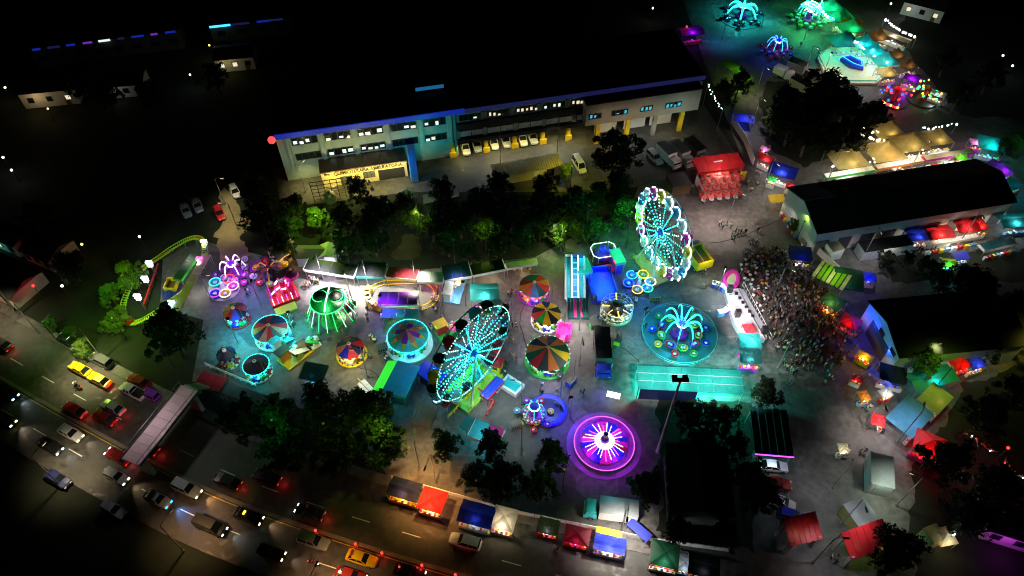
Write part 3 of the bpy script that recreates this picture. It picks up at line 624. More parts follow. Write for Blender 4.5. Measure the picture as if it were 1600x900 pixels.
def carousel(label, u, v, rpx, cols, rim, base='white', h=2.45, pk=1.25, ncar=8, carcols=('red', 'yellow', 'blue', 'green'), baser=1.06, light=None, rot=0.0, star=None, base_shift=0, name='carousel', rimtube=True, uplight=0):
    p = G(u, v, h + .3); k = FPX / ((p - Vector((0, 0, CAMH))).dot(FW)); r = rpx / k
    t = thing(name, label, 'carousel', (p.x, p.y, 0), rot)
    b = MB(); b.lathe([(r * baser, 0), (r * baser, .32), (r * baser - .1, .36), (.01, .37)], 32, Pm(base)); b.build('platform', t)
    MB().lathe([(.55, .36), (.55, h), (.3, h + pk - .1)], 12, 'p_white').build('centre_column', t)
    n = len(cols)
    for i in range(n):
        q = MB(); a0, a1 = 2 * PI * i / n, 2 * PI * (i + 1) / n; panel(q, a0, a1, r, h, pk, CLO[cols[i]]); q.build('canopy_panel', t)
        if star:
            q = MB(); am = (a0 + a1) / 2
            zz = lambda t_: h + pk * (1 - t_) - .12 * math.sin(PI * t_) + .06; g = lambda a, f: (r * f * math.cos(a), r * f * math.sin(a), zz(f))
            q.add([(0, 0, zz(0)), g(a0, .40), g(am + (a0 - am) * .55, .62), g(am + (a1 - am) * .55, .62), g(a1, .40)], [(0, 1, 2, 3, 4)], CLO[star[0] if i % 2 else 'salmon'])
            q.add([g(am + (a0 - am) * .55, .62), g(am, .95), g(am + (a1 - am) * .55, .62)], [(0, 1, 2)], CLO[star[1]])
            q.build('star_point', t)
    vl = MB()
    N = 24
    for i in range(N):
        a0, a1 = 2 * PI * i / N, 2 * PI * (i + 1) / N
        vl.add([(r * math.cos(a0), r * math.sin(a0), h + .02), (r * math.cos(a1), r * math.sin(a1), h + .02), (r * 1.01 * math.cos(a1), r * 1.01 * math.sin(a1), h - .38), (r * 1.01 * math.cos((a0 + a1) / 2), r * 1.01 * math.sin((a0 + a1) / 2), h - .52), (r * 1.01 * math.cos(a0), r * 1.01 * math.sin(a0), h - .38)], [(0, 1, 2, 3, 4)], CLO['white'] if i % 2 else CLO[cols[0]])
    va = vl.build('valance', t)
    if rim:
        if rimtube: MB().tube(ringpts(r * 1.02, h + .03, 40), .035, MATS[rim], 5, True).build('rim_light', va)
        bulbs('bulb_string', va, ringpts(r * 1.03, h - .15, 26), .13, MATS[rim])
    MB().ball((0, 0, h + pk + .12), .16, 'p_yellow', 8, 5).build('finial', t)
    for i in range(8):
        a = 2 * PI * (i + .5) / 8; MB().tube([(r * .94 * math.cos(a), r * .94 * math.sin(a), .36), (r * .94 * math.cos(a), r * .94 * math.sin(a), h)], .05, 'steel', 5).build('pole', t)
    for i in range(ncar):
        a = 2 * PI * i / ncar; c = obj('ride_car', kidcar_mesh(carcols[i % len(carcols)]), t, (r * .78 * math.cos(a), r * .78 * math.sin(a), .36), a + PI / 2)
    if light: lamp((0, -r * .55, h - .6), light[0], light[1], .3, t, name='canopy_light')
    if light:
        for k in range(3):
            a = -PI / 2 + (k - 1) * 1.9 - rot; lamp((r * 1.35 * math.cos(a), r * 1.35 * math.sin(a), 2.7), light[0], light[1] * .5, .3, t, name='rim_fill')  # lamps without fixtures, added to tint the ground around the rim
    MB().tube([(r * 1.15, -r * 1.15, 0), (r * 1.15, -r * 1.15, h + 4.2)], .05, 'steel', 5).build('added_fill_pole', t); lamp((r * .95, -r * .95, h + 4.2), (1, .9, .85), 60 if cols[0] == 'black' else 210, .2, t, name='canopy_fill')  # pole and lamp added to brighten the top of the canopy
    if uplight: lamp((0, -r * 1.5, h + 3.2), light[0], uplight, .3, t, name='canopy_fill')
    return t
def ground_fill(label, u, v, col, pw, h=6.5):  # poles and lamps added to lay coloured light on the ground
    t = thing('added_ground_fill', label, 'floodlight', G(u, v), rnd.uniform(0, 6))
    MB().lathe([(.16, 0), (.12, .3), (.06, h)], 6, 'steel').build('pole', t); MB().box(.2, 0, h, .6, .35, .25, 'p_black').build('floodlight_head', t); MB().box(.2, 0, h - .03, .45, .28, .04, 'e_white').build('lens', t)
    lamp((.2, 0, h - .2), col, pw * (1.7 if 440 < v < 610 else 1), .25, t, spot=118, blend=1.0, name='ground_fill_light')
for a in (('added teal floodlight between the two cyan rimmed carousels', 372, 535, (.02, .55, .62), 2600), ('added teal floodlight right of the red and navy carousel', 462, 525, (.02, .62, .55), 2200), ('added azure floodlight below the pink fun house', 408, 478, (.02, .35, .75), 1700), ('added green floodlight under the chair swing ride', 508, 502, (.03, .7, .35), 1700), ('added violet floodlight beside the octopus at the back of the left fair', 392, 446, (.55, .15, .9), 1100),
          ('added violet floodlight between train track and star carousel', 600, 500, (.35, .08, .9), 1000), ('added white floodlight in front of the oval train', 548, 462, (1, .92, .72), 2200), ('added blue floodlight between the teacups and the glass ride', 985, 462, (.01, .12, .9), 1800), ('added deep teal floodlight left of the octopus fence', 1000, 520, (.02, .25, .42), 1900), ('added deep teal floodlight above the octopus fence', 1060, 462, (.02, .25, .40), 1700), ('added blue floodlight left of the purple ride', 890, 655, (.05, .06, .9), 1300), ('added white floodlight by the boat at the stage top', 1122, 455, (.8, .9, 1), 900),
          ('added teal floodlight at the foot of the turquoise ferris wheel', 725, 590, (.02, .5, .6), 1500), ('added white floodlight beside the teal magenta tent', 728, 478, (1, .9, .85), 900), ('added teal floodlight in the upper fair beside the far octopus', 1190, 40, (.02, .6, .55), 2600), ('added green floodlight in the upper fair below the tangled ride', 1256, 62, (.03, .6, .15), 2300), ('added deep blue floodlight at the left of the upper fair', 1128, 62, (.02, .2, .5), 1800), ('added amber floodlight by the trucks of the upper fair', 1285, 120, (1, .75, .35), 1300)):
    ground_fill(*a)
def seg(*c, n=12): return [c[i % len(c)] for i in range(n)]
carousel('carousel with red and navy wedge canopy and cyan lit rim on teal ground', 421, 512, 27, seg('red', 'navy', 'navy', 'maroon', 'navy', 'red', 'orange', 'navy', 'salmon', 'red', 'dgrey', 'salmon', n=12), 'e_cyan', light=('teal', 260))
carousel('black canopied carousel with a cyan bulb rim beside the big tree clump', 399, 568, 20, seg('black', 'navy', 'black', 'black', 'dgrey', 'black', n=10), 'e_cyan', light=('teal', 170))
carousel('unlit dark blue round canopy beside the broad dark tree', 352, 551, 15, seg('navy', 'navy', 'dgrey', n=9), None, light=None, ncar=6)
carousel('small rainbow carousel with red yellow and blue wedges', 366, 485, 19, seg('red', 'maroon', 'green', 'yellow', 'orange', 'red', 'blue', 'navy', n=8), None, 'red', light=('azure', 150))
carousel('red and navy carousel on a yellow platform beside the forecourt trees', 546, 541, 22, seg('red', 'black', 'maroon', 'navy', 'salmon', 'blue', 'red', 'navy', n=8), None, 'yellow', baser=1.12, carcols=('white', 'brown', 'cream'), light=('yellow', 170))
carousel('teal carousel with a purple star on its canopy and a white platform', 637, 523, 32, seg('teal', 'cyan', n=8), 'e_cyan', 'white', pk=1.5, baser=1.2, light=('cyan', 200), star=('purple', 'yellow'), rot=.2)
carousel('carousel with orange red and grey wedges near the back fence', 835, 445, 24, seg('orange', 'red', 'dteal', 'dteal', 'maroon', 'orange', 'salmon', 'sky', 'dteal', 'red', n=10), None, 'purple', light=('pink', 200))
carousel('small carousel with yellow black and red wedges on a white platform', 854, 488, 23, seg('black', 'yellow', 'navy', 'yellow', 'black', 'red', 'green', 'yellow', n=10), None, 'white', light=('white', 300))
carousel('largest wedge canopy carousel in green orange red and navy', 856, 550, 34, seg('dgreen', 'orange', 'navy', 'salmon', 'navy', 'orange', 'dgreen', 'red', 'dgrey', 'orange', 'dgrey', 'yellow', n=12), 'e_green', 'green', pk=1.9, light=('lilac', 260), rimtube=False)
# ---- ferris wheels
def wheel(label, u, v, hz, rad, th, ns, led, gcols, hubcol, gled=None, basecol='grey', ledmats=None, rimled=None, roofdark=False, power=300, lcol='cyan'):
    p = G(u, v, hz); t = thing('ferris_wheel', label, 'ferris wheel', (p.x, p.y, 0), th)
    W = .75
    for s in (-1, 1):
        pts = [(rad * math.cos(2 * PI * i / 64), s * W, hz + rad * math.sin(2 * PI * i / 64)) for i in range(64)]
        ro = MB().tube(pts, .09, 'p_white', 5, True).build('rim', t)
        if rimled and s < 0:
            bulbs('bulb_string', ro, [(rad * math.cos(2 * PI * i / 120), s * (W + .1), hz + rad * math.sin(2 * PI * i / 120)) for i in range(100)], .11, MATS[rimled])
        pts = [(rad * .55 * math.cos(2 * PI * i / 40), s * W * .9, hz + rad * .55 * math.sin(2 * PI * i / 40)) for i in range(40)]
        MB().tube(pts, .05, 'p_white', 4, True).build('inner_rim', t)
    for i in range(ns):
        a = 2 * PI * i / ns; c, s_ = math.cos(a), math.sin(a); b = MB()
        for s in (-1, 1): b.tube([(c * .5, s * .5, hz + s_ * .5), (c * rad, s * W, hz + s_ * rad)], .05, 'p_grey', 4)
        b.tube([(c * rad * .97, -W, hz + s_ * rad * .97), (c * rad * .97, W, hz + s_ * rad * .97)], .05, 'p_grey', 4)
        so_ = b.build('spoke', t); lm = ledmats[i % len(ledmats)] if ledmats else led
        n = 13 if roofdark else 10
        if roofdark: bulbs('led_string', so_, [(c * (1.0 + (rad - 1.4) * k / n), .62 + .2 * k / n, hz + s_ * (1.0 + (rad - 1.4) * k / n)) for k in range(n + 1)], .14, MATS['e_ice' if i % 2 else 'e_azure'])
        bulbs('led_string', so_, [(c * (1.0 + (rad - 1.4) * k / n), -(.62 + .2 * k / n), hz + s_ * (1.0 + (rad - 1.4) * k / n)) for k in range(n + 1)], .15, MATS[lm])
    for i in range(ns):
        a = 2 * PI * (i + .0) / ns; gx, gz = rad * math.cos(a), hz + rad * math.sin(a); col = gcols[i % len(gcols)]
        g = MB(); g.lathe([(.35, gz - 1.75), (.8, gz - 1.6), (.85, gz - 1.0), (.8, gz - .98), (.72, gz - 1.5), (.05, gz - 1.55)], 10, Pm(col), (gx, 0)); go = g.build('gondola', t)
        cm = 'black' if roofdark and i % 2 else col
        c_ = MB()
        for k in range(8): c_.add([(gx, 0, gz + .35), (gx + 1.0 * math.cos(k * PI / 4), 1.0 * math.sin(k * PI / 4), gz - .05), (gx + 1.0 * math.cos((k + 1) * PI / 4), 1.0 * math.sin((k + 1) * PI / 4), gz - .05)], [(0, 1, 2)], CLO[cm])
        c_.tube([(gx, 0, gz - 1.5), (gx, 0, gz + .3)], .05, 'steel', 5); c_.build('gondola_roof', go)
        if gled:
            q = MB()
            for s in (-1, 1):
                q.tube([(gx + math.cos(a) * .5 * s * 0 + s * .85, -.3, gz - 1.6), (gx + s * 1.02, -.2, gz - .8), (gx + s * .75, -.1, gz + .1), (gx + s * .2, 0, gz + .45)], .13, MATS[gled], 5)
            q.build('gondola_light', go)
    h_ = MB(); h_.tube([(0, -1.3, hz), (0, 1.3, hz)], .45, Pm('blue'), 12); hb = h_.build('hub', t)
    MB().lathe([(.3, 0), (.3, .1)], 10, MATS[hubcol]).build('hub_light', hb).matrix_local = Matrix.Translation((0, -1.42, hz)) @ Matrix.Rotation(R(90), 4, 'X')
    for s in (-1, 1):
        for d in (-1, 1): MB().tube([(d * rad * .42, s * 2.6, .3), (0, s * 1.2, hz)], .16, 'p_white', 6).build('support_leg', t)
        MB().tube([(-rad * .25, s * 2.05, hz * .42), (rad * .25, s * 2.05, hz * .42)], .09, 'p_white', 5).build('support_brace', t)
    MB().box(0, 0, 0, rad * 1.05, 5.6, .55, Pm(basecol)).build('platform', t)
    for k in range(4): MB().box(rad * .30 + .0, -2.9 - .3 * k, 0, 2.2, .3, .5 - .12 * k, 'p_grey').build('step', t)
    for k in range(12): MB().box(-rad * .5 + rad * k / 11, -2.75, .55, .06, .06, 1, 'p_yellow').build('rail_post', t)
    MB().box(0, -2.75, 1.5, rad, .07, .07, 'p_yellow').build('handrail', t)
    lamp((0, -3.2, hz + 1), lcol, power, .6, t, name='wheel_light'); lamp((0, 3.2, hz - 2), lcol, power, .6, t, name='wheel_light')
    return t
wheel('ferris wheel outlined in white lights with turquoise dotted spokes', 1037, 361, 9.8, 7.5, R(-65), 20, 'e_cyan', ('white', 'yellow', 'pink', 'white', 'sky'), 'e_azure', 'e_ice', 'khaki', ledmats=('e_cyan', 'e_cyan', 'e_mint', 'e_cyan'), power=380, lcol='cyan')
wheel('ferris wheel with blue green spoke lights black gondola roofs and a lime platform', 735, 548.5, 10.1, 8.4, R(51), 18, 'e_cyan', ('sky', 'red', 'white', 'yellow', 'teal'), 'e_cyan', None, 'lime', rimled='e_mint', roofdark=True, power=420, lcol='cyan')
# ---- spider rides
def spider(label, u, v, rpx, narm, led, carcols, fence=None, floor=None, light=('teal', 500), arch=2.6, name='octopus_ride', hubm='e_white', tilt=0, double=False, a0=.2, carr=None, armr=.16, reach=.55):
    p = G(u, v, .3); k = FPX / ((p - Vector((0, 0, CAMH))).dot(FW)); Rr = rpx / k
    t = thing(name, label, 'fairground ride', (p.x, p.y, 0), 0)
    if floor: MB().lathe([(Rr, .03), (Rr, .16), (.05, .17)], 40, floor).build('platform', t)
    L = Rr * reach
    b = MB(); b.lathe([(1.5, .1), (1.4, .7), (.7, 1.0), (.55, 3.0), (.8, 3.3), (.2, 3.8)], 14, Pm('purple')); hb = b.build('hub', t)
    MB().lathe([(.86, 3.02), (.92, 3.1), (.86, 3.2)], 12, MATS[hubm]).build('hub_light', hb)
    for i in range(narm):
        a = a0 + 2 * PI * i / narm; ca, sa = math.cos(a), math.sin(a)
        f = lambda q: (ca * (.6 + (L - .6) * q), sa * (.6 + (L - .6) * q), 3.1 + arch * math.sin(PI * q * .62) - 2.2 * q ** 3)
        ar = MB().tube([f(q / 8) for q in range(9)], armr, 'p_white', 6, r1=armr * .7).build('arm', t)
        MB().tube([tuple(Vector(f(q / 8)) + Vector((0, 0, armr + .05))) for q in range(9)], armr * .55, MATS[led], 5).build('arm_light', ar)
        e = f(1); MB().tube([e, (e[0] * 1.04, e[1] * 1.04, .8)], .07, 'steel', 5).build('car_spindle', ar)
        for j in range(3):
            b_ = a + j * 2.1; c = obj('ride_tub', tub_mesh(carcols[(i + j) % len(carcols)]), t, (e[0] * 1.04 + 1.05 * math.cos(b_), e[1] * 1.04 + 1.05 * math.sin(b_), .45)); c.scale = (carr or .95,) * 3
    if fence:
        MB().tube(ringpts(Rr, .95, 48), .05, MATS[fence], 4, True).build('fence_rail', t); MB().tube(ringpts(Rr, .5, 48), .03, 'steel', 4, True).build('fence_rail', t)
        for q in ringpts(Rr, 0, 24): MB().box(q[0], q[1], 0, .05, .05, .95, 'steel').build('fence_post', t)
    lamp((0, 0, 6.2), light[0], light[1], .5, t, name='ride_light')
    return t
spider('octopus ride with turquoise glowing arms inside a round fenced floor', 1061, 522, 58, 9, 'e_cyan', ('blue', 'yellow', 'red', 'green'), fence='p_teal', floor='p_dteal', light=('deep', 3000))
spider('turquoise armed octopus ride at the far end of the upper fair', 1158, 26, 34, 6, 'e_cyan', ('navy', 'black'), light=('teal', 3600), reach=.72, armr=.36, arch=.5, floor='p_dteal')
spider('small blue and violet spider ride in the upper fair', 1212, 80, 22, 8, 'e_azure', ('red', 'blue', 'pink'), light=('blue', 700), reach=.75, armr=.14, arch=.8)
spider('little kiddie octopus with turquoise arms beside a blue round mat', 834, 650, 26, 7, 'e_teal', ('yellow', 'red', 'purple', 'sky'), light=('teal', 230), reach=.62, armr=.1, arch=.6, carr=.8)
spider('purple and white spinning octopus at the back of the left fair', 368, 428, 24, 6, 'e_lilac', ('purple', 'white', 'pink'), light=('purple', 420), reach=.8, armr=.15, arch=1.1)
MB_ = thing('round_blue_mat', 'round deep blue inflatable mat behind the kiddie octopus', 'mat', G(856, 642), 0)
MB().lathe([(2.9, 0), (3.1, .25), (2.8, .5), (2.2, .35), (.05, .35)], 28, 'p_blue').build('mat_ring', MB_); MB().lathe([(2.1, .36), (2.1, .4)], 24, 'p_navy').build('mat_floor', MB_)
lamp((0, 0, 3), 'blue', 160, .2, MB_, name='mat_light')
# ---- green glowing ball ride in the upper fair: tangled arms
t = spider('green and turquoise tangle of lit arms on a round upper fair ride', 1262, 32, 33, 10, 'e_cyan', ('green', 'teal'), light=('green', 3600), reach=.55, armr=.16, arch=1.8)
for k in range(5):
    MB().tube([(3.0 * math.cos(q * PI / 12 + k) * (.55 + .1 * k), 2.6 * math.sin(q * PI / 12) * (.6 + .1 * k), 3.4 + .5 * k + .8 * math.sin(q * PI / 6 + k)) for q in range(24)], .1, MATS['e_cyan' if k % 2 else 'e_mint'], 5, True).build('light_loop', t)
# ---- swing ride
p = G(512, 470, 5.5); t = thing('swing_ride', 'green lit chair swing ride with two dark round canopies and hanging seats', 'fairground ride', (p.x, p.y, 0), 0)
MB().lathe([(2.2, 0), (2.2, .3), (1.2, .5), (.6, .7), (.5, 5.2)], 16, 'p_green').build('tower', t)
MB().lathe([(.5, 5.2), (2.9, 5.5), (2.9, 5.75), (.3, 6.3)], 24, 'p_dgreen').build('crown', t)
MB().tube(ringpts(2.95, 5.6, 36), .1, MATS['e_green'], 5, True).build('crown_light', t)
for s in (-1, 1):
    MB().lathe([(1.18, 6.02), (1.1, 6.35), (.6, 6.6), (.02, 6.7)], 16, CLO['black'], (s * 1.35, .55)).build('round_canopy', t)
    MB().tube([(s * 1.35 + 1.24 * math.cos(a), .55 + 1.24 * math.sin(a), 6.1) for a in [i * PI / 12 for i in range(24)]], .07, MATS['e_green'], 5, True).build('canopy_light', t)
MB().tube([(0, -2.8, 5.95), (0, -1, 6.5), (0, 2.4, 6.2)], .12, MATS['e_mint'], 5).build('spine_light', t)
for i in range(16):
    a = 2 * PI * i / 16; x0, y0 = 2.7 * math.cos(a), 2.7 * math.sin(a); x1_, y1_ = 4.2 * math.cos(a), 4.2 * math.sin(a)
    ch = MB().tube([(x0, y0, 5.5), (x1_, y1_, 2.0)], .045, MATS['e_green'] if i % 2 else MATS['e_mint'], 4).tube([(x0 * .96, y0 * .96, 5.5), (x1_ * .93, y1_ * .93, 2.0)], .03, 'steel', 4).build('swing_chain', t)
    MB().box(x1_, y1_, 1.55, .55, .55, .12, 'p_green', a).box(x1_ * 1.06, y1_ * 1.06, 1.67, .1, .55, .5, 'p_green', a).build('swing_seat', ch)
lamp((0, -1.8, 7.6), 'green', 420, .4, t, name='ride_light'); lamp((0, 0, 3.4), 'green', 330, .4, t, name='ride_light')
# ---- round purple ride
p = G(944, 692, .8); k_ = FPX / ((p - Vector((0, 0, CAMH))).dot(FW)); Rr = 37 / k_
t = thing('purple_disc_ride', 'round spinning disc ride glowing pink and purple with radiating white lights', 'fairground ride', (p.x, p.y, 0), 0)
MB().lathe([(Rr * 1.58, .02), (Rr * 1.58, .12), (Rr * 1.25, .14), (.05, .15)], 48, M('violetfloor', (.26, .12, .32), .5, .3, .6)).build('floor_ring', t)
MB().lathe([(Rr * 1.28, .15), (Rr * 1.28, .75), (Rr * 1.18, .8), (Rr * 1.05, .55)], 48, MATS['violetfloor']).build('platform', t)
for i in range(24):
    a0, a1 = 2 * PI * i / 24, 2 * PI * (i + 1) / 24; q = MB()
    col = ('pink', 'purple', 'pink', 'blue', 'maroon', 'pink')[i % 6] if i % 4 else 'blue'
    q.add([(Rr * .4 * math.cos(a0), Rr * .4 * math.sin(a0), 1.5), (Rr * math.cos(a0), Rr * math.sin(a0), .95), (Rr * math.cos(a1), Rr * math.sin(a1), .95), (Rr * .4 * math.cos(a1), Rr * .4 * math.sin(a1), 1.5),
           (Rr * math.cos(a0), Rr * math.sin(a0), .6), (Rr * math.cos(a1), Rr * math.sin(a1), .6)], [(0, 1, 2, 3), (1, 4, 5, 2)], Pm(col)); so_ = q.build('disc_segment', t)
    MB().tube([(Rr * .42 * math.cos(a0), Rr * .42 * math.sin(a0), 1.55), (Rr * rnd.uniform(.72, .95) * math.cos(a0), Rr * rnd.uniform(.72, .95) * math.sin(a0), 1.1)], .055, MATS['e_lilac' if i % 3 else 'e_pink'], 5).build('segment_light', so_)
MB().lathe([(Rr * .42, 1.3), (Rr * .42, 1.6), (Rr * .3, 1.75), (.4, 1.8)], 24, E('e_glowdisc', (1, .95, 1), 1.0)).build('centre_plate', t)
MB().lathe([(.7, 1.8), (.6, 2.2), (.25, 2.5), (.2, 3.4), (.4, 3.6), (.05, 3.8)], 12, 'p_purple').build('centre_post', t)
MB().tube(ringpts(Rr * 1.27, .84, 48), .04, MATS['e_pink'], 5, True).build('platform_light', t)
for k in range(4): lamp((Rr * 1.0 * math.cos(k * PI / 2 + .7), Rr * 1.0 * math.sin(k * PI / 2 + .7), 3.6), (.55, .03, 1), 300, .3, t, name='ride_light')
lamp((-7, 6, 5), (.12, .12, 1), 420, .3, t, name='ride_flood')
# ---- transparent round ride
p = G(963, 487, .5); t = thing('round_glass_ride', 'round clear walled spinning ride with cream platform and yellow rods', 'fairground ride', (p.x, p.y, 0), 0)
Rr = 25.5 / (FPX / ((p - Vector((0, 0, CAMH))).dot(FW)))
MB().lathe([(Rr, 0), (Rr, .5), (Rr * .95, .55), (.05, .5)], 36, 'p_cream').build('platform', t)
for i in range(16):
    a = 2 * PI * i / 16; a1 = 2 * PI * (i + 1) / 16
    MB().tube([(Rr * .97 * math.cos(a), Rr * .97 * math.sin(a), .5), (Rr * .97 * math.cos(a), Rr * .97 * math.sin(a), 2.3)], .05, 'p_white', 5).build('post', t)
    if i % 2 == 0:
        MB().tube([(Rr * .45 * math.cos(a), Rr * .45 * math.sin(a), 2.2), (Rr * .92 * math.cos(a), Rr * .92 * math.sin(a), 2.35)], .09, MATS['e_yellow'] if i % 4 == 0 else MATS['p_white'], 5).build('rod', t)
    obj('ride_car', kidcar_mesh(('brown', 'cream', 'grey')[i % 3]), t, (Rr * .72 * math.cos(a), Rr * .72 * math.sin(a), .5), a)
MB().tube(ringpts(Rr * .97, 2.32, 36), .07, 'p_white', 5, True).build('top_rail', t); MB().tube(ringpts(Rr * .97, 1.3, 36), .04, 'p_white', 5, True).build('mid_rail', t)
MB().lathe([(Rr * .42, .5), (Rr * .42, 2.4), (Rr * .3, 2.8), (.1, 3.0)], 20, 'p_black').build('core', t)
lamp((0, -Rr * .8, 3.6), 'warm', 260, .3, t, name='ride_light')
# ---- cup rides
def cups(label, u, v, spots, fl=None):
    t = thing('teacup_ride', label, 'fairground ride', G(u, v), 0)
    MB().lathe([(2.9, 0), (2.9, .14), (.1, .15)], 24, Pm(fl or 'grey')).build('platform', t)
    for dx, dy, col, em in spots:
        c = obj('cup', tub_mesh(col), t, (dx, dy, .15)); c.scale = (1.35,) * 3
        MB().tube([(.72 * math.cos(i * PI / 8), .72 * math.sin(i * PI / 8), .6) for i in range(16)], .06, MATS[em], 4, True).build('cup_light', c)
    MB().lathe([(.5, .15), (.4, .8), (.15, 1.6), (.4, 1.8), (.05, 2)], 10, 'p_white').build('centre', t)
    lamp((0, 0, 4), 'azure', 120, .3, t, name='ride_light')
cups('teacup ride with ring lit cups near the tall white ferris wheel', 998, 445, [(2.0 * math.cos(a), 2.0 * math.sin(a), c, e) for a, c, e in ((0, 'white', 'e_lilac'), (1.1, 'yellow', 'e_yellow'), (2.2, 'sky', 'e_azure'), (3.3, 'blue', 'e_blue'), (4.4, 'orange', 'e_orange'), (5.4, 'teal', 'e_green'))], 'dgrey')
cups('teacup ride with a cyan ring cup and magenta cups at the far left', 350, 452, [(1.9 * math.cos(a), 1.9 * math.sin(a), c, e) for a, c, e in ((0, 'pink', 'e_lilac'), (1.2, 'red', 'e_red'), (2.6, 'teal', 'e_cyan'), (4.2, 'blue', 'e_purple'), (5.2, 'yellow', 'e_lilac'))])
# ---- oval train
def oval(cx, cy, L, Wd, n=14):
    pts = []; r = Wd / 2; h = L / 2 - r
    for k in range(n + 1): a = -PI / 2 + PI * k / n; pts.append((cx + h + r * math.cos(a), cy + r * math.sin(a)))
    for k in range(n + 1): a = PI / 2 + PI * k / n; pts.append((cx - h + r * math.cos(a), cy + r * math.sin(a)))
    return pts
def along(pts, n):
    P = [Vector((*p, 0)) for p in pts]; P.append(P[0]); L = [0]
    for a, c in zip(P, P[1:]): L.append(L[-1] + (c - a).length)
    out = []
    for i in range(n):
        s = L[-1] * i / n; j = max(k for k in range(len(L)) if L[k] <= s + 1e-6); j = min(j, len(P) - 2)
        d = (P[j + 1] - P[j]); ll = d.length or 1; out.append((P[j] + d * ((s - L[j]) / ll), math.atan2(d.y, d.x)))
    return out
ctr = (G(572, 462) + G(686, 462)) / 2; L_ = (G(686, 462) - G(572, 462)).length; W_ = (G(630, 438) - G(630, 486)).length
t = thing('train_track', 'oval yellow children train track around a purple roofed station', 'train track', ctr, R(3))
for d in (0, .9): MB().tube([(x, y, .16) for x, y in oval(0, 0, L_ - d * 2, W_ - d * 2)], .09, 'p_yellow', 5, True).build('rail', t)
for q, a in along(oval(0, 0, L_ - .9, W_ - .9), 90): MB().box(q.x, q.y, .02, .2, 1.3, .08, 'p_brown', a).build('sleeper', t)
tr = thing('toy_train', 'yellow toy train standing on the left bend of the oval track', 'toy train', ctr, R(3))
pts = along(oval(0, 0, L_ - .9, W_ - .9), 60)
for j, idx in enumerate((46, 44, 42, 40, 38)):
    q, a = pts[idx]; b = MB(); b.box(q.x, q.y, .25, 1.5, .9, .55, 'p_yellow', a, top=(1, .9))
    if j == 0: b.box(q.x, q.y, .8, .6, .8, .7, 'p_orange', a); b.lathe([(.16, .8), (.16, 1.5), (.24, 1.7)], 8, 'p_black', (q.x + .45 * math.cos(a), q.y + .45 * math.sin(a)))
    else: b.box(q.x, q.y, .8, .3, .8, .35, 'p_orange', a); b.box(q.x, q.y, 1.55, 1.5, .95, .08, 'p_yellow', a)
    b.build('locomotive' if j == 0 else 'carriage', tr)
def shed(name, label, a, bq, c, z, roofm, skirt=None, awn=None, cat='stand', posts=True, tilt=0, panels=1, lightc=None, power=0):
    ctr, rz, wd, dp = foot(a, bq, c, z); t = thing(name, label, cat, ctr, rz)
    for k in range(panels):
        x0 = -wd / 2 + wd * k / panels; x1_ = x0 + wd / panels - (.06 if panels > 1 else 0)
        MB().slab([(x0, -dp / 2, z - tilt), (x1_, -dp / 2, z - tilt), (x1_, dp / 2, z + tilt), (x0, dp / 2, z + tilt)], .08, roofm).build('roof_panel', t)
    if skirt:
        MB().box(0, -dp / 2 - .06, z - tilt - .55, wd, .06, .6, skirt).build('fascia', t); MB().box(-wd / 2 - .06, 0, z - .45, .06, dp, .5, skirt).build('fascia', t); MB().box(wd / 2 + .06, 0, z - .45, .06, dp, .5, skirt).build('fascia', t)
    if posts:
        for sx in (-1, 1):
            for sy in (-1, 1): MB().box(sx * (wd / 2 - .15), sy * (dp / 2 - .15), 0, .12, .12, z - tilt - .05, 'steel').build('post', t)
    if awn: MB().slab([(-wd / 2, -dp / 2 - awn[1], z - .9), (wd / 2, -dp / 2 - awn[1], z - .9), (wd / 2, -dp / 2 - .14, z - .3), (-wd / 2, -dp / 2 - .14, z - .3)], .04, CLO[awn[0]]).build('awning', t)
    if power: lamp((0, -dp / 2 + .4, z - .8), lightc, power, .25, t, name='stall_light')
    return t, wd, dp
t, wd, dp = shed('train_station', 'long purple roofed station with white edges inside the oval track', (590, 476), (652, 476), (654, 456), 3.0, 'p_purple', 'p_white', power=120, lightc='pink', panels=4)
for k in range(5): MB().box(-wd / 2 + wd * (k + .5) / 5, -dp / 2 - .5, .1, .9, .5, .8, 'p_white').build('bench', t)
shed('turquoise_awning_stall', 'turquoise awning stall in front of the oval train track', (596, 497), (654, 497), (654, 482), 2.6, CLO['teal'], None, panels=5, power=180, lightc='green')
# ---- roller coaster
def cpx(u, v): q = G(u, v); return q
A_, B_ = cpx(312, 388), cpx(208, 506)
mid = (A_ + B_) / 2; ax = A_ - B_; crz = math.atan2(ax.y, ax.x); CL = ax.length * 1.02; CW = 9.2
t = thing('roller_coaster', 'small roller coaster with a long green and yellow oval track', 'roller coaster', (mid.x, mid.y, 0), crz)
cp = along(oval(0, 0, CL, CW), 120)
def ch(i): return 1.7 + 1.1 * math.sin(2 * PI * i / 120 * 3) + .8 * math.sin(2 * PI * i / 120 + 1)
for s in (-.45, .45):
    MB().tube([(q.x - math.sin(a) * s, q.y + math.cos(a) * s, ch(i)) for i, (q, a) in enumerate(cp)], .1, 'p_lime', 5, True).build('rail', t)
MB().tube([(q.x, q.y, ch(i) - .3) for i, (q, a) in enumerate(cp)], .12, 'p_green', 5, True).build('spine', t)
for i, (q, a) in enumerate(cp):
    MB().box(q.x, q.y, ch(i) - .2, .14, 1.15, .1, 'p_yellow', a).build('crosstie', t)
    if i % 6 == 0: MB().tube([(q.x, q.y, 0), (q.x, q.y, ch(i) - .3)], .09, 'p_green', 5).build('support', t)
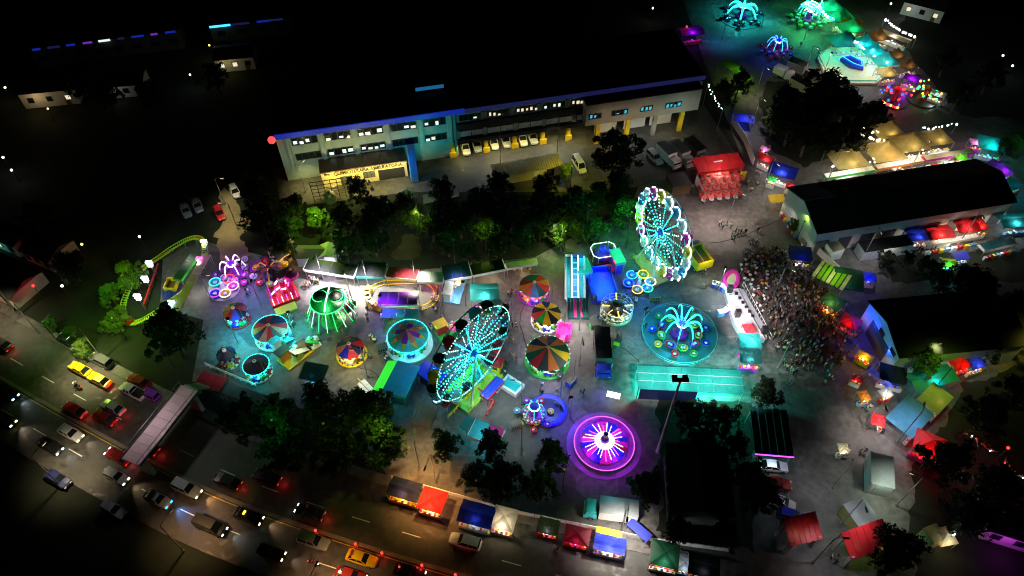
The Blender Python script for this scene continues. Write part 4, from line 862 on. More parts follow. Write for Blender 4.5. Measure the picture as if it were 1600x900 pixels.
for j in range(4):
    q, a = cp[70 + j * 2]; z = ch(70 + j * 2); MB().box(q.x, q.y, z + .1, 1.5, 1.1, .6, 'p_red', a, top=(.95, .85)).box(q.x, q.y, z + .7, .2, 1, .4, 'p_black', a).build('coaster_car', t)
lamp((-6, 0, 7), 'yellowgreen', 180, .4, t, name='ride_light'); lamp((7, 1, 7), 'greenish', 260, .4, t, name='ride_light')
shed('coaster_station', 'long cream roofed boarding platform beside the coaster track', (278, 490), (330, 398), (318, 394), 3.0, 'p_cream', None, panels=6, power=160, lightc='white')
t, wd, dp = shed('green_container_shed', 'long dark green roofed shed inside the coaster oval', (283, 437), (309, 399), (297, 396), 2.8, 'p_dgreen', 'p_green', panels=3)
ctr, rz, wd, dp = foot((255, 450), (272, 450), (282, 434), 1.5); t = thing('yellow_tray_trailer', 'yellow framed open trailer between the green shed and blue tarp', 'trailer', ctr, rz)
MB().box(0, 0, .5, wd, dp, .2, 'p_brown').build('bed', t)
for s in (-1, 1): MB().box(s * wd / 2, 0, .6, .18, dp, .9, 'p_yellow').build('side_board', t); MB().box(0, s * dp / 2, .6, wd, .18, .9, 'p_yellow').build('end_board', t); MB().lathe([(.4, -.1), (.4, .1)], 12, 'rubber').build('wheel', t).matrix_local = Matrix.Translation((s * (wd / 2 - .1), 0, .4)) @ Matrix.Rotation(R(90), 4, 'Y')
t = thing('blue_tarp_heap', 'crumpled bright blue tarp beside the yellow trailer', 'tarp', G(267, 458), .4)
b = MB(); n = 8; vs = [((i / n - .5) * 3, (j / n - .5) * 2.4, max(0.02, 1.3 * (1 - (2 * i / n - 1) ** 2) * (1 - (2 * j / n - 1) ** 2) * rnd.uniform(.7, 1.1))) for i in range(n + 1) for j in range(n + 1)]
b.add(vs, [(i * (n + 1) + j, (i + 1) * (n + 1) + j, (i + 1) * (n + 1) + j + 1, i * (n + 1) + j + 1) for i in range(n) for j in range(n)], CLO['blue']); b.build('tarp', t)
def cluster_lamp(label, u, v, vtop, col, em, power):
    h = max(3.5, min(9, hgt(u, v, vtop))); t = thing('cluster_lamp', label, 'lamp post', G(u, v), 0)
    MB().tube([(0, 0, 0), (0, 0, h)], .07, 'steel', 6).build('pole', t)
    for k in range(3):
        MB().box(0, 0, h - .35 - .5 * k, 1.1 - .15 * k, .5, .22, MATS[em if k != 1 else 'e_white']).build('lamp_bar', t)
    lamp((0, -.9, h - .4), col, power, .3, t, name='cluster_light')
for a in (('lamp post with stacked white bars behind the coaster station', 328, 398, 375, 'white', 'e_lilac', 100), ('lamp post with stacked bars at the far left bend of the coaster', 246, 434, 408, 'lilac', 'e_ice', 100), ('lamp post with stacked bars midway along the coaster red fence', 238, 455, 432, 'white', 'e_ice', 100),
          ('lamp post with stacked bars nearest the hedge', 228, 485, 460, 'white', 'e_lilac', 110), ('lamp post with red topped bars at the station top', 320, 422, 402, 'white', 'e_pink', 110), ('lamp post with stacked cyan bars by the broad dark tree', 277, 490, 470, 'cyan', 'e_ice', 120)):
    cluster_lamp(*a)
t = thing('red_barrier_rail', 'red painted barrier running beside the coaster lamps', 'barrier', (0, 0, 0), 0)
q0, q1 = G(228, 482), G(250, 418)
for k in range(6):
    a_ = q0.lerp(q1, k / 6); c_ = q0.lerp(q1, (k + 1) / 6); MB().tube([(a_.x, a_.y, 1.1), (c_.x, c_.y, 1.1)], .16, 'p_red', 5).tube([(a_.x, a_.y, 0), (a_.x, a_.y, 1.1)], .06, 'p_red', 5).build('barrier_rail', t)
# ---- pink funhouse
ctr, rz, wd, dp = foot((425, 478), (468, 462), (452, 437), 1.0)
t = thing('pink_funhouse', 'glowing pink and red fun house with ramps and a dark roof', 'fairground ride', ctr, rz)
MB().box(0, 0, 0, wd, dp, .9, 'p_red').build('platform', t)
for k in range(5): MB().box(-wd / 2 + wd * (k + .5) / 5, .2, .9, .16, dp * .8, 1.3 + .3 * k, 'p_pink').build('wall_panel', t)
for k in range(6): MB().box(-wd / 2 + wd * (k + .5) / 6, -dp / 2 - .02, .95, .1, .1, 1.6, MATS['e_pink' if k % 2 else 'e_white']).build('light_tube', t)
for k in range(7): MB().box(rnd.uniform(-.4, .4) * wd, rnd.uniform(-.4, .4) * dp, 2.3, .9, .22, .16, MATS[('e_lilac', 'e_pink', 'e_white')[k % 3]], rnd.uniform(0, 3)).build('light_tube', t)
MB().box(-wd * .1, -dp / 2 - 1.1, .0, wd * .75, 1.8, .35, 'p_lime').build('ramp', t)
MB().box(wd * .28, dp * .42, 3.4, wd * .5, dp * .4, .15, 'p_dgrey', .1).build('roof', t); MB().lathe([(1.3, 3.2), (1.2, 3.8), (.4, 4.2)], 12, 'p_pink', (wd * .5, dp * .2)).build('dome', t)
lamp((0, -dp * .2, 4.6), 'pink', 230, .3, t, name='ride_light'); lamp((-wd * .4, -dp * .5, 2.6), 'red', 130, .3, t, name='ride_light')
t = thing('octopus_frame_ride', 'tangle of red yellow and black ride arms above the pink fun house', 'fairground ride', G(425, 432), 0)
MB().lathe([(1.4, 0), (1.2, .8), (.4, 1.2), (.35, 3)], 12, 'p_black').build('hub', t)
for k in range(9):
    a = k * .7; MB().tube([(0, 0, 2.6), (1.6 * math.cos(a), 1.6 * math.sin(a), 3.2), (2.8 * math.cos(a), 2.8 * math.sin(a), 1.8)], .12, Pm(('red', 'yellow', 'black')[k % 3]), 5).build('arm', t)
    obj('ride_tub', tub_mesh(('red', 'yellow', 'white')[k % 3]), t, (3.0 * math.cos(a), 3.0 * math.sin(a), .9))
lamp((0, 0, 5), 'lilac', 120, .3, t, name='ride_light')
# ---- kiddie rides
def kiddie(label, u, v, rz, cols, ln=5.2, wd=3.2, light=('yellow', 150), name='kiddie_ride'):
    t = thing(name, label, 'fairground ride', G(u, v), rz)
    MB().box(0, 0, 0, ln, wd, .35, Pm(cols[0])).build('platform', t)
    MB().box(-ln * .3, wd * .25, .35, ln * .35, wd * .4, 2.2, Pm(cols[1])).build('tower', t); MB().box(-ln * .3, wd * .25, 2.55, ln * .45, wd * .52, .14, CLO[cols[2]]).build('roof', t)
    MB().slab([(-ln * .1, -wd * .35, 2.1), (ln * .45, -wd * .35, .45), (ln * .45, wd * .0, .45), (-ln * .1, 0, 2.1)], .1, Pm(cols[3])).build('slide', t)
    for k in range(4): obj('ride_car', kidcar_mesh(cols[(k + 1) % 4]), t, (-ln * .1 + ln * .16 * k, wd * .3 - .5 * (k % 2), .35), k)
    lamp((0, -.5, 4), light[0], light[1], .3, t, name='ride_light')
    return t
kiddie('yellow and white children ride beside the black carousel', 462, 557, R(50), ('yellow', 'orange', 'dteal', 'white'))
kiddie('cyan children climbing ride behind the yellow one', 446, 540, R(60), ('sky', 'white', 'cyan', 'cyan'), 4, 2.6, ('cyan', 110))
kiddie('white and grey box ride in the middle of the left fair', 484, 541, R(40), ('white', 'grey', 'dgrey', 'green'), 3.4, 2.4, ('white', 90))
kiddie('blue and white train shaped slide beside the oval track', 712, 452, R(80), ('sky', 'white', 'white', 'orange'), 7, 3, ('cool', 230))
kiddie('rainbow striped play tower at the edge of the turquoise ferris wheel', 705, 520, R(30), ('green', 'red', 'yellow', 'pink'), 5, 3.6, ('white', 60))
# ---- slide tower, blue boxes and arch
ctr, rz, wd, dp = foot((884, 466), (914, 466), (914, 418), 1)
t = thing('inflatable_slide', 'tall white and blue lane slide with lit rails', 'slide', ctr, rz)
MB().box(0, dp * .46, 0, wd, dp * .1, 4.6, 'p_blue').build('tower', t)
for k in range(3): MB().slab([(-wd / 2 + wd * k / 3 + .1, -dp / 2, .4), (-wd / 2 + wd * (k + 1) / 3 - .1, -dp / 2, .4), (-wd / 2 + wd * (k + 1) / 3 - .1, dp * .42, 4.4), (-wd / 2 + wd * k / 3 + .1, dp * .42, 4.4)], .4, 'p_sky' if k % 2 else 'p_cyan').build('lane', t)
for k in range(4): MB().tube([(-wd / 2 + wd * k / 3, -dp / 2, .7), (-wd / 2 + wd * k / 3, dp * .42, 4.8)], .2, 'p_white', 6).build('lane_wall', t)
for k in range(2): MB().tube([(-wd / 2 + wd * (k + 1) / 3, -dp / 2, .95), (-wd / 2 + wd * (k + 1) / 3, dp * .42, 5.05)], .07, MATS['e_ice'], 5).build('rail_light', t)
for k in range(7): MB().box(0, -dp * .45 + dp * .12 * k, .85 + .55 * k, wd * .3, .14, .1, MATS['e_azure']).build('lane_light', t)
lamp((0, -dp * .3, 5.5), 'cool', 240, .3, t, name='ride_light')
def bouncy(label, a, bq, c, h, col, col2, light):
    ctr, rz, wd, dp = foot(a, bq, c, 0); t = thing('bouncy_castle', label, 'bouncy castle', ctr, rz)
    MB().box(0, 0, 0, wd, dp, .6, Pm(col)).build('cushion', t)
    for sx in (-1, 1):
        for sy in (-1, 1): MB().lathe([(.45, 0), (.5, h * .5), (.42, h), (.1, h + .7)], 10, Pm(col2), (sx * (wd / 2 - .45), sy * (dp / 2 - .45))).build('tower', t)
    for s in (-1, 1): MB().box(s * (wd / 2 - .2), 0, .6, .35, dp - 1.6, h * .55, Pm(col2)).build('side_wall', t)
    MB().box(0, dp / 2 - .2, .6, wd - 1.6, .35, h * .7, Pm(col)).build('back_wall', t)
    lamp((0, 0, h + 2), light[0], light[1], .3, t, name='ride_light'); return t
bouncy('deep blue bouncy castle between the slide and the teacups', (925, 475), (968, 470), (966, 420), 1.4, 'blue', 'navy', ('blue', 1500))
t, wd, dp = shed('teal_ticket_block', 'boxy teal roofed block behind the tall slide', (905, 428), (926, 424), (922, 402), 3.6, 'p_teal', 'p_cyan', power=90, lightc='cyan'); MB().box(0, 0, 0, wd - .8, dp - .8, 3.3, 'p_sky').build('cabin', t); lamp((0, 0, 6.5), 'cyan', 120, .3, t, name='roof_light')
t, wd, dp = shed('teal_side_block', 'teal roofed booth with a blue and magenta front right of the arch', (963, 412), (978, 409), (972, 386), 3.6, 'p_teal', 'p_cyan', power=90, lightc='pink'); MB().box(0, 0, 0, wd - .6, dp - .8, 3.3, 'p_blue').build('cabin', t); lamp((0, 0, 6.5), 'cyan', 100, .3, t, name='roof_light')
ctr, rz, wd, dp = foot((928, 414), (965, 408), (958, 386), .5); t = thing('boxing_ring_ride', 'square ring ride framed by a pale lit tube with a blue centre', 'fairground ride', ctr, rz)
MB().box(0, 0, 0, wd, dp, .5, 'p_black').build('platform', t)
fr = [(-wd / 2 + .8, -dp / 2), (wd / 2 - .8, -dp / 2), (wd / 2, -dp / 2 + .8), (wd / 2, dp / 2 - .8), (wd / 2 - .8, dp / 2), (-wd / 2 + .8, dp / 2), (-wd / 2, dp / 2 - .8), (-wd / 2, -dp / 2 + .8)]
MB().tube([(x, y, 2.2) for x, y in fr], .09, E('e_palegreen', (.75, 1, .8), 1.2), 5, True).build('frame_light', t)
for x, y in fr: MB().tube([(x, y, .5), (x, y, 2.2)], .06, 'p_white', 5).build('post', t)
MB().lathe([(1.6, .5), (1.7, 1.4), (.9, 2.6), (.1, 3)], 14, 'p_blue').build('centre_dome', t)
MB().box(0, -dp / 2 - 1.2, 0, wd * .8, 2, .3, 'p_red').build('entry_mat', t); lamp((0, -.5, 4.2), 'blue', 260, .3, t, name='ride_light'); lamp((0, -dp / 2 - 1.4, 2.2), 'red', 90, .2, t, name='entry_light')
# ---- shooting tent pink/blue in the middle
t, wd, dp = shed('striped_game_tent', 'blue and magenta striped game tent on pale ground below the slide', (888, 493), (921, 493), (923, 468), 3.0, CLO['dteal'], CLO['dteal'], panels=7, tilt=.5, power=320, lightc='white')
for i, o in enumerate([c for c in t.children if c.name.startswith('roof_panel')]):
    if i in (2, 4): o.data.materials[0] = CLO['pink']
bouncy('small magenta inflatable beside the yellow and black carousel', (866, 532), (890, 536), (896, 512), 1.0, 'pink', 'pink', ('white', 140))
# ---- pool
ctr, rz, wd, dp = foot((779, 600), (806, 617), (820, 600), 1.0); t = thing('paddle_pool', 'square turquoise paddle pool with a white rim', 'pool', ctr, rz)
MB().box(0, 0, 0, wd, dp, .5, 'p_white').build('base', t); MB().box(0, 0, .5, wd - .8, dp - .8, .12, M('poolwater', (.03, .45, .48), .08, .15, 1)).build('water', t)
for s in (-1, 1): MB().box(s * (wd / 2 - .2), 0, .5, .4, dp, .45, 'p_white').build('rim', t); MB().box(0, s * (dp / 2 - .2), .5, wd - .82, .4, .45, 'p_white').build('rim', t)
lamp((0, 0, 4.5), 'cyan', 210, .3, t, name='pool_light'); lamp((-1, -5, 4.5), 'white', 240, .3, t, name='pool_flood')
# ---- skating octagon upper fair
p = G(1331, 104); t = thing('bumper_rink', 'pale eight sided rink with a blue inflatable in the middle', 'rink', p, 0)
MB().lathe([(8.4, 0), (8.4, .5), (8.2, .55), (.1, .5)], 8, 'p_cream', a0=PI / 8).build('platform', t)
for i in range(8):
    a0, a1 = PI / 8 + 2 * PI * i / 8, PI / 8 + 2 * PI * (i + 1) / 8; x0, y0, x1_, y1_ = 8.2 * math.cos(a0), 8.2 * math.sin(a0), 8.2 * math.cos(a1), 8.2 * math.sin(a1)
    MB().tube([(x0, y0, 1.1), (x1_, y1_, 1.1)], .14, 'p_teal' if i in (4, 5, 6) else 'p_salmon', 5).tube([(x0, y0, .5), (x0, y0, 1.1)], .1, 'p_white', 5).build('barrier', t)
b = MB(); b.tube([(-2.2, 1.5, 1.1), (-.5, 2, 1.3), (1.6, -.2, 1.2), (1.2, -2.4, 1.1), (-.6, -1.4, 1.2)], .65, 'p_blue', 8, True); b.tube([(-2.2, 1.5, 1.7), (-.5, 2, 1.9), (1.6, -.2, 1.8), (1.2, -2.4, 1.7), (-.6, -1.4, 1.8)], .1, MATS['e_azure'], 5, True); b.build('inflatable_ring', t)
lamp((2, -5, 7), (1, .85, .7), 1000, .4, t, name='rink_light'); lamp((-5, 4, 6), 'teal', 900, .4, t, name='rink_light')

# ---- generators and power cables on the midway
for l, u, v, rz, col in (('grey generator box behind the star carousel', 598, 548, .3, 'grey'), ('yellow generator box beside the black truck', 965, 535, 1.2, 'yellow'), ('green generator box left of the glass ride', 930, 512, .2, 'green'), ('red generator box beside the swing ride', 548, 478, .6, 'red'), ('blue generator box below the largest carousel', 892, 600, .9, 'blue'), ('grey generator box beside the kiddie octopus', 805, 668, .4, 'grey'), ('orange generator box near the teacups', 1022, 468, .1, 'orange')):
    t = thing('generator', l, 'generator', G(u, v), rz)
    MB().box(0, 0, .25, 1.9, 1.0, 1.1, Pm(col)).build('housing', t); MB().box(0, 0, 1.35, 1.95, 1.05, .08, 'p_dgrey').build('lid', t); MB().tube([(.6, .3, 1.4), (.6, .3, 1.9)], .06, 'dsteel', 6).build('exhaust', t)
    for k in range(4): MB().box(-.6 + .4 * k, -.52, .5, .25, .04, .6, 'p_black').build('vent', t)
    for s in (-1, 1): MB().box(s * .7, 0, 0, .15, 1.0, .25, 'dsteel').build('skid', t)
for l, pts in (('black cable snaking from the star carousel generator', ((600, 550), (612, 560), (628, 558), (640, 566))), ('black cable across the lane below the yellow carousel', ((560, 575), (585, 582), (600, 600), (618, 618))), ('black cable beside the black truck', ((965, 538), (985, 552), (1000, 566))), ('black cable between the wedge carousels', ((822, 470), (812, 500), (820, 530), (826, 560))), ('black cable in front of the swing ride', ((548, 482), (530, 500), (512, 496))), ('black cable left of the purple ride', ((892, 604), (888, 640), (900, 668))), ('black cable across the open square', ((1110, 380), (1150, 372), (1190, 356), (1222, 340))), ('black cable along the grey lane by the train slide', ((690, 470), (694, 500), (684, 530), (680, 560))), ('black cable toward the teacups', ((1020, 470), (1006, 462), (1000, 452)))):
    q = catmull([G(*a, .05) for a in pts], 6); tag(MB().tube([(a.x + rnd.uniform(-.12, .12), a.y + rnd.uniform(-.12, .12), .05) for a in q], .05, 'rubber', 5).build('power_cable'), l, 'cable')
# ================================================================ STALLS AND TENTS
shed('back_row_stall', 'long black roofed stall with white front at the left of the back row', (474, 421), (552, 432), (552, 413), 3.0, 'p_black', 'p_white', panels=4, power=420, lightc='lilac')
shed('back_row_stall', 'black roofed stall with cyan posts in the back row', (556, 432), (600, 433), (602, 410), 3.0, 'p_black', 'p_dteal', panels=3, power=260, lightc='cool')
shed('back_row_stall', 'maroon canopied stall beside the yellow lit stretch of the back row', (602, 432), (650, 437), (652, 421), 3.0, CLO['maroon'], CLO['cream'], panels=3, power=320, lightc='white')
shed('back_row_stall', 'grey topped stall right of the maroon canopies', (653, 440), (692, 441), (694, 425), 2.8, 'p_grey', 'p_white', panels=2, power=150, lightc='pink')
shed('back_row_stall', 'navy roofed stall at the middle of the back row', (694, 438), (737, 431), (734, 408), 3.0, 'p_navy', 'p_white', panels=3, power=200, lightc='white')
shed('back_row_stall', 'dark roofed stall with a warm counter near the right end of the back row', (739, 430), (790, 420), (786, 404), 3.0, 'p_black', 'p_white', panels=3, power=260, lightc='warm')
shed('back_row_stall', 'low white counter stall at the right end of the back row', (792, 419), (840, 411), (838, 403), 2.4, 'p_cream', 'p_white', panels=3, power=120, lightc='warm')
def cabin(label, u, v, wd, dp, h, rz, wallm, roofm, name='small_cabin', light=None):
    t = thing(name, label, 'cabin', G(u, v), rz)
    MB().box(0, 0, 0, wd, dp, h, wallm).build('wall', t)
    for s in (-1, 1):
        q = [(-wd / 2 - .2, s * (dp / 2 + .2), h - .05), (wd / 2 + .2, s * (dp / 2 + .2), h - .05), (wd / 2 + .2, 0, h + .8), (-wd / 2 - .2, 0, h + .8)]
        MB().slab(q if s < 0 else q[::-1], .08, roofm).build('roof_slope', t)
    MB().box(0, -dp / 2 - .03, 0, .9, .08, 2, 'dsteel').build('door', t); MB().box(wd * .32, -dp / 2 - .03, 1, .8, .08, .8, 'glass').build('window', t)
    if light: lamp((0, -dp / 2 - 1.2, h), light[0], light[1], .2, t, name='cabin_light')
    return t
cabin('grey cabin with a pale front behind the back row stalls', 490, 408, 5, 3, 2.6, R(0), 'plaster', 'p_dgrey', light=('cool', 40))
cabin('white gabled cabin beside the grey one behind the stalls', 516, 407, 3, 3, 2.6, R(90), 'whitewall', 'p_grey', light=('cool', 30))
cabin('orange lit hut on the earth bank at the left end of the stalls', 440, 406, 2.6, 3.4, 2.5, R(50), 'yellowwall', 'roofgrey', light=('orange', 70))
def stall(label, u, v, wd, dp, rz, h=2.6, pk=1.0, col='blue', kind='pyr', light=None, counter='white', valance=None, name='market_stall', goods=('red', 'yellow', 'white'), cat='stall', group=None):
    p = G(u, v, h); t = thing(name, label, cat, (p.x, p.y, 0), rz, group); x, y = wd / 2, dp / 2
    for sx in (-1, 1):
        for sy in (-1, 1): MB().tube([(sx * (x - .1), sy * (y - .1), 0), (sx * (x - .1), sy * (y - .1), h)], .05, 'steel', 5).build('post', t)
    cs = [(-x, -y, h), (x, -y, h), (x, y, h), (-x, y, h)]; m = CLO[col]
    if kind == 'pyr':
        for i in range(4):
            a_, c_ = Vector(cs[i]), Vector(cs[(i + 1) % 4]); ap = Vector((0, 0, h + pk)); md = (a_ + c_) / 2 * .5 + ap * .5 - Vector((0, 0, .12))
            b = MB(); b.add([a_, c_, ap, md], [(0, 1, 3), (1, 2, 3), (2, 0, 3)], m); b.build('canopy_panel', t)
    elif kind == 'gable':
        for s in (-1, 1):
            vs = []
            for i in range(7):
                for j in range(4): vs.append((-x + 2 * x * i / 6, s * y * (1 - j / 3), h + pk * j / 3 - .16 * math.sin(PI * j / 3) * (.6 + .4 * math.cos(i * 2.1 + wd)) - (.10 * math.sin(PI * ((i / 6 * 2) % 1)) if j < 3 else 0)))
            fs = [(i * 4 + j, (i + 1) * 4 + j, (i + 1) * 4 + j + 1, i * 4 + j + 1) for i in range(6) for j in range(3)]
            MB().add(vs, fs if s < 0 else [f[::-1] for f in fs], m).build('canopy_panel', t)
    elif kind == 'flat':
        MB().slab([(-x, -y, h - .15), (x, -y, h - .15), (x, y, h + .15), (-x, y, h + .15)], .04, m).build('canopy', t)
    else:
        n = 10; vs = []
        for i in range(n + 1):
            for j in range(n + 1):
                a_, c_ = 2 * i / n - 1, 2 * j / n - 1; r_ = min(1, math.hypot(a_, c_) * .8 + .2 * max(abs(a_), abs(c_))); vs.append((a_ * x, c_ * y, h + pk * (1 - r_) ** 1.7 - .25 * (1 - (abs(a_ * c_))) * max(abs(a_), abs(c_)) ** 4 * .6))
        b = MB(); b.add(vs, [(i * (n + 1) + j, (i + 1) * (n + 1) + j, (i + 1) * (n + 1) + j + 1, i * (n + 1) + j + 1) for i in range(n) for j in range(n)], m); b.build('canopy', t, True)
    if valance:
        for i in range(4):
            a_, c_ = Vector(cs[i]), Vector(cs[(i + 1) % 4])
            for k in range(6):
                p0, p1 = a_.lerp(c_, k / 6), a_.lerp(c_, (k + 1) / 6); d = Vector((0, 0, -.4)); o = Vector((p0.x, p0.y, 0)).normalized() * .03
                MB().add([p0 + o, p1 + o, p1 + o + d, p0 + o + d], [(0, 1, 2, 3)], CLO[valance[k % len(valance)]]).build('valance_flap', t)
    if counter:
        MB().box(0, -y + .35, 0, wd * .9, .6, .9, Pm(counter)).build('counter', t)
        for k in range(5): MB().box(-wd * .38 + wd * .19 * k, -y + .35, .9, .3, .35, .12 + .18 * ((k * 7) % 3), Pm(goods[k % len(goods)])).build('goods', t)
    if light: lamp((0, -y * .5, h - .35), light[0], light[1], .15, t, name='stall_light')
    return t
RZ = lambda u, v: road_t(G(u, v))
for a in (
    ('dark navy roadside canopy with yellow lit counter left of the red tent', 632, 764, 4.6, 3.0, RZ(632, 764), 2.6, .5, 'navy', 'gable', ('orange', 150), 'yellow'),
    ('bright red pyramid tent standing on the orange lit forecourt', 676, 781, 3.7, 3.4, RZ(676, 781), 2.5, 1.0, 'red', 'pyr', ('orange', 260), 'white'),
    ('blue roadside canopy in shadow left of the grey tent', 745, 803, 5.0, 3.4, RZ(745, 803), 2.6, .6, 'blue', 'gable', ('cool', 18), 'white'),
    ('grey white pyramid tent beside the blue roadside canopy', 788, 810, 3.4, 3.4, RZ(788, 810), 2.6, 1.1, 'white', 'pyr', ('warm', 120), 'white'),
    ('small grey flat topped food cart beside the fence', 857, 822, 3.0, 2.2, RZ(857, 822), 2.3, .3, 'grey', 'flat', ('white', 40), 'red'),
    ('red and dark teal butterfly shaped parasol stall by the fence', 902, 836, 3.6, 2.6, RZ(902, 836), 2.3, .9, 'maroon', 'pyr', ('pink', 40), 'red'),
    ('long royal blue canopy at the kerb with a pale scooter beside it', 953, 850, 4.4, 2.4, RZ(953, 850), 2.4, .4, 'blue', 'gable', ('warm', 120), 'white'),
    ('yellow and orange striped stall roof behind the royal blue canopy', 951, 834, 3.6, 1.4, RZ(951, 834), 2.3, .3, 'yellow', 'flat', ('warm', 40), 'orange'),
    ('dark green square tent with red and yellow valance by the kerb', 1039, 866, 3.9, 3.6, RZ(1039, 866), 2.6, 1.0, 'dgreen', 'pyr', ('white', 110), 'white', ('red', 'orange', 'maroon')),
    ('pale blue wrapped goods stand right of the dark green tent', 1070, 880, 2.6, 2.4, RZ(1070, 880), 2.0, .7, 'grey', 'pyr', ('cool', 50), 'sky'),
    ('dark covered stall at the bottom end of the fence', 1100, 884, 4.2, 3.0, RZ(1100, 884), 2.4, .4, 'black', 'gable', ('cool', 40), 'dgreen'),
    ('narrow blue leaning canopy behind the white truck', 999, 828, 3.6, 1.3, R(-45), 2.4, .2, 'blue', 'flat', None, None),
    ('blue snack tent at the corner of the market street', 1224, 266, 5.6, 4.2, R(-28), 2.8, .6, 'blue', 'gable', ('white', 150), 'white'),
    ('red topped counter stall just left of the blue snack tent', 1199, 248, 3.0, 2.2, R(-40), 2.4, .5, 'red', 'gable', ('white', 90), 'white'),
    ('square royal blue tent beside the crowd under the market hall', 1251, 396, 4.2, 3.4, R(-8), 2.6, .3, 'blue', 'flat', ('white', 120), 'white'),
    ('blue canopy left of the red canopies below the market hall', 1434, 366, 4.6, 3.2, R(3), 2.6, .4, 'blue', 'gable', ('white', 70), 'white'),
    ('dark blue canopy tucked against the market hall', 1440, 347, 5.0, 3.2, R(3), 2.8, .4, 'blue', 'gable', ('blue', 70), 'white'),
    ('wide red canopy in the middle of the stalls below the hall', 1466, 362, 5.4, 3.6, R(6), 2.7, .5, 'red', 'gable', ('warm', 220), 'white'),
    ('red canopy right of the wide one below the hall', 1509, 352, 4.6, 3.6, R(6), 2.7, .5, 'red', 'gable', ('warm', 180), 'white'),
    ('small red canopy at the right end of the red pair', 1530, 349, 2.6, 3.4, R(6), 2.6, .5, 'red', 'pyr', ('warm', 100), 'white'),
    ('teal canopy with a white edge at the far right below the hall', 1584, 344, 6.0, 3.6, R(8), 2.8, .5, 'teal', 'gable', ('cool', 160), 'sky'),
    ('teal market stall with a bright white counter at the right edge of the street', 1549, 224, 5.2, 5.0, R(-20), 2.9, 1.2, 'teal', 'pyr', ('teal', 330), 'white'),
    ('violet lit long stall at the hall corner', 1562, 262, 3.0, 5.0, R(35), 2.6, .5, 'purple', 'gable', ('purple', 190), 'pink'),
    ('small cyan stall beside the violet one at the hall corner', 1583, 286, 2.8, 3.0, R(35), 2.5, .4, 'sky', 'flat', ('cyan', 110), 'red'),
    ('green roofed stall with glowing orange front beside the crowd', 1303, 470, 3.6, 3.6, R(-50), 2.7, .8, 'dgreen', 'pyr', ('orange', 260), 'orange'),
    ('crimson tent behind the crowd near the blue lights', 1329, 502, 3.2, 3.0, R(-40), 2.5, .5, 'red', 'pyr', ('red', 50), 'white'),
    ('navy flat tent with a white side table near the teal awning', 1396, 584, 4.2, 3.2, R(-18), 2.6, .2, 'navy', 'flat', ('blue', 60), 'white'),
    ('teal striped awning under the bright green tree', 1456, 590, 8.0, 3.4, R(16), 2.7, .5, 'teal', 'gable', ('teal', 140), None),
    ('small red tent right of the teal awning', 1500, 566, 3.4, 2.6, R(20), 2.5, .8, 'red', 'pyr', ('red', 90), 'red'),
    ('small bright blue tent right of the small red tent', 1524, 566, 3.0, 2.4, R(20), 2.5, .6, 'blue', 'pyr', ('white', 70), 'white'),
    ('red and white tent standing alone on the pale lit lane', 1372, 656, 2.3, 2.1, R(70), 2.2, .6, 'red', 'pyr', ('white', 60), 'white'),
    ('pale blue grey flat roof stand on the right lane', 1422, 650, 6.6, 4.6, R(40), 2.8, .2, 'sky', 'flat', ('cool', 50), 'white'),
    ('cream flat roof stand joined behind the blue grey one', 1462, 622, 5.0, 3.6, R(40), 2.7, .2, 'cream', 'flat', ('warm', 50), 'white'),
    ('red pyramid tent with white panel at the right lane corner', 1453, 694, 4.4, 4.0, R(-30), 2.7, 1.3, 'red', 'pyr', ('red', 120), 'pink'),
    ('turquoise square tent with pink wings beside the octopus fence', 1172, 532, 3.6, 3.0, R(-6), 2.9, .9, 'teal', 'pyr', ('cyan', 150), 'pink'),
    ('dark turquoise booth roof just below the turquoise square tent', 1172, 556, 3.6, 3.0, R(-6), 2.6, .4, 'dteal', 'gable', ('white', 130), 'pink'),
    ('red and white striped pointed kiosk behind the turquoise tent', 1171, 513, 2.0, 2.0, R(10), 2.6, 1.3, 'red', 'pyr', ('white', 90), 'white'),
    ('slate blue tent with a bright blue side below the middle fair', 490, 581, 4.2, 3.2, R(-12), 2.7, .3, 'dteal', 'flat', ('azure', 70), 'sky'),
    ('turquoise tent with magenta walls behind the turquoise ferris wheel', 757, 456, 5.0, 4.0, R(3), 3.2, .7, 'teal', 'gable', ('white', 240), 'pink'),
    ('yellow lit stall row leading into the upper fair', 1150, 110, 3.0, 9.0, R(32), 2.4, .4, 'lime', 'gable', ('yellowgreen', 240), None),
    ('small dark blue tent behind the lime stall row', 1162, 184, 4.5, 3.0, R(-10), 2.6, .6, 'blue', 'gable', ('blue', 130), None),
    ('violet tent at the far corner of the upper fair', 1080, 48, 6, 4, R(10), 2.8, .6, 'purple', 'gable', ('purple', 150), 'pink'),
    ('orange tent behind the green peaks of the upper fair', 1330, 34, 5, 4, R(-30), 2.8, 1.0, 'orange', 'pyr', ('orange', 230), 'white'),
    ('purple lit stall past the rink in the upper fair', 1427, 122, 4, 3, R(-35), 2.5, .6, 'purple', 'gable', ('purple', 200), 'white'),
    ('dark slate roof right of the yellow hatched frame', 1327, 436, 5.0, 5.0, R(-14), 2.8, .3, 'dteal', 'flat', ('cool', 30), None),
    ('yellow cloth stall at the pale gable of the market hall', 1214, 310, 3.2, 2.0, R(5), 2.3, .3, 'yellow', 'flat', ('warm', 40), None),
    ('red lit small tent left of the rink platform', 1296, 118, 2.2, 2.2, R(0), 2.2, .8, 'red', 'pyr', ('red', 70), 'red')):
    kw = dict(zip(('label', 'u', 'v', 'wd', 'dp', 'rz', 'h', 'pk', 'col', 'kind', 'light', 'counter', 'valance'), a)); stall(**kw)
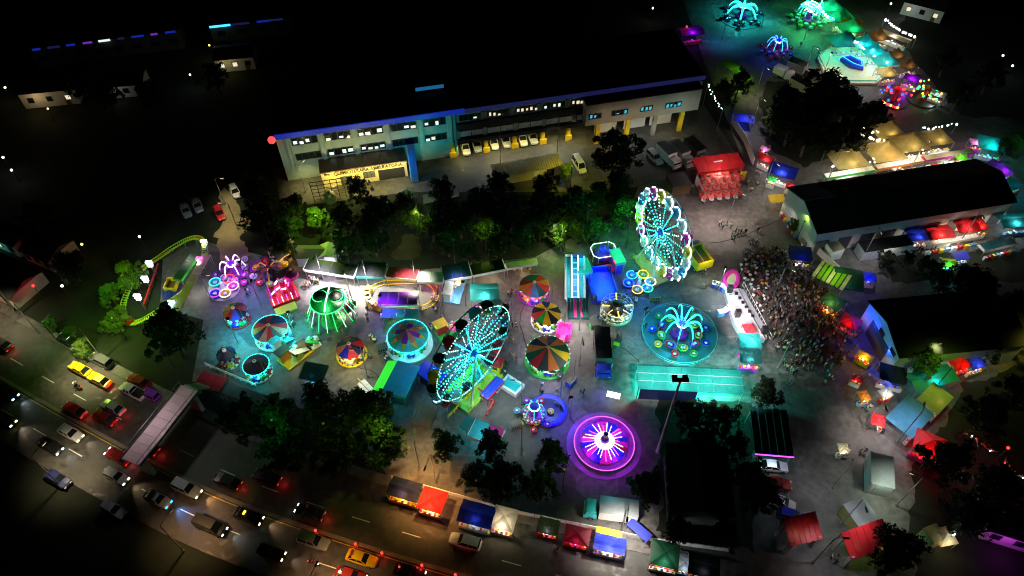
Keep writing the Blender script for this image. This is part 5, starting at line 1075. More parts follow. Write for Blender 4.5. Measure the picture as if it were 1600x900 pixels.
for u, v, wd, l, col, lt in ((1324, 247, 7.2, 'khaki peaked tent with a dark emblem at the left of the tent row', 'khaki', ('warm', 120)), (1382, 236, 7.4, 'second khaki peaked tent over an orange counter', 'khaki', ('orange', 150)), (1420, 222, 7.0, 'third khaki peaked tent behind the pale counters', 'khaki', ('warm', 110)),
                        (1462, 214, 6.0, 'khaki peaked tent at the right end of the tent row', 'khaki', ('warm', 110)), (1386, 203, 6.4, 'khaki peaked tent standing behind the row near coloured lights', 'khaki', ('warm', 100)),
                        (1296, 10, 6.5, 'green lit peaked tent farthest back in the upper fair', 'teal', ('green', 330)), (1314, 24, 6.0, 'green lit peaked tent beside the tangled ride', 'teal', ('green', 330)), (1328, 42, 6.0, 'green lit peaked tent nearest the tangled ride', 'teal', ('green', 230)),
                        (1350, 66, 6.0, 'turquoise peaked tent behind the rink', 'teal', ('cyan', 150)), (1366, 80, 5.6, 'middle turquoise peaked tent behind the light string', 'teal', ('cyan', 150)), (1382, 94, 5.6, 'turquoise peaked tent at the end of the light string', 'teal', ('cool', 130)), (1318, 62, 7.0, 'wide dim turquoise canopy behind the rink', 'dteal', ('teal', 130)), (1372, 56, 5, 'brown peaked tent behind the turquoise peaks', 'brown', ('warm', 150))):
    stall(l, u, v, wd, wd * .85, R(12), 2.8, 2.6, col, 'tens', lt, 'white', name='peaked_tent', cat='tent')
    if u > 1290 and v > 190: lamp(G(u - 6, v + 8, 7.5), (1, .85, .5), 420, .3, name='tent_fill')  # loose lamps added outside to brighten the peaked tents
    elif v < 50: lamp(G(u - 20, v + 6, 6), 'green', 260, .3, name='tent_fill')
    elif u > 1345 and v < 100: lamp(G(u - 24, v + 6, 6), 'cyan', 150, .3, name='tent_fill')
def lightstring(label, a, c, h, n, em, s=.3, power=0, col='white'):
    p, q = G(*a), G(*c); t = thing('light_string', label, 'light string', p, 0); d = q - p
    for k in (0, 1): MB().tube([(d.x * k, d.y * k, 0), (d.x * k, d.y * k, h)], .06, 'steel', 5).build('pole', t)
    MB().tube([(d.x * i / 12, d.y * i / 12, h - .5 * math.sin(PI * i / 12)) for i in range(13)], .025, 'dsteel', 4).build('cable', t)
    for i in range(n):
        f = (i + .5) / n; MB().ball((d.x * f + rnd.uniform(-.3, .3), d.y * f + rnd.uniform(-.3, .3), h - .5 * math.sin(PI * f) - .15), s * rnd.uniform(.6, 1.1), MATS[em[i % len(em)]], 6, 4).build('bulb', t)
    if power:
        for k in range(3): lamp((d.x * (k + .5) / 3, d.y * (k + .5) / 3, h + .6), col, power, .3, t, name='string_light')
lightstring('string of icy white bulbs along the turquoise tents', (1328, 82), (1382, 118), 3.4, 16, ('e_ice', 'e_white'), .32, 100, 'cool')
lightstring('white bulb string with warm tips in the far upper fair', (1376, 46), (1424, 76), 3.2, 14, ('e_white', 'e_warm', 'e_ice'), .34, 60, 'white')
lightstring('warm bulb string over the tables left of the khaki tents', (1336, 228), (1372, 236), 3.2, 12, ('e_warm',), .30, 60, 'warm')
lightstring('second warm bulb string over the tables behind the khaki tents', (1340, 216), (1366, 224), 3.2, 8, ('e_warm',), .28, 0)
lightstring('white bulb string along the counters of the khaki tents', (1292, 272), (1370, 262), 2.2, 14, ('e_white', 'e_mint', 'e_ice'), .22, 90, 'white')
lightstring('white bulb string along the counters at the right of the khaki tents', (1372, 262), (1446, 248), 2.2, 14, ('e_white', 'e_lilac'), .20, 90, 'white')
lightstring('cool bulb string above the last khaki tents', (1432, 218), (1486, 210), 3.2, 12, ('e_ice', 'e_white'), .24, 0)
lightstring('short icy bulb string running down from the tangled ride', (1276, 34), (1298, 48), 3.4, 9, ('e_cyan', 'e_ice'), .38, 0)
lightstring('red and white bulb string beside the blue lit ride', (1372, 170), (1398, 182), 2.6, 8, ('e_red', 'e_orange', 'e_red'), .28, 30, 'red')
lightstring('string of white sparkles across the dark hospital corner tree', (1098, 165), (1120, 205), 6.0, 14, ('e_white', 'e_ice'), .16, 0)
def light_rig(label, u, v, r, ems, n, col, power):
    t = thing('lit_ride_rig', label, 'fairground ride', G(u, v), 0); q = random.Random(int(u))
    MB().lathe([(r, 0), (r, .3), (.1, .35)], 20, 'p_black').build('platform', t); MB().lathe([(.5, .3), (.4, 3), (.8, 3.4), (.1, 4)], 10, 'p_red').build('mast', t)
    for k in range(n):
        a = q.uniform(0, 6.28); rr = r * q.uniform(.3, 1); e = (rr * math.cos(a), rr * math.sin(a), q.uniform(1, 3.4))
        ar = MB().tube([(0, 0, 3), e], .06, 'p_red', 4).build('arm', t); MB().ball(e, q.uniform(.18, .36), MATS[ems[k % len(ems)]], 6, 4).build('arm_light', ar)
    lamp((0, 0, 4.8), col, power, .3, t, name='rig_light')
light_rig('ride sparkling red and blue beneath the rink', 1394, 158, 3.4, ('e_red', 'e_red', 'e_blue', 'e_blue'), 22, 'red', 130)
light_rig('ride sparkling green and amber right of the red and blue one', 1440, 156, 3.4, ('e_green', 'e_green', 'e_orange', 'e_yellow'), 22, 'green', 110)
t = thing('slatted_frame', 'yellow green open slatted frame roof beside the crowd', 'frame', G(1292, 446), R(-38))
for sx in (-1, 1):
    for sy in (-1, 1): MB().tube([(sx * 2.7, sy * 2.2, 0), (sx * 2.7, sy * 2.2, 2.8)], .07, 'steel', 5).build('post', t)
for k in range(7): MB().box(-2.55 + .85 * k, 0, 2.8, .62, 4.6, .06, CLO['lime' if k % 3 else 'white']).build('slat', t)
for s in (-1, 0, 1): MB().box(0, s * 2.1, 2.72, 5.8, .1, .08, 'p_black').build('beam', t)
lamp((0, 0, 5.5), (.8, 1, .2), 260, .3, t, name='frame_light')
# big fabric halls in the fair
t, wd, dp = shed('blue_game_hall', 'blue roofed game hall with a bright green awning beside the star carousel', (598, 610), (632, 620), (654, 572), 3.6, 'p_sky', 'p_cyan', panels=1, power=150, lightc='cyan')
MB().box(.3, 0, 0, wd - 1.2, dp - .8, 3.3, 'p_dteal').build('wall', t)
MB().slab([(-wd / 2 - 2.0, -dp / 2, 2.6), (-wd / 2 - .15, -dp / 2, 3.4), (-wd / 2 - .15, dp / 2, 3.4), (-wd / 2 - 2.0, dp / 2, 2.6)], .05, E('e_greenawn', (.02, .75, .03), .55)).build('glowing_awning', t)  # awning cloth emits green itself instead of being lit
lamp((-wd / 2 - 3, 0, 6), 'green', 90, .3, t, name='awning_light'); lamp((1, 0, 8), 'cyan', 120, .3, t, name='roof_light')
t, wd, dp = shed('navy_game_hall', 'navy blue hall between the game hall and the turquoise ferris wheel', (648, 580), (682, 604), (697, 584), 3.4, 'p_blue', 'p_navy', panels=3, power=60, lightc='azure'); MB().box(0, 0, 0, wd - .8, dp - .8, 3.1, 'p_navy').build('wall', t); lamp((0, 1, 7), 'azure', 110, .3, t, name='roof_light')
t, wd, dp = shed('brown_plank_stage', 'brown plank platform below the navy hall', (640, 660), (672, 668), (690, 638), 1.0, 'p_brown', None, panels=7)
t, wd, dp = shed('pink_cyan_stall', 'stall with half cyan and half hot pink roof near the dark tree', (731, 680), (777, 697), (797, 674), 2.8, CLO['cyan'], 'p_white', panels=2, power=130, lightc='cyan')
[c for c in t.children if c.name.startswith('roof_panel')][1].data.materials[0] = CLO['pink']; lamp((-.5, 0, 5.5), 'cool', 130, .3, t, name='roof_light')
shed('teal_lean_to', 'small slate teal lean to beside the lime wheel platform', (717, 668), (729, 674), (741, 654), 2.4, 'p_dteal', None, power=30, lightc='teal')
t, wd, dp = shed('blue_long_stand', 'long royal blue stand beside the paddle pool', (750, 616), (762, 624), (783, 592), 2.4, 'p_blue', 'p_red', panels=3, power=60, lightc='white'); lamp((0, 0, 5.2), 'azure', 70, .3, t, name='roof_light')
t = thing('ticket_booth', 'little yellow ticket booth with a red roof beside the ferris wheel rim', 'booth', G(776, 577), R(-20))
MB().box(0, 0, 0, 1.7, 1.7, 2.2, 'p_yellow').build('cabin', t); MB().box(0, 0, 2.2, 2.1, 2.1, .5, 'p_red', top=(.55, .55)).build('roof', t); MB().box(0, -.87, 1.1, 1, .05, .7, 'glass').build('window', t); lamp((0, -2, 2.6), 'warm', 50, .2, t, name='booth_light'); lamp((0, 0, 5), 'white', 50, .2, t, name='booth_light')
for l, pts, col in (('red railing forming a corner below the blue stand', ((748, 612), (772, 632), (757, 655)), 'red'), ('yellow railing along the lime wheel platform', ((700, 655), (748, 606)), 'yellow'), ('white edging rail beside the forecourt ramp', ((560, 596), (592, 630)), 'cream'), ('pale kerb rail along the south edge of the left fair', ((322, 572), (360, 588), (402, 606)), 'white'), ('red rail crossing the dark south sheds', ((340, 612), (356, 590)), 'red')):
    t = thing('railing', l, 'railing', (0, 0, 0), 0)
    for a, c in zip(pts, pts[1:]):
        p, q = G(*a), G(*c)
        for k in range(5):
            e, f_ = p.lerp(q, k / 5), p.lerp(q, (k + 1) / 5); MB().tube([(e.x, e.y, 1.0), (f_.x, f_.y, 1.0)], .1, Pm(col), 5).tube([(e.x, e.y, .5), (f_.x, f_.y, .5)], .06, Pm(col), 5).tube([(e.x, e.y, 0), (e.x, e.y, 1.0)], .06, Pm(col), 5).build('rail_section', t)
shed('south_shed', 'dark maroon roofed shed at the south west corner of the fair', (303, 600), (342, 612), (358, 592), 2.8, 'p_maroon', 'roofgrey', panels=3)
shed('south_shed', 'black and teal panelled shed next to the maroon shed', (346, 613), (402, 632), (412, 616), 2.8, 'p_dteal', 'roofgrey', panels=4)
t, wd, dp = shed('white_ramp', 'white and yellow edged ramp at the corner of the dark trees', (558, 600), (588, 632), (600, 624), .9, 'p_white', 'p_yellow', panels=4)
# turquoise stand
t, wd, dp = shed('turquoise_stand', 'long turquoise panelled roof lit by a mast lamp south of the octopus ride', (997, 606), (1164, 614), (1178, 581), 3.6, CLO['teal'], None, panels=7, tilt=.3)
for k in range(4): lamp((-wd / 2 + wd * (k + .5) / 4, 0, 2.4), (.03, .9, .65), 1700, .4, t, name='stand_light')
for k in (1, 2): MB().box(0, -dp / 2 + dp * k / 3, 3.75 + .2 * (k - 1.5), wd, .06, .05, 'p_white').build('batten', t)
MB().box(-wd / 2 + 5, -dp / 2 + .3, 0, 9, .2, 3, 'p_navy').build('back_wall', t)
t = thing('white_light_sign', 'small glaring white sign with violet and red glow between the octopus and purple ride', 'sign', G(957, 625), R(-15))
for s in (-1, 1): MB().tube([(s * .8, 0, 0), (s * .8, 0, 1.4)], .06, 'steel', 5).build('leg', t)
MB().box(0, 0, 1.4, 2.1, .9, .25, 'e_white').build('panel', t); lamp((1.8, 0, 1.6), 'red', 60, .2, t, name='sign_light'); lamp((-1.6, .6, 1.6), (.2, .05, 1), 150, .2, t, name='sign_light')
for l, a, c, d, m, e, pw in (('long white and green counter awning before the first khaki tent', (1292, 278), (1368, 265), (1366, 258), 'p_white', 'p_green', 260), ('long white counter awning before the second khaki tent', (1372, 264), (1444, 251), (1442, 244), 'p_white', 'p_orange', 260), ('long cream counter awning at the right end of the khaki tents', (1448, 250), (1522, 238), (1520, 231), 'p_cream', 'p_pink', 220),
                        ('pale table row under the left wall of the market hall', (1226, 322), (1252, 360), (1260, 356), 'p_grey', 'p_white', 60), ('white counter strip below the red canopies', (1448, 384), (1530, 370), (1528, 364), 'p_white', 'p_cream', 160), ('dark teal low roof at the lower right of the hall', (1540, 392), (1590, 380), (1584, 368), 'p_dteal', 'p_white', 60)):
    t, wd, dp = shed('counter_awning', l, a, c, d, 2.1, m, e, panels=8, power=pw, lightc='white')
    for k in range(8): MB().box(-wd / 2 + wd * (k + .5) / 8, -dp / 2 - .5, 0, wd / 8 * .7, .5, .85, Pm(('white', 'red', 'yellow', 'sky')[k % 4])).build('counter', t)
    lamp((0, -2.2, 4.2), 'white', pw * 1.2, .3, t, name='roof_light')
for a in (('golden lit fruit cart at the edge of the audience', 1352, 556, 2.6, 1.6, R(-40), 1.9, .3, 'yellow', 'gable', ('orange', 160), 'yellow'), ('white folding table stand beside the navy flat tent', 1374, 590, 1.4, 4.0, R(35), 1.4, .1, 'white', 'flat', ('white', 60), None), ('little white food cart below the navy flat tent', 1384, 614, 2.0, 1.6, R(20), 2.0, .4, 'white', 'pyr', ('white', 70), 'red'),
          ('small dark red cart in the shade left of the navy tent', 1340, 590, 1.8, 1.4, R(-30), 1.9, .3, 'maroon', 'gable', ('red', 30), 'white'), ('small orange parasol cart at the hall corner', 1350, 618, 1.8, 1.8, R(10), 2.0, .5, 'orange', 'pyr', ('warm', 50), 'white'), ('blue topped cart right of the slate roof', 1358, 432, 2.6, 2.2, R(-10), 2.0, .4, 'blue', 'pyr', ('blue', 60), 'white'), ('yellow and cyan play stall beside the dark trees below the hall', 1482, 410, 2.8, 2.2, R(-10), 2.1, .5, 'yellow', 'gable', ('cyan', 90), 'blue'),
          ('blue awning cart right of the yellow and cyan play stall', 1502, 400, 3.0, 1.8, R(8), 2.0, .3, 'blue', 'flat', ('cool', 50), 'white'), ('small teal tent behind the red canopies', 1496, 342, 2.4, 2.2, R(5), 2.3, .6, 'teal', 'pyr', ('cool', 60), 'white'), ('green topped cart between the counters near the street end', 1500, 244, 2.6, 2, R(10), 2.0, .4, 'lime', 'gable', ('green', 70), 'white'), ('white stall with pink goods at the street end', 1526, 222, 2.6, 2.2, R(-10), 2.2, .5, 'white', 'pyr', ('pink', 90), 'pink'),
          ('red snack cart below the blue snack tent', 1236, 290, 2.0, 1.5, R(-28), 1.9, .3, 'red', 'gable', ('white', 70), 'white'), ('green topped cart beside the blue snack tent', 1207, 280, 1.8, 1.6, R(-28), 1.9, .4, 'green', 'pyr', ('white', 70), 'white'), ('white cart on the street beside the hospital fence', 1196, 232, 2.0, 1.5, R(-40), 1.9, .3, 'white', 'gable', ('pink', 60), 'red'), ('pale parasol cart at the lower lane', 1318, 700, 1.6, 1.6, R(0), 2.0, .5, 'cream', 'pyr', ('white', 40), 'white'),
          ('red kiosk roof beside the red pyramid tent', 1476, 706, 2.8, 2.2, R(-30), 2.2, .5, 'red', 'gable', ('red', 90), 'white'), ('dim maroon tarp shelter below the red pyramid tent', 1462, 740, 3.4, 2.8, R(-25), 2.2, .3, 'maroon', 'flat', ('red', 30), None), ('pale round top tent in the dark lower right', 1476, 838, 2.8, 2.6, R(10), 2.2, .8, 'cream', 'pyr', ('warm', 40), None), ('brown peaked tent right of the light string', 1400, 84, 4.2, 3.6, R(12), 2.6, 1.8, 'brown', 'tens', ('warm', 90), 'white'), ('second brown peaked tent farther right of the light string', 1418, 100, 4.2, 3.6, R(12), 2.6, 1.8, 'brown', 'tens', ('warm', 60), 'white'), ('olive peaked tent below the turquoise peaks', 1386, 112, 4.2, 3.6, R(12), 2.6, 1.6, 'khaki', 'tens', ('warm', 90), 'white'),
          ('long pale stall row lit white at the far upper fair', 1398, 56, 8, 2.4, R(-42), 2.3, .3, 'cream', 'gable', ('white', 120), 'white'), ('lilac draped stall beside the sparkling rides', 1466, 146, 3.4, 2.6, R(-35), 2.2, .5, 'grey', 'gable', ('lilac', 110), 'white')):
    kw = dict(zip(('label', 'u', 'v', 'wd', 'dp', 'rz', 'h', 'pk', 'col', 'kind', 'light', 'counter', 'valance'), a)); kw['name'] = 'vendor_cart' if 'cart' in a[0] else 'market_stall'; stall(**kw)
# ---- stage and barriers
st = thing('concert_stage', 'pinkish white stage floor facing the dense crowd', 'stage', (0, 0, 0), 0)
pl = [G(u, v, 1.2) for u, v in ((1133, 455), (1153, 450), (1180, 503), (1196, 530), (1160, 524), (1147, 503))]
MB().prism([(p.x, p.y) for p in pl][::-1], 0, 1.2, M('stagefloor', (.55, .50, .52), .6, .15, .6)).build('deck', st)
pl = [G(u, v, .8) for u, v in ((1154, 450), (1162, 452), (1196, 512), (1199, 528), (1182, 503))]
MB().prism([(p.x, p.y) for p in pl][::-1], 0, .8, 'p_grey').build('apron', st)
for k, (u, v) in enumerate(((1137, 462), (1149, 500), (1190, 526))): MB().box(*G(u, v).xy, 1.2, .9, .8, 1.5, 'p_black').build('speaker', st)
for k in range(6): MB().box(*G(1148 + 5 * k, 466 + 7 * k).xy, 1.2, .5, .4, .35, 'p_black').build('monitor', st)
for k, (u, v) in enumerate(((1140, 470), (1158, 500), (1170, 515))): lamp(G(u, v, 8), (1, .86, .9), 3400, .4, st, spot=64, aim=G(u + 8, v + 4, 1.2), name='stage_light')
t = thing('crowd_barrier', 'pale steel crowd barrier between the stage and the audience', 'barrier', (0, 0, 0), 0)
q0, q1 = G(1160, 446), G(1203, 530)
for k in range(14):
    a_, c_ = q0.lerp(q1, k / 14), q0.lerp(q1, (k + 1) / 14); b = MB()
    for z in (.15, 1.1): b.tube([(a_.x, a_.y, z), (c_.x, c_.y, z)], .05, 'p_white', 4)
    b.tube([(a_.x, a_.y, 0), (a_.x, a_.y, 1.1)], .05, 'p_white', 4); b.build('barrier_section', t)
t = thing('inflatable_boat', 'cream and pink oval inflatable boat at the top of the stage', 'inflatable', G(1141, 442), R(65))
MB().tube([(2.1 * math.cos(a), 1.15 * math.sin(a), .9 + .15 * math.cos(2 * a)) for a in [i * PI / 14 for i in range(28)]], .42, 'p_pink', 8, True).build('tube_rim', t); MB().lathe([(1.4, .5), (1.4, .8)], 20, 'p_cream').build('floor', t).scale = (1.4, .75, 1); MB().box(0, 0, 0, 3, 1.4, .5, 'p_white').build('stand', t)
t = thing('curved_bar', 'curved blue and white bar counter behind the stage', 'bar', G(1112, 470), 0)
for k in range(9):
    a = -1.3 + k * .32; MB().box(3.4 * math.cos(a), 3.4 * math.sin(a), 0, .8, 1.15, 1.1, 'p_blue' if k % 3 else 'p_sky', a).box(3.4 * math.cos(a), 3.4 * math.sin(a), 1.1, 1.0, 1.2, .12, 'p_white', a).build('bar_section', t)
lamp((1, 0, 4), 'cyan', 160, .3, t, name='bar_light')
# ---- red beer tent and its parasols
t, wd, dp = shed('red_beer_tent', 'large bright red tent roof above rows of red parasols', (1091, 267), (1163, 258), (1150, 241), 4.2, CLO['red'], CLO['red'], panels=4, tilt=.5, power=340, lightc=(1, .6, .5), cat='tent')
lamp((0, -3, 9), (1, .75, .7), 900, .3, t, name='roof_light')
MB().slab([(-wd / 2 - .1, -dp / 2 - 6, 1.0), (-wd / 2 - .1, -dp / 2, 1.0), (-wd / 2 - .1, -dp / 2, 3.6), (-wd / 2 - .1, -dp / 2 - 6, 2.6)], .02, CLO['white']).build('side_sheet', t)
MB().box(0, dp * .05, 4.28 + .03, 1.9, .35, .03, 'p_white', .05).build('white_mark', t)
MB().box(wd * .52, -dp * .6, .5, 1.2, .3, 2.2, 'p_yellow').build('menu_board', t)
par = None
def parasol(p, label):
    global par
    if par is None:
        o = thing('parasol', label, 'parasol', p, 0, 'red parasols below the red tent')
        for i in range(8): q = MB(); panel(q, i * PI / 4, (i + 1) * PI / 4, 1.15, 2.1, .55, CLO['salmon'] if i % 2 else CLO['red'], .04, 2); q.build('canopy_panel', o)
        MB().tube([(0, 0, 0), (0, 0, 2.65)], .04, 'steel', 5).build('pole', o); MB().lathe([(.5, .7), (.5, .75)], 12, 'p_white').build('table', o); MB().lathe([(.3, 0), (.25, .1), (.08, .12)], 8, 'p_black').build('foot', o)
        par = o
    else: o = copy_tree(par); o['label'] = label
    o.location = p; return o
PR = 'round red and pale parasol over a table in rows below the red tent'
for r in range(4):
    for k in range(5):
        u = 1097 + k * 12.5 - r * 1.0 + (r % 2) * 4; v = 274 + r * 11.5 - k * 1.2
        parasol(G(u, v + 8), '%s parasol from the left in the %s row below the red tent' % (ORD[k], ORD[r]))
for k in range(3): lamp(G(1096 + 22 * k, 318 - 3 * k, 6.0), (1, .72, .66), 700, .3, t and None, name='parasol_fill')  # loose lamps without fixtures, added to brighten the parasols
# ================================================================ CONTAINERS, GATES, FENCES
def container(label, a, bq, c, h, wallm, roofm, light=None, name='container'):
    ctr, rz, wd, dp = foot(a, bq, c, h); t = thing(name, label, 'container', ctr, rz)
    MB().box(0, 0, .1, wd, dp, h - .15, wallm).build('body', t); MB().box(0, 0, h - .05, wd + .1, dp + .1, .12, roofm).build('roof', t)
    n = max(3, int(wd / .6))
    for k in range(n): MB().box(-wd / 2 + wd * (k + .5) / n, -dp / 2 - .03, .25, .18, .06, h - .5, wallm).build('rib', t)
    for s in (-.25, .25): MB().box(wd / 2 + .03, dp * s, .25, .06, dp * .46, h - .45, wallm).build('door', t)
    if light: lamp((0, -dp / 2 - 1.5, h + 1), light[0], light[1], .3, t, name='container_light')
    return t
container('grey green box container with angled end on the right lane', (1362, 755), (1398, 764), (1410, 718), 3.0, 'p_grey', 'p_grey', ('greenish', 160))
container('pale yellow green container below the grey one', (1343, 825), (1374, 812), (1376, 765), 2.8, 'p_khaki', 'p_grey', ('yellowgreen', 140))
container('long white container with a green end below the market hall', (1352, 394), (1428, 382), (1420, 366), 2.7, 'p_white', 'p_black', ('white', 110))
container('white box container standing alone by the hall corner', (1302, 394), (1320, 390), (1310, 370), 2.6, 'p_white', 'p_cream', ('cool', 40))
container('pale low container in the dark lower right', (1460, 850), (1480, 842), (1470, 815), 2.4, 'p_cream', 'p_khaki', ('warm', 60))
container('dark brown container beside the red tent', (1052, 292), (1080, 288), (1072, 268), 2.6, 'p_brown', 'p_dgrey', None)
for l, a, c, dv in (('red sloping gate roof on the left of the entrance lane', (1238, 850), (1290, 838), (1280, 800)), ('red sloping gate roof on the right of the entrance lane', (1334, 872), (1400, 848), (1378, 812))):
    ctr, rz, wd, dp = foot(a, c, dv, 4.5); t = thing('entrance_gate', l, 'gate', ctr, rz)
    n = 6
    for k in range(n): MB().slab([(-wd / 2 + wd * k / n + .03, -dp / 2, 3.6), (-wd / 2 + wd * (k + 1) / n - .03, -dp / 2, 3.6), (-wd / 2 + wd * (k + 1) / n - .03, dp / 2, 5.2), (-wd / 2 + wd * k / n + .03, dp / 2, 5.2)], .1, 'p_red').build('roof_panel', t)
    for sx in (-1, 1):
        for sy in (-1, 1): MB().box(sx * (wd / 2 - .4), sy * (dp / 2 - .4), 0, .5, .5, 3.8 if sy < 0 else 4.9, 'concrete').build('pillar', t)
    MB().box(0, dp / 2 - .1, 3.4, wd, .15, 1.6, 'p_maroon').build('fascia', t); lamp((0, -dp / 2 - .6, 6.6), (1, .45, .35), 60, .3, t, name='gate_light'); lamp((0, dp / 2 + 2, 5.5), 'lilac', 40, .3, t, name='gate_light')
def wall_line(name, label, px, h, th, mat, cat='wall', n=8):
    t = thing(name, label, cat, (0, 0, 0), 0)
    for a, c in zip(px, px[1:]):
        p, q = G(*a), G(*c); d = q - p; m = max(2, int(d.length / 3))
        for k in range(m):
            e = p.lerp(q, (k + .5) / m); MB().box(e.x, e.y, 0, d.length / m - .06, th, h, mat, math.atan2(d.y, d.x)).build('wall_panel', t)
wall_line('roadside_fence', 'low white fence running behind the roadside stalls', ((612, 748), (800, 801), (1015, 845), (1140, 862)), 1.1, .12, 'whitewall', 'fence')
wall_line('yard_fence', 'pale fence along the right side of the hospital yard', ((1142, 192), (1162, 222), (1176, 258)), 2.0, .12, 'whitewall', 'fence')
wall_line('hall_low_wall', 'long pale wall running from the market hall to the yellow frame', ((1256, 376), (1322, 440)), 1.6, .25, 'whitewall')
wall_line('street_kerb_wall', 'thin pale wall down the dark right hand lane', ((1224, 645), (1232, 712)), .8, .2, 'whitewall')
wall_line('park_wall', 'short bluish wall in the dark wood', ((662, 318), (718, 306)), 2.2, .2, 'plaster')
wall_line('park_wall', 'broken bluish wall below the clinic annex', ((565, 338), (600, 330)), 1.6, .2, 'plaster')
lamp(G(690, 324, 4), 'cool', 60, .2, name='wood_lamp'); lamp(G(596, 340, 4), 'cyan', 30, .2, name='wood_lamp')
# ---- footbridge
fa, fb = G(296, 606, 5.4), G(203, 722, 5.4); d = fb - fa; rz = math.atan2(d.y, d.x); L = d.length; md = (fa + fb) / 2
t = thing('footbridge', 'pale pink deck footbridge crossing the westbound carriageway', 'footbridge', (md.x, md.y, 0), rz)
n = 9
for k in range(n): MB().box(-L / 2 + L * (k + .5) / n, 0, 5.1, L / n - .04, 3.1, .3, M('bridgedeck', (.44, .33, .35), .7, .15, .6)).build('deck_panel', t)
for s in (-1, 1):
    MB().box(0, s * 1.62, 5.0, L, .12, .5, 'p_dgrey').build('edge_beam', t)
    MB().tube([(-L / 2, s * 1.6, 6.3), (L / 2, s * 1.6, 6.3)], .05, 'p_dgrey', 5).build('handrail', t)
    for k in range(12): MB().box(-L / 2 + L * k / 11, s * 1.6, 5.4, .05, .05, .9, 'p_dgrey').build('baluster', t)
for x in (-L / 2 + .6, L / 2 - 1.2): MB().box(x, 0, 0, .7, 2.2, 5.1, 'concrete').build('pier', t)
for k in range(16): MB().box(-L / 2 - .2 - .28 * k, 0, 5.1 - .32 * k, .3, 2.4, .12, 'concrete').build('step', t)
lamp((0, -2, 11), (1, .82, .86), 650, .4, t, name='bridge_light')
# ================================================================ LAMP POSTS
def street_lamp(label, u, v, h, rz, col, power, arm=2.0, em='e_warm', spot=96, name='street_lamp', rad=.3):
    t = thing(name, label, 'street lamp', G(u, v), rz)
    MB().lathe([(.22, 0), (.2, .4), (.1, .6), (.07, h)], 8, 'steel').build('pole', t)
    MB().tube([(0, 0, h - .1), (arm * .6, 0, h + .25), (arm, 0, h + .2)], .05, 'steel', 5).build('arm', t)
    MB().box(arm + .25, 0, h + .08, .8, .3, .16, 'p_grey', top=(.8, .7)).build('lamp_head', t); MB().box(arm + .25, 0, h + .02, .6, .24, .06, MATS[em]).build('lens', t)
    lamp((arm + .25, 0, h - .1), col, power * (3.2 if arm > 1.5 else 1.7), rad, t, spot=spot, blend=1.0, aim=(arm + .25, 0, 0), name='street_light')
def at_road(x, d):
    i = min(range(len(MC)), key=lambda k: abs(MC[k].x - x)); p = offs(d)[i]; return PX(p), road_t(p)
for x, d, l, col, pw in ((-92, 10.4, 'street lamp at the far left end of the road', (1, .88, .5), 700), (-72, 10.4, 'street lamp above the yellow taxis', (1, .84, .45), 1500), (-62, -8.8, 'street lamp on the far kerb left of the footbridge', (1, .78, .45), 1000), (-42, -8.8, 'street lamp on the far kerb near the blue headlight car', (1, .55, .24), 1000),
                         (-22, -8.8, 'street lamp on the far kerb near the yellow cab', (1, .5, .2), 1000), (-14, 11.8, 'street lamp at the forecourt beside the red tent', (1, .42, .10), 1900), (2, -8.8, 'street lamp at the bottom edge under the white car', (1, .88, .75), 1700), (12, 11.8, 'street lamp behind the royal blue canopy', (1, .92, .8), 1900)):
    (u, v), a = at_road(x, d); street_lamp(l, u, v, 9, a + (PI / 2 if d < 0 else -PI / 2), col, pw)
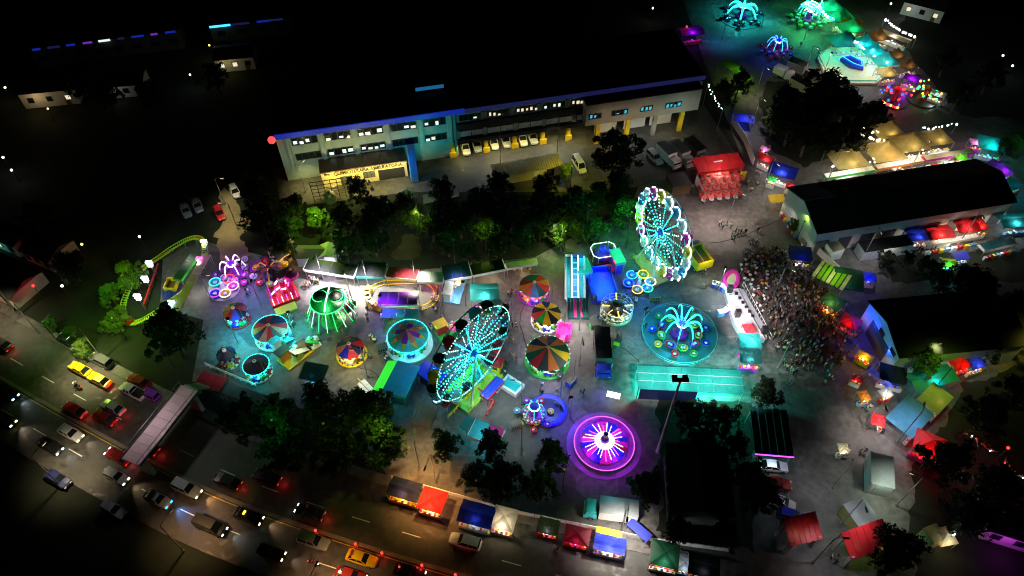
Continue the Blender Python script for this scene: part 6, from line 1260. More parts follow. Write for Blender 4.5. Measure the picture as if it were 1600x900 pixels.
for l, u, v, h, rz, col, pw in (
    ('lamp post over the pale lit stretch of the back row', 575, 446, 7, R(-90), (1, .95, .92), 6500), ('lamp post over the white ground left of the back row', 505, 436, 7, R(-90), (.97, .90, 1), 6500), ('lamp post between the maroon and white back row stalls', 650, 446, 7, R(-90), (1, .97, .7), 3600),
    ('lamp post beside the green swing ride', 553, 498, 8, R(180), (1, .92, .75), 700), ('lamp post on the open ground below the yellow platform carousel', 575, 590, 8, R(180), (1, .92, .85), 620), ('lamp post at the grey lane right of the left fair', 690, 494, 8, R(-90), (.9, .85, 1), 520),
    ('lamp post left of the small rainbow carousel', 332, 470, 7, R(0), (.85, .75, 1), 260), ('lamp post between the wedge carousels', 800, 500, 8, R(0), (.85, .9, 1), 260), ('lamp post over the cream ground by the glass ride', 905, 515, 7, R(-90), (1, .93, .82), 1400),
    ('lamp post beside the dark truck', 905, 570, 8, R(-90), (1, .9, .8), 520), ('lamp post on the lane below the largest carousel', 875, 625, 8, R(180), (.85, .9, 1), 300), ('lamp post by the paddle pool', 815, 632, 7, R(180), (1, .85, .72), 430),
    ('lamp post on the open square right of the white ferris wheel', 1135, 352, 9, R(-40), (1, .95, .75), 900), ('lamp post at the top of the square near the red tent', 1190, 305, 9, R(-60), (1, .93, .75), 600), ('lamp post on the street beside the hospital fence', 1172, 205, 9, R(-60), (1, .93, .85), 750),
    ('lamp post at the head of the upper fair lane', 1180, 150, 8, R(-60), (1, .9, .6), 520), ('lamp post near the trucks of the upper fair', 1255, 118, 8, R(-60), (1, .88, .6), 600), ('lamp post over the market street beside the hall', 1290, 290, 9, R(0), (.85, 1, .92), 620),
    ('lamp post above the market street counters', 1420, 268, 9, R(-90), (1, .95, .88), 620), ('lamp post below the market hall beside the container', 1345, 408, 9, R(-90), (1, .95, .95), 620), ('lamp post below the red canopies', 1495, 385, 9, R(-90), (1, .95, .92), 560),
    ('lamp post at the lower edge of the audience', 1215, 575, 9, R(90), (.8, 1, .8), 420),
    ('lamp post by the lone red and white tent', 1348, 668, 8, R(-90), (1, .88, .82), 1300), ('lamp post along the dark right lane', 1300, 762, 9, R(180), (.95, .95, 1), 420), ('lamp post at the entrance gates', 1312, 822, 9, R(-90), (.9, 1, .95), 380), ('lamp post on the lower entrance lane', 1270, 880, 9, R(0), (.85, .9, 1), 300),
    ('lamp post in the yellow lit hospital yard', 782, 262, 8, R(90), (1, .85, .45), 1100), ('lamp post by the pale van in the hospital yard', 870, 245, 8, R(90), (1, .88, .55), 1000), ('lamp post at the right end of the hospital yard', 1060, 205, 8, R(90), (.8, 1, .95), 330), ('lamp post by the dirt path', 372, 358, 7, R(180), (1, .85, .45), 520),
    ('lamp post at the bend of the dirt path', 352, 320, 7, R(0), (1, .9, .55), 420), ('lamp post in front of the clinic annex', 478, 300, 7, R(60), (1, .85, .3), 1100), ('lamp post in the dark wood by the sandy clearing', 655, 352, 6, R(-90), (1, .85, .4), 260), ('lamp post on the slope beside the teal ticket block', 876, 392, 7, R(180), (1, .92, .6), 420),
    ('lamp post on the brown forecourt among trees', 655, 728, 8, R(90), (1, .62, .22), 1300), ('lamp post between trees left of the purple ride', 815, 700, 7, R(90), (1, .9, .8), 330), ('lamp post behind the pink and cyan stall', 700, 650, 7, R(180), (.9, 1, .8), 260), ('lamp post at the plaza by the green trees', 60, 520, 8, R(-60), (1, .9, .55), 420),
    ('added lamp post between the blue grey stand and the container', 1402, 690, 9, R(60), (.8, .95, 1), 700), ('added lamp post behind the pale yellow container', 1400, 790, 9, R(150), (.85, 1, .8), 800), ('lamp post in front of the stage audience', 1205, 470, 9, R(-30), (1, .92, .92), 520),  # stand and container posts are added to light the tops below them
    ('lamp post on the bank at the left end of the stalls', 462, 398, 6, R(-60), (1, .7, .35), 160), ('lamp post lighting the tree beside the teal awning', 1425, 575, 7, R(0), (.85, 1, .3), 420)):
    street_lamp(l, u, v, h, rz, col, pw, 1.2)
# flood mast by the turquoise stand
hm = min(20, hgt(1027, 706, 590)); t = thing('floodlight_mast', 'tall pale floodlight mast rising beside the black warehouse', 'mast', G(1027, 706), 0)
MB().lathe([(.3, 0), (.25, 1), (.16, hm)], 8, 'p_white').build('mast', t); MB().box(0, 0, hm, 2.2, .5, .3, 'p_dgrey').build('crossbar', t)
for k in (-1, 1): q = MB().box(k * .7, .5, hm - .2, .7, .5, .5, 'p_black').build('floodlight', t); MB().box(k * .7, .77, hm - .12, .55, .04, .36, 'e_white').build('lens', q)
tg = G(1020, 600) - G(1027, 706)
for dx, pw in ((0, 16000), (7, 15000), (13, 15000)): lamp((0, 1.0, hm - .3), (.85, 1, .97), pw, .3, t, spot=34, aim=(tg.x + dx, tg.y - dx * .12, 3), blend=.9, name='mast_light')

for k, (u, v) in enumerate(((495, 829), (557, 850), (598, 864), (660, 883), (712, 898))):
    t = thing('median_beacon', ('first', 'second', 'third', 'fourth', 'fifth')[k] + ' small red beacon from the left along the median', 'beacon', G(u, v + 4), 0, 'red beacons along the median')
    MB().lathe([(.28, .1), (.2, .3), (.1, .85)], 8, 'p_orange').build('cone', t); MB().ball((0, 0, .98), .2, MATS['e_red'], 8, 5).build('lamp_globe', t); lamp((0, -.3, 1.3), 'red', 22, .1, t, name='beacon_light')
# ================================================================ VEHICLES
CARS = {}
def car_parts(kind, col):
    key = (kind, col)
    if key in CARS: return CARS[key]
    SP = dict(sedan=(4.4, .87, 1.42, (-1.75, .95), (-1.05, .25), .92), hatch=(3.9, .84, 1.48, (-1.85, .85), (-1.6, .15), .95), suv=(4.6, .92, 1.72, (-2.15, .95), (-1.95, .3), 1.05), van=(4.9, .92, 2.0, (-2.35, 1.6), (-2.25, .9), 1.1), pickup=(5.0, .92, 1.72, (-.4, 1.25), (-.25, .65), 1.02))
    L, W, H, bt, tp, belt = SP[kind]; h = L / 2
    if col in ('taxi',): M('p_taxi', (.85, .56, .01), .3, .05, 1)
    if col in ('silver',): M('p_silver', (.52, .54, .56), .28, .06, 1, metal=.5)
    if col in ('darkred',): M('p_darkred', (.25, .012, .012), .3, .06, 1)
    if col in ('dblue',): M('p_dblue', (.02, .03, .12), .28, .06, 1)
    pm = Pm(col); b = MB()
    sec = [(-h, W * .80, .38, belt * .78), (-h + .15, W * .94, .26, belt * .95), (-h + .9, W, .2, belt), (h * .2, W, .2, belt), (h - 1.15, W * .98, .2, belt * .94), (h - .3, W * .92, .24, belt * .80), (h, W * .76, .36, belt * .62)]
    vs = []
    for x, w_, z0, z1 in sec: vs += [(x, -w_ * .92, z0), (x, -w_, (z0 + z1) * .52), (x, -w_ * .90, z1), (x, 0, z1 + .04), (x, w_ * .90, z1), (x, w_, (z0 + z1) * .52), (x, w_ * .92, z0)]
    n = 7; fs = [(0, 6, 5, 4, 3, 2, 1), tuple(n * 6 + i for i in range(7))]
    for i in range(6):
        for j in range(7): j2 = (j + 1) % 7; fs.append((i * n + j, i * n + j2, (i + 1) * n + j2, (i + 1) * n + j))
    b.add(vs, fs, pm)
    if kind == 'pickup': b.box(-1.45, 0, belt - .02, 1.9, 1.5, .07, 'p_black')
    body = b.mesh('body')
    g = MB(); wb, wt = W * .88, W * .70
    lo = [(bt[0], -wb), (bt[1], -wb), (bt[1], wb), (bt[0], wb)]; hi = [(tp[0], -wt), (tp[1], -wt), (tp[1], wt), (tp[0], wt)]
    g.add([(x, y, belt - .02) for x, y in lo] + [(x, y, H) for x, y in hi], [(0, 1, 5, 4), (1, 2, 6, 5), (2, 3, 7, 6), (3, 0, 4, 7), (4, 5, 6, 7)], 'glass'); glass = g.mesh('windows')
    r = MB(); r.slab([(tp[0] - .06, -wt - .03, H + .05), (tp[1] + .06, -wt - .03, H + .05), (tp[1] + .06, wt + .03, H + .05), (tp[0] - .06, wt + .03, H + .05)], .09, pm)
    for (x, y), (x2, y2) in zip(lo, hi): r.tube([(x, y, belt), (x2, y2, H)], .05, pm, 4)
    xm = (bt[0] + bt[1]) / 2
    for s in (-1, 1): r.tube([(xm, s * wb * 1.01, belt), (xm, s * wt * 1.02, H)], .05, pm, 4)
    roof = r.mesh('roof')
    wm = MB(); wm.lathe([(.2, -.1), (.31, -.1), (.33, 0), (.31, .1), (.2, .1)], 14, 'rubber'); wm.lathe([(.19, -.11), (.19, .11)], 10, 'steel'); wheel_ = wm.mesh('wheel')
    CARS[key] = (body, glass, roof, wheel_, L, W, belt); return CARS[key]
def car(label, u, v, kind, col, du=None, dv=None, flip=False, head='', tail='', beam=None, taxi=False, on=True, rz=None, name=None):
    body, glass, roof, wm, L, W, belt = car_parts(kind, col); p = G(u, v, .7); p.z = .05
    if rz is None: rz = ang(u, v, du, dv) if du is not None else road_t(p) + (PI if flip else 0)
    if head == '': head = None if flip else 'e_warm'
    if tail == '': tail = 'e_tail' if flip else None
    nm = name or dict(sedan='saloon_car', hatch='hatchback_car', suv='suv_car', van='white_van', pickup='pickup_truck')[kind] if col != 'taxi' else 'taxi_car'
    if nm == 'white_van' and col != 'white': nm = 'dark_van'
    t = thing(nm, label, 'car' if kind not in ('van', 'pickup') else kind, p, rz)
    obj('body', body, t); obj('windows', glass, t); obj('roof', roof, t)
    for sx in (-1, 1):
        for sy in (-1, 1):
            w_ = obj('wheel', wm, t, (sx * (L / 2 - .82), sy * (W - .09), .33)); w_.rotation_euler = (R(90), 0, 0)
    for s in (-1, 1):
        MB().box(L / 2 - .05, s * W * .58, belt * .52, .14, .36, .2, MATS[head] if on and head else M('lampoff', (.5, .5, .5), .2, .05)).build('headlight', t)
        MB().box(-L / 2 + .05, s * W * .62, belt * .62, .12, .32, .15, MATS[tail] if on and tail else M('tailoff', (.2, .01, .01), .3, .05)).build('taillight', t)
    if taxi: MB().box(-.4, 0, 1.47, .25, .6, .16, 'e_yellow').build('taxi_sign', t)
    if beam:
        o = lamp((L / 2 + .2, 0, .75), beam[0], beam[1] * 1.7, .1, t, spot=75, aim=(L / 2 + 7, 0, -.2), blend=.9, name='headlight_beam')
    if on and tail and beam is None and flip: lamp((-L / 2 - .5, 0, .6), 'red', 14, .1, t, name='tail_glow')
    return t
W1 = (1, .82, .55)
for a in (
    ('white saloon car in the far lane left of the footbridge', 110, 676, 'sedan', 'white', False, dict(beam=(W1, 120))),
    ('dark saloon car with white headlights near the left kerb', 78, 696, 'sedan', 'black', False, dict(head='e_ice', beam=('cool', 70))),
    ('dark car with round white headlights at the left edge', 10, 612, 'sedan', 'dblue', False, dict(head='e_ice', beam=('cool', 70))),
    ('dark hatchback at the left edge below the first dark car', 8, 654, 'hatch', 'dgrey', False, dict(beam=(W1, 100))),
    ('silver roofed hatchback with orange headlights below the footbridge', 182, 744, 'hatch', 'silver', False, dict(beam=((1, .7, .4), 110))),
    ('silver green car throwing bright blue headlight beams', 246, 779, 'sedan', 'silver', False, dict(head='e_azure', beam=((.12, .35, 1), 420))),
    ('grey car throwing orange headlight beams near the median', 292, 763, 'suv', 'grey', False, dict(head='e_warm', beam=((1, .5, .2), 330))),
    ('black van at the near kerb with white headlights', 329, 822, 'van', 'black', False, dict(head='e_ice', beam=('cool', 90))),
    ('dark taxi with a small yellow roof lamp and orange lit side', 388, 806, 'sedan', 'black', False, dict(head='e_warm', taxi=True, beam=((1, .55, .3), 160))),
    ('silver estate car beside the red median marker', 490, 845, 'suv', 'silver', False, dict(head=None, tail=None)),
    ('black hatchback with warm headlights near the bottom edge', 424, 863, 'hatch', 'black', False, dict(beam=((1, .7, .5), 90))),
    ('yellow taxi alone near the bottom of the road', 565, 872, 'sedan', 'taxi', False, dict(head=None, tail=None)),
    ('dark car with a red roof cut by the bottom edge', 548, 899, 'sedan', 'darkred', False, dict(tail='e_red')),
    ('black car with one warm headlight at the bottom edge', 640, 893, 'sedan', 'black', False, dict(head='e_warm')),
    ('dark red car with glowing tail lights in the upper carriageway', 116, 640, 'sedan', 'darkred', True, {}),
    ('silver saloon braking beside the bright red car', 176, 636, 'sedan', 'silver', True, {}),
    ('bright red lit car braking behind the silver saloon', 163, 652, 'sedan', 'darkred', True, {}),
    ('yellow taxi at the front of the parked pair', 125, 576, 'sedan', 'taxi', True, dict(on=False)),
    ('yellow taxi with red tail lights at the back of the parked pair', 155, 593, 'sedan', 'taxi', True, {}),
    ('dark parked car in front of the green roadside trees', 105, 531, 'sedan', 'black', True, dict(on=False)),
    ('silver and black car parked above the yellow taxis', 158, 563, 'suv', 'dgrey', True, dict(on=False)),
    ('silver pickup with an empty black bed behind the taxis', 207, 611, 'pickup', 'white', True, dict(on=False)),
    ('dull purple car parked behind the silver pickup', 233, 615, 'hatch', 'purple', True, dict(on=False)),
    ('dark red parked car above the silver pickup', 217, 595, 'sedan', 'darkred', True, dict(on=False)),
    ('red car half hidden under the footbridge', 184, 713, 'sedan', 'darkred', True, dict(head='e_white')),
    ('dark car with red tail lights just right of the footbridge', 228, 698, 'sedan', 'black', True, {}),
    ('black car with red tail lights in the middle of the upper carriageway', 355, 751, 'sedan', 'black', True, {}),
    ('dark car near the trees with one red tail light', 417, 745, 'sedan', 'black', True, {}),
    ('black car between the forecourt and the median', 484, 800, 'sedan', 'black', True, dict(head='e_white')),
    ('white car with a dark sunroof passing the grey tent', 727, 846, 'suv', 'white', True, dict(on=False)),
    ('dark car with red tail lights at the left edge by the plaza', 2, 537, 'sedan', 'black', True, {}),
    ('blue grey car parked in the dark below the near kerb', 90, 748, 'sedan', 'dblue', False, dict(on=False)),
    ('pale green car parked in the dark below the near kerb', 178, 796, 'hatch', 'grey', False, dict(on=False))):
    car(a[0], a[1], a[2], a[3], a[4], flip=a[5], **a[6])
for i, (u, v, l) in enumerate(((727, 231, 'white ambulance car first from the left in the garage row'), (745, 226, 'white ambulance car second from the left in the garage row'), (771, 222, 'white ambulance car third from the left in the garage row'), (790, 219, 'white ambulance car fourth from the left in the garage row'), (816, 217, 'white ambulance car fifth from the left in the garage row'), (832, 214, 'white ambulance car at the right end of the garage row'))):
    car(l, u, v, 'suv', 'white', rz=HRZ - PI / 2, on=False, head=None, tail=None)
car('white van parked by the yellow bush in the hospital yard', 905, 258, 'van', 'white', rz=HRZ - PI / 2 + .1, on=False)
car('grey car beside the white box trucks in the hospital yard', 1023, 246, 'suv', 'silver', rz=HRZ - PI / 2 + .25, on=False)
car('white and yellow striped car under the green shelter edge', 1208, 728, 'sedan', 'white', rz=R(-6), on=False)
car('dark red car parked below the striped car', 1212, 756, 'suv', 'darkred', rz=R(-6), on=False)
car('white car parked at the tree below the dark red car', 1222, 785, 'hatch', 'white', rz=R(-20), on=False)
car('bright blue car at the entrance gate', 1238, 806, 'hatch', 'blue', rz=R(-20), on=False)
car('white hatchback at the top of the dirt path', 367, 299, 'hatch', 'white', rz=R(-60), on=False)
car('red car beside the dirt path', 343, 333, 'hatch', 'red', rz=R(-60), on=False)
car('pale car in shadow left of the dirt path', 308, 320, 'sedan', 'silver', rz=R(-60), on=False)
car('second pale car in shadow left of the dirt path', 290, 328, 'sedan', 'grey', rz=R(-60), on=False)
lamp(G(306, 318, 4), 'cool', 35, .2, name='path_lamp')
def truck(label, u, v, rz, L, W, H, cabc, boxm, roofm, light=None, cab=1.9):
    p = G(u, v, H * .7); t = thing('box_truck', label, 'truck', (p.x, p.y, 0), rz)
    MB().box(-cab / 2 - .1, 0, .8, L - cab - .3, W, H - .8, boxm).build('cargo_box', t); MB().box(-cab / 2 - .1, 0, H, L - cab - .25, W + .05, .06, roofm).build('box_roof', t)
    c = MB(); x = L / 2 - cab / 2; c.box(x, 0, .55, cab, W * .94, .75, Pm(cabc)); c.box(x - .1, 0, 1.3, cab * .86, W * .9, 1.0, Pm(cabc), top=(.8, .92)); cb = c.build('cab', t)
    MB().slab([(L / 2 - .24, -W * .4, 1.42), (L / 2 - .24, W * .4, 1.42), (L / 2 - .38, W * .38, 2.1), (L / 2 - .38, -W * .38, 2.1)], .03, 'glass').build('windscreen', cb)
    MB().box(0, 0, .5, L * .92, .8, .3, 'dsteel').build('chassis', t)
    wm = car_parts('suv', 'silver')[3]
    for fx in (-.36, -.24, .36):
        for s in (-1, 1): w_ = obj('wheel', wm, t, (L * fx, s * (W / 2 - .12), .45)); w_.rotation_euler = (R(90), 0, 0); w_.scale = (1.35,) * 3
    for s in (-1, 1): MB().box(L / 2 + .02, s * W * .36, .75, .06, .3, .2, M('lampoff', (.5, .5, .5), .2, .05)).build('headlight', t)
    if light: lamp((0, -W, H + 3), light[0], light[1], .3, t, name='truck_light')
truck('white and teal box truck parked behind the fence below the purple ride', 955, 794, R(172), 7.6, 2.5, 3.2, 'cyan', 'p_white', 'p_grey', ('cyan', 70))
truck('long black topped truck standing in the middle of the fair', 942, 548, R(-91), 8.6, 2.6, 3.2, 'blue', 'p_dgrey', 'p_black')
truck('white box truck nearest the grey car in the hospital yard', 1046, 240, HRZ - PI / 2 + .25, 6.6, 2.3, 3.0, 'white', 'p_white', 'p_dgrey', ('cool', 25))
truck('grey box truck right of the white one in the hospital yard', 1066, 238, HRZ - PI / 2 + .25, 6.8, 2.3, 3.0, 'grey', 'p_grey', 'p_dgrey')
truck('dark truck farthest right in the hospital yard', 1090, 234, HRZ - PI / 2 + .25, 7.0, 2.4, 3.0, 'dgrey', 'p_dgrey', 'p_black')
truck('dark truck parked beside the blue spider ride', 1252, 104, R(-40), 6.5, 2.4, 3, 'dgrey', 'p_grey', 'p_black')
truck('maroon topped truck below the dark truck in the upper fair', 1258, 134, R(-50), 7, 2.4, 2.8, 'maroon', 'p_cream', 'p_black')
truck('white lorry with bright load beside the dark truck in the upper fair', 1226, 112, R(-45), 5, 2.2, 2.4, 'white', 'p_white', 'p_white', ('white', 60))
ctr, rz, wd, dp = foot((1096, 421), (1120, 414), (1103, 372), 2.6); t = thing('yellow_ride_trailer', 'yellow sided trailer with a brown open top beside the white ferris wheel', 'trailer', ctr, rz)
MB().box(0, 0, .7, wd, dp * .66, .3, 'p_dgrey').build('chassis', t); MB().box(0, 0, 1.0, wd - .5, dp * .64, 1.3, 'p_brown').build('load', t)
for s in (-1, 1): MB().box(s * wd / 2, 0, 1.0, .22, dp * .66, 1.7, 'p_yellow').build('side_board', t); MB().box(0, s * dp * .33, 1.0, wd, .22, 1.9, 'p_yellow').build('end_board', t)
MB().box(0, 0, 2.32, .12, dp * .55, .06, 'p_cream').build('centre_rail', t)
MB().box(0, dp * .42, 0.6, wd, dp * .18, 2.0, 'p_navy').build('tow_cab', t)
for s in (-1, 1):
    for y in (-.22, .22): w_ = obj('wheel', car_parts('suv', 'silver')[3], t, (s * (wd / 2 - .15), dp * y, .45), 0); w_.rotation_euler = (R(90), 0, R(90)); w_.scale = (1.35,) * 3
lamp((0, -dp * .45, 4), 'yellow', 170, .3, t, name='trailer_light')
# ================================================================ PEOPLE
SKIN = M('skin', (.35, .19, .12), .6, .1, 2); HAIR = M('hair', (.015, .012, .01), .6, .1, 2); SHOE = M('shoe', (.03, .03, .03), .6, .1, 2)
SH = [M('shirt_%d' % i, c, .8, .1, 2) for i, c in enumerate(((.80, .80, .80), (.74, .72, .66), (.50, .04, .05), (.02, .03, .04), (.01, .01, .012), (.10, .25, .50), (.60, .40, .08), (.65, .35, .40), (.06, .30, .20), (.80, .80, .82), (.012, .012, .05), (.30, .32, .35)))]
TR = [M('trouser_%d' % i, c, .85, .1, 2) for i, c in enumerate(((.02, .025, .05), (.015, .015, .015), (.10, .10, .11), (.22, .17, .10)))]
def person_mesh(pose, lod):
    j = dict(pel=(0, 0, .95), spi=(0, 0, 1.18), che=(0, 0, 1.38), nec=(0, 0, 1.50), hea=(0, .01, 1.60), top=(0, .01, 1.70))
    st_ = (.05, .14, .10)[pose]
    for s, n in ((-1, 'l'), (1, 'r')):
        j['hip' + n] = (s * .1, 0, .90); j['kne' + n] = (s * .11, s * st_ + .03, .5); j['ank' + n] = (s * .11, s * st_ * 1.6 - .03, .09); j['toe' + n] = (s * .12, s * st_ * 1.6 + .13, .04)
        j['sho' + n] = (s * .19, 0, 1.42)
        if pose == 2: j['elb' + n] = (s * .27, .12, 1.30); j['wri' + n] = (s * .2, .25, 1.62)
        else: j['elb' + n] = (s * .25, -s * st_ * .5, 1.14); j['wri' + n] = (s * .26, -s * st_ + .08, .90); 
        j['han' + n] = (j['wri' + n][0], j['wri' + n][1] + .02, j['wri' + n][2] + (.09 if pose == 2 else -.09))
    ed = [('pel', 'spi'), ('spi', 'che'), ('che', 'nec'), ('nec', 'hea'), ('hea', 'top')]
    for n in 'lr': ed += [('pel', 'hip' + n), ('hip' + n, 'kne' + n), ('kne' + n, 'ank' + n), ('ank' + n, 'toe' + n), ('che', 'sho' + n), ('sho' + n, 'elb' + n), ('elb' + n, 'wri' + n), ('wri' + n, 'han' + n)]
    rad = dict(pel=.14, spi=.135, che=.15, nec=.055, hea=.1, top=.085, hip=.09, kne=.065, ank=.045, toe=.04, sho=.07, elb=.045, wri=.035, han=.04)
    ks = list(j); me = bpy.data.meshes.new('p'); me.from_pydata([j[k] for k in ks], [(ks.index(a), ks.index(b)) for a, b in ed], [])
    o = bpy.data.objects.new('p', me); C.objects.link(o); m = o.modifiers.new('s', 'SKIN')
    for i, k in enumerate(ks):
        r_ = rad.get(k) or rad[k[:-1]]; me.skin_vertices[0].data[i].radius = (r_, r_); me.skin_vertices[0].data[i].use_root = (k == 'pel')
    if lod: q = o.modifiers.new('u', 'SUBSURF'); q.levels = q.render_levels = 1
    bpy.context.view_layer.update(); dg = bpy.context.evaluated_depsgraph_get(); out = bpy.data.meshes.new_from_object(o.evaluated_get(dg)); bpy.data.objects.remove(o)
    idx = []
    for p in out.polygons:
        x, y, z = p.center
        if z > 1.63 or (z > 1.54 and y < -.01): k = 3
        elif z > 1.47: k = 2
        elif abs(x) > .215 and (z < 1.2 or pose == 2 and z > 1.33): k = 2
        elif z > .98: k = 0
        elif z > .09: k = 1
        else: k = 4
        idx.append(k)
    return out, idx
BASE = [person_mesh(p, True) for p in range(3)]; LOW = [person_mesh(p, False) for p in range(3)]
PM = []
for i in range(24):
    me, idx = BASE[(0, 1, 0, 2)[i % 4]]; m2 = me.copy(); m2.materials.clear()
    for m in (SH[(i * 5) % 12], TR[i % 4], SKIN, HAIR, SHOE): m2.materials.append(m)
    m2.polygons.foreach_set('material_index', idx); m2.update(); m2.name = 'person'; PM.append(m2)
SHN = ('white', 'cream', 'red', 'dark slate', 'black', 'blue', 'yellow', 'pink', 'green', 'pale', 'navy', 'grey'); TRN = ('navy', 'black', 'grey', 'tan')
NP = [0]
rp = random.Random(21)
def person(p, label, group, rz=None):
    k = rp.randrange(24); label = label.replace('person ', 'person in %s top ' % SHN[(k * 5) % 12], 1)
    o = obj('person', PM[k], None, (p.x, p.y, p.z), rp.uniform(0, 6.28) if rz is None else rz); s = rp.uniform(.93, 1.06); o.scale = (s, s, s)
    tag(o, label, 'person', group); NP[0] += 1
def group(label, u, v, n, su, sv, z=.025):
    k = 0
    while k < n:
        c = G(u + rp.uniform(-su, su), v + rp.uniform(-sv, sv), z)
        for j in range(min(n - k, rp.choice((1, 2, 2, 3, 4)))):
            a = j * 2.1 + rp.random(); person(c + Vector((math.cos(a), math.sin(a), 0)) * (.5 if j else 0), label, label, a + PI / 2 + rp.uniform(-.6, .6) if j else None); k += 1
for a in (('person strolling on the pale ground before the back row stalls', 515, 442, 9, 26, 6), ('person waiting beside the cyan rimmed carousel', 457, 508, 8, 8, 12), ('person walking past the pink fun house', 484, 446, 7, 10, 6), ('person standing between rides at the far left of the fair', 385, 455, 6, 24, 14),
          ('person queueing around the star topped carousel', 668, 500, 12, 14, 30), ('person walking left of the star topped carousel', 577, 520, 10, 12, 36), ('person waiting in front of the oval train', 580, 485, 8, 14, 8), ('person in the lane beside the blue and white train slide', 690, 480, 8, 12, 14),
          ('person on the lane between the turquoise wheel and the wedge carousels', 804, 500, 12, 10, 40), ('person at the foot of the largest wedge carousel', 852, 590, 9, 26, 4), ('person by the stalls at the right end of the back row', 815, 425, 8, 22, 5), ('person beside the slide and striped game tent', 945, 500, 8, 12, 6), ('person walking near the teacups', 985, 470, 7, 18, 14),
          ('person beside the octopus fence', 1010, 500, 5, 8, 20), ('person crossing the open square right of the white ferris wheel', 1160, 380, 24, 34, 30), ('person queueing between the trailer and the stage', 1110, 440, 10, 10, 14), ('person near the tables of the red tent', 1172, 290, 14, 14, 22), ('person at the counters of the khaki tents', 1370, 272, 14, 60, 6),
          ('person among the stalls below the market hall', 1400, 392, 14, 70, 6), ('person on the lane by the ticket booth and pool', 800, 575, 6, 12, 20), ('person by the kiddie octopus', 880, 640, 4, 20, 10), ('person at the roadside stalls', 920, 862, 5, 60, 3), ('person on the dark right lane', 1335, 700, 8, 20, 40), ('person near the lone red and white tent', 1355, 640, 6, 26, 20), ('person at the entrance gates', 1290, 880, 4, 20, 8), ('person beside the orange lit roadside canopy', 660, 800, 2, 8, 3), ('person near the black truck in the fair', 960, 575, 3, 8, 5), ('person trailing off the audience toward the lane', 1265, 590, 16, 40, 16), ('person standing loosely above the audience', 1215, 395, 14, 40, 10), ('person at the fruit cart and navy tent', 1362, 590, 8, 22, 20), ('person on the street between hospital and market', 1195, 260, 8, 12, 24), ('person inside the upper fair', 1250, 90, 10, 60, 30), ('person strolling between the left carousels', 440, 545, 10, 40, 22), ('person strolling on the lane below the yellow platform carousel', 590, 575, 8, 24, 22), ('person strolling on the lane below the wedge carousels', 880, 615, 8, 40, 14)): group(*a)
CP = [G(u, v) for u, v in ((1163, 446), (1207, 535), (1225, 585), (1310, 580), (1345, 530), (1275, 440), (1235, 390), (1165, 395), (1150, 425))]
def inside(p):
    c = False; n = len(CP)
    for i in range(n):
        a, b_ = CP[i], CP[i - 1]
        if (a.y > p.y) != (b_.y > p.y) and p.x < (b_.x - a.x) * (p.y - a.y) / (b_.y - a.y) + a.x: c = not c
    return c
x0, x1c = min(p.x for p in CP), max(p.x for p in CP); y0, y1c = min(p.y for p in CP), max(p.y for p in CP)
CC = sum((q for q in CP), Vector()) / len(CP)
pts = []
tries = 0
while len(pts) < 450 and tries < 40000:
    tries += 1; p = Vector((rp.uniform(x0, x1c), rp.uniform(y0, y1c), .025))
    dc = (p - CC).length
    if inside(p) and rp.random() < 1.25 - dc / 17 and all((p - q).length > .55 for q in pts[-200:]): pts.append(p)
pts.sort(key=lambda p: p.y)
stg = G(1165, 480)
near = max(0, 300 - NP[0])
for p in pts[:near]: person(p, 'person standing in the dense audience in front of the stage', 'audience in front of the stage', math.atan2(stg.y - p.y, stg.x - p.x) - PI / 2 + rp.uniform(-.5, .5))
V = []; Fc = []; MI = []; mats = SH + TR + [SKIN, HAIR, SHOE]
for p in pts[near:]:
    me, idx = LOW[rp.choice((0, 0, 1, 2))]; a = math.atan2(stg.y - p.y, stg.x - p.x) - PI / 2 + rp.uniform(-.5, .5); ca, sa = math.cos(a), math.sin(a); o = len(V)
    V += [(p.x + v.co.x * ca - v.co.y * sa, p.y + v.co.x * sa + v.co.y * ca, p.z + v.co.z) for v in me.vertices]
    mp = (rp.randrange(12), 12 + rp.randrange(4), 16, 17, 18)
    for f, k in zip(me.polygons, idx): Fc.append(tuple(i + o for i in f.vertices)); MI.append(mp[k])
me = bpy.data.meshes.new('audience'); me.from_pydata(V, [], Fc)
for m in mats: me.materials.append(m)
me.polygons.foreach_set('material_index', MI); me.update()
o = obj('audience', me); tag(o, 'far part of the dense audience packed before the stage', 'crowd'); o['kind'] = 'stuff'
# motorcycles with riders
def moto(label, u, v, flip, col, em):
    p = G(u, v, .6); p.z = .05; t = thing('motorcycle', label, 'motorcycle', p, road_t(p) + (PI if flip else 0))
    MB().tube([(-.5, 0, .6), (.1, 0, .75), (.5, 0, .95)], .14, Pm(col), 6).build('frame', t); MB().box(-.3, 0, .78, .7, .26, .12, 'p_black').build('saddle', t)
    MB().tube([(.55, -.35, 1.05), (.5, 0, 1.0), (.55, .35, 1.05)], .03, 'steel', 5).build('handlebar', t)
    for x in (-.6, .65): w_ = MB().lathe([(.2, -.06), (.3, -.05), (.3, .05), (.2, .06)], 12, 'rubber').build('wheel', t); w_.location = (x, 0, .3); w_.rotation_euler = (R(90), 0, 0)
    MB().ball((.72, 0, .85), .12, MATS[em], 6, 4).build('headlight', t); MB().ball((-.85, 0, .7), .08, MATS['e_red'], 6, 4).build('taillight', t)
    person(p + Vector((0, 0, .1)), 'rider on the ' + label, 'motorcycle riders', t.rotation_euler[2] - PI / 2)
moto('motorcycle beside the front yellow taxi', 121, 602, True, 'orange', 'e_warm')
moto('motorcycle with violet light left of the lone yellow taxi', 490, 880, False, 'purple', 'e_lilac')
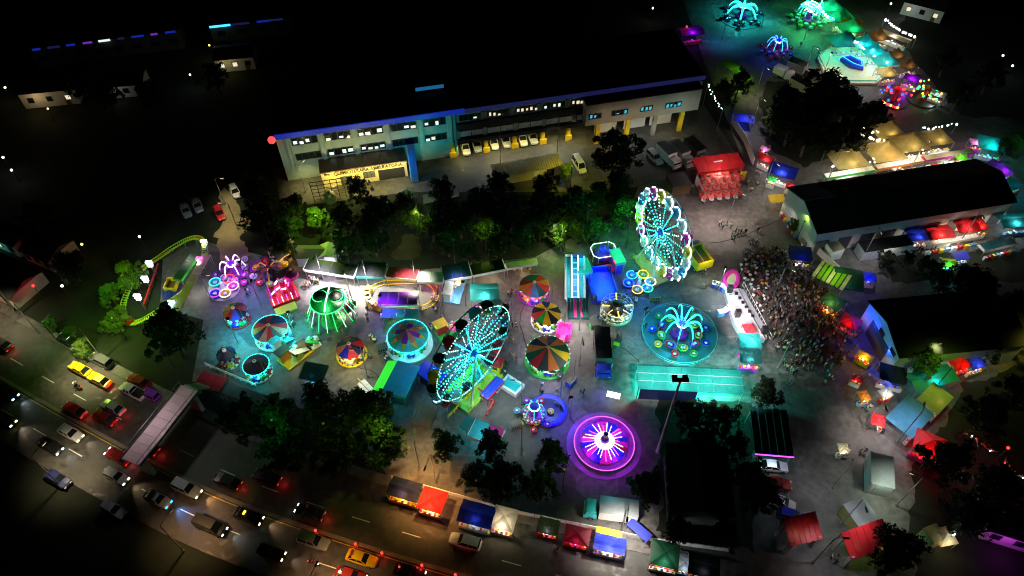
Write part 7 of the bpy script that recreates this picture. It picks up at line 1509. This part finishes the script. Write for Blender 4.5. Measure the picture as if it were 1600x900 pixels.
def parked(label, u, v, rz, col, em):
    t = thing('parked_motorcycle', label, 'motorcycle', G(u, v), rz, 'motorcycles parked by the dark trees')
    MB().tube([(-.5, 0, .6), (.1, 0, .75), (.5, 0, .95)], .14, Pm(col), 6).build('frame', t); MB().box(-.3, 0, .78, .7, .26, .12, 'p_black').build('saddle', t); MB().tube([(.55, -.35, 1.05), (.5, 0, 1.0), (.55, .35, 1.05)], .03, 'steel', 5).build('handlebar', t)
    for x in (-.6, .65): w_ = MB().lathe([(.2, -.06), (.3, -.05), (.3, .05), (.2, .06)], 12, 'rubber').build('wheel', t); w_.location = (x, 0, .3); w_.rotation_euler = (R(90), 0, 0)
    MB().ball((.72, 0, .85), .12, MATS[em] if em else M('lampoff', (.5, .5, .5), .2, .05), 6, 4).build('headlight', t)
for k, (u, v) in enumerate(((1500, 682), (1512, 690), (1524, 696), (1537, 702), (1550, 708), (1568, 722), (1577, 734), (1586, 746), (1532, 836), (1546, 842), (1560, 838))):
    parked(('%s parked motorcycle along the red lit edge' % ORD[k]) if k < 8 else '%s parked motorcycle near the magenta house' % ORD[k - 8], u, v, k * .8, ('red', 'white', 'grey')[k % 3], (None, 'e_white', 'e_red')[k % 3])
lamp(G(1530, 692, 5), (1, .1, .15), 160, .2, name='path_lamp'); lamp(G(1578, 735, 5), 'white', 60, .2, name='path_lamp')
# small warm lights far away in the dark town
for k, (u, v, c, e, l) in enumerate(((8, 137, 'warm', 'e_warm', 'far lamp at the upper left edge'), (75, 170, 'warm', 'e_winwarm', 'far lamp below the pale house in the upper left'), (297, 117, 'cool', 'e_mint', 'far lamp in the middle of the dark park'), (327, 71, 'yellow', 'e_yellow', 'far lamp beside the pale mast'), (5, 246, 'white', 'e_white', 'far lamp at the left edge in the dark'), (18, 266, 'white', 'e_white', 'second far lamp at the left edge in the dark'), (97, 447, 'white', 'e_white', 'far lamp above the road left of the green trees'), (52, 447, 'red', 'e_red', 'far red lamp above the road'), (218, 370, 'white', 'e_white', 'far lamp left of the coaster'), (128, 382, 'orange', 'e_orange', 'far orange lamp in the dark left of the coaster'), (1020, 13, 'white', 'e_white', 'far lamp left of the upper fair'), (1392, 6, 'white', 'e_white', 'far lamp above the upper fair'), (1567, 87, 'cool', 'e_white', 'far lamp in the dark upper right'), (1582, 103, 'cool', 'e_white', 'second far lamp in the dark upper right'), (1073, 42, 'red', 'e_red', 'far red lamp beside the violet tent'), (1500, 745, 'lilac', 'e_lilac', 'far lamp among the dark trees at the lower right'), (1575, 700, 'red', 'e_red', 'far red lamp at the lower right'), (1490, 835, 'cool', 'e_white', 'far lamp below the dark trees at the lower right'), (1300, 2, 'cool', 'e_ice', 'far lamp at the top edge of the upper fair'))):
    t = thing('far_lamp', l, 'street lamp', G(u, v, 3.5) - Vector((0, 0, 3.5)), 0); MB().tube([(0, 0, 0), (0, 0, 3.4)], .06, 'dsteel', 5).build('pole', t); MB().ball((0, 0, 3.55), .24, MATS[e], 8, 5).build('globe', t); lamp((0, -.4, 3.9), c, 40, .2, t, name='far_light')
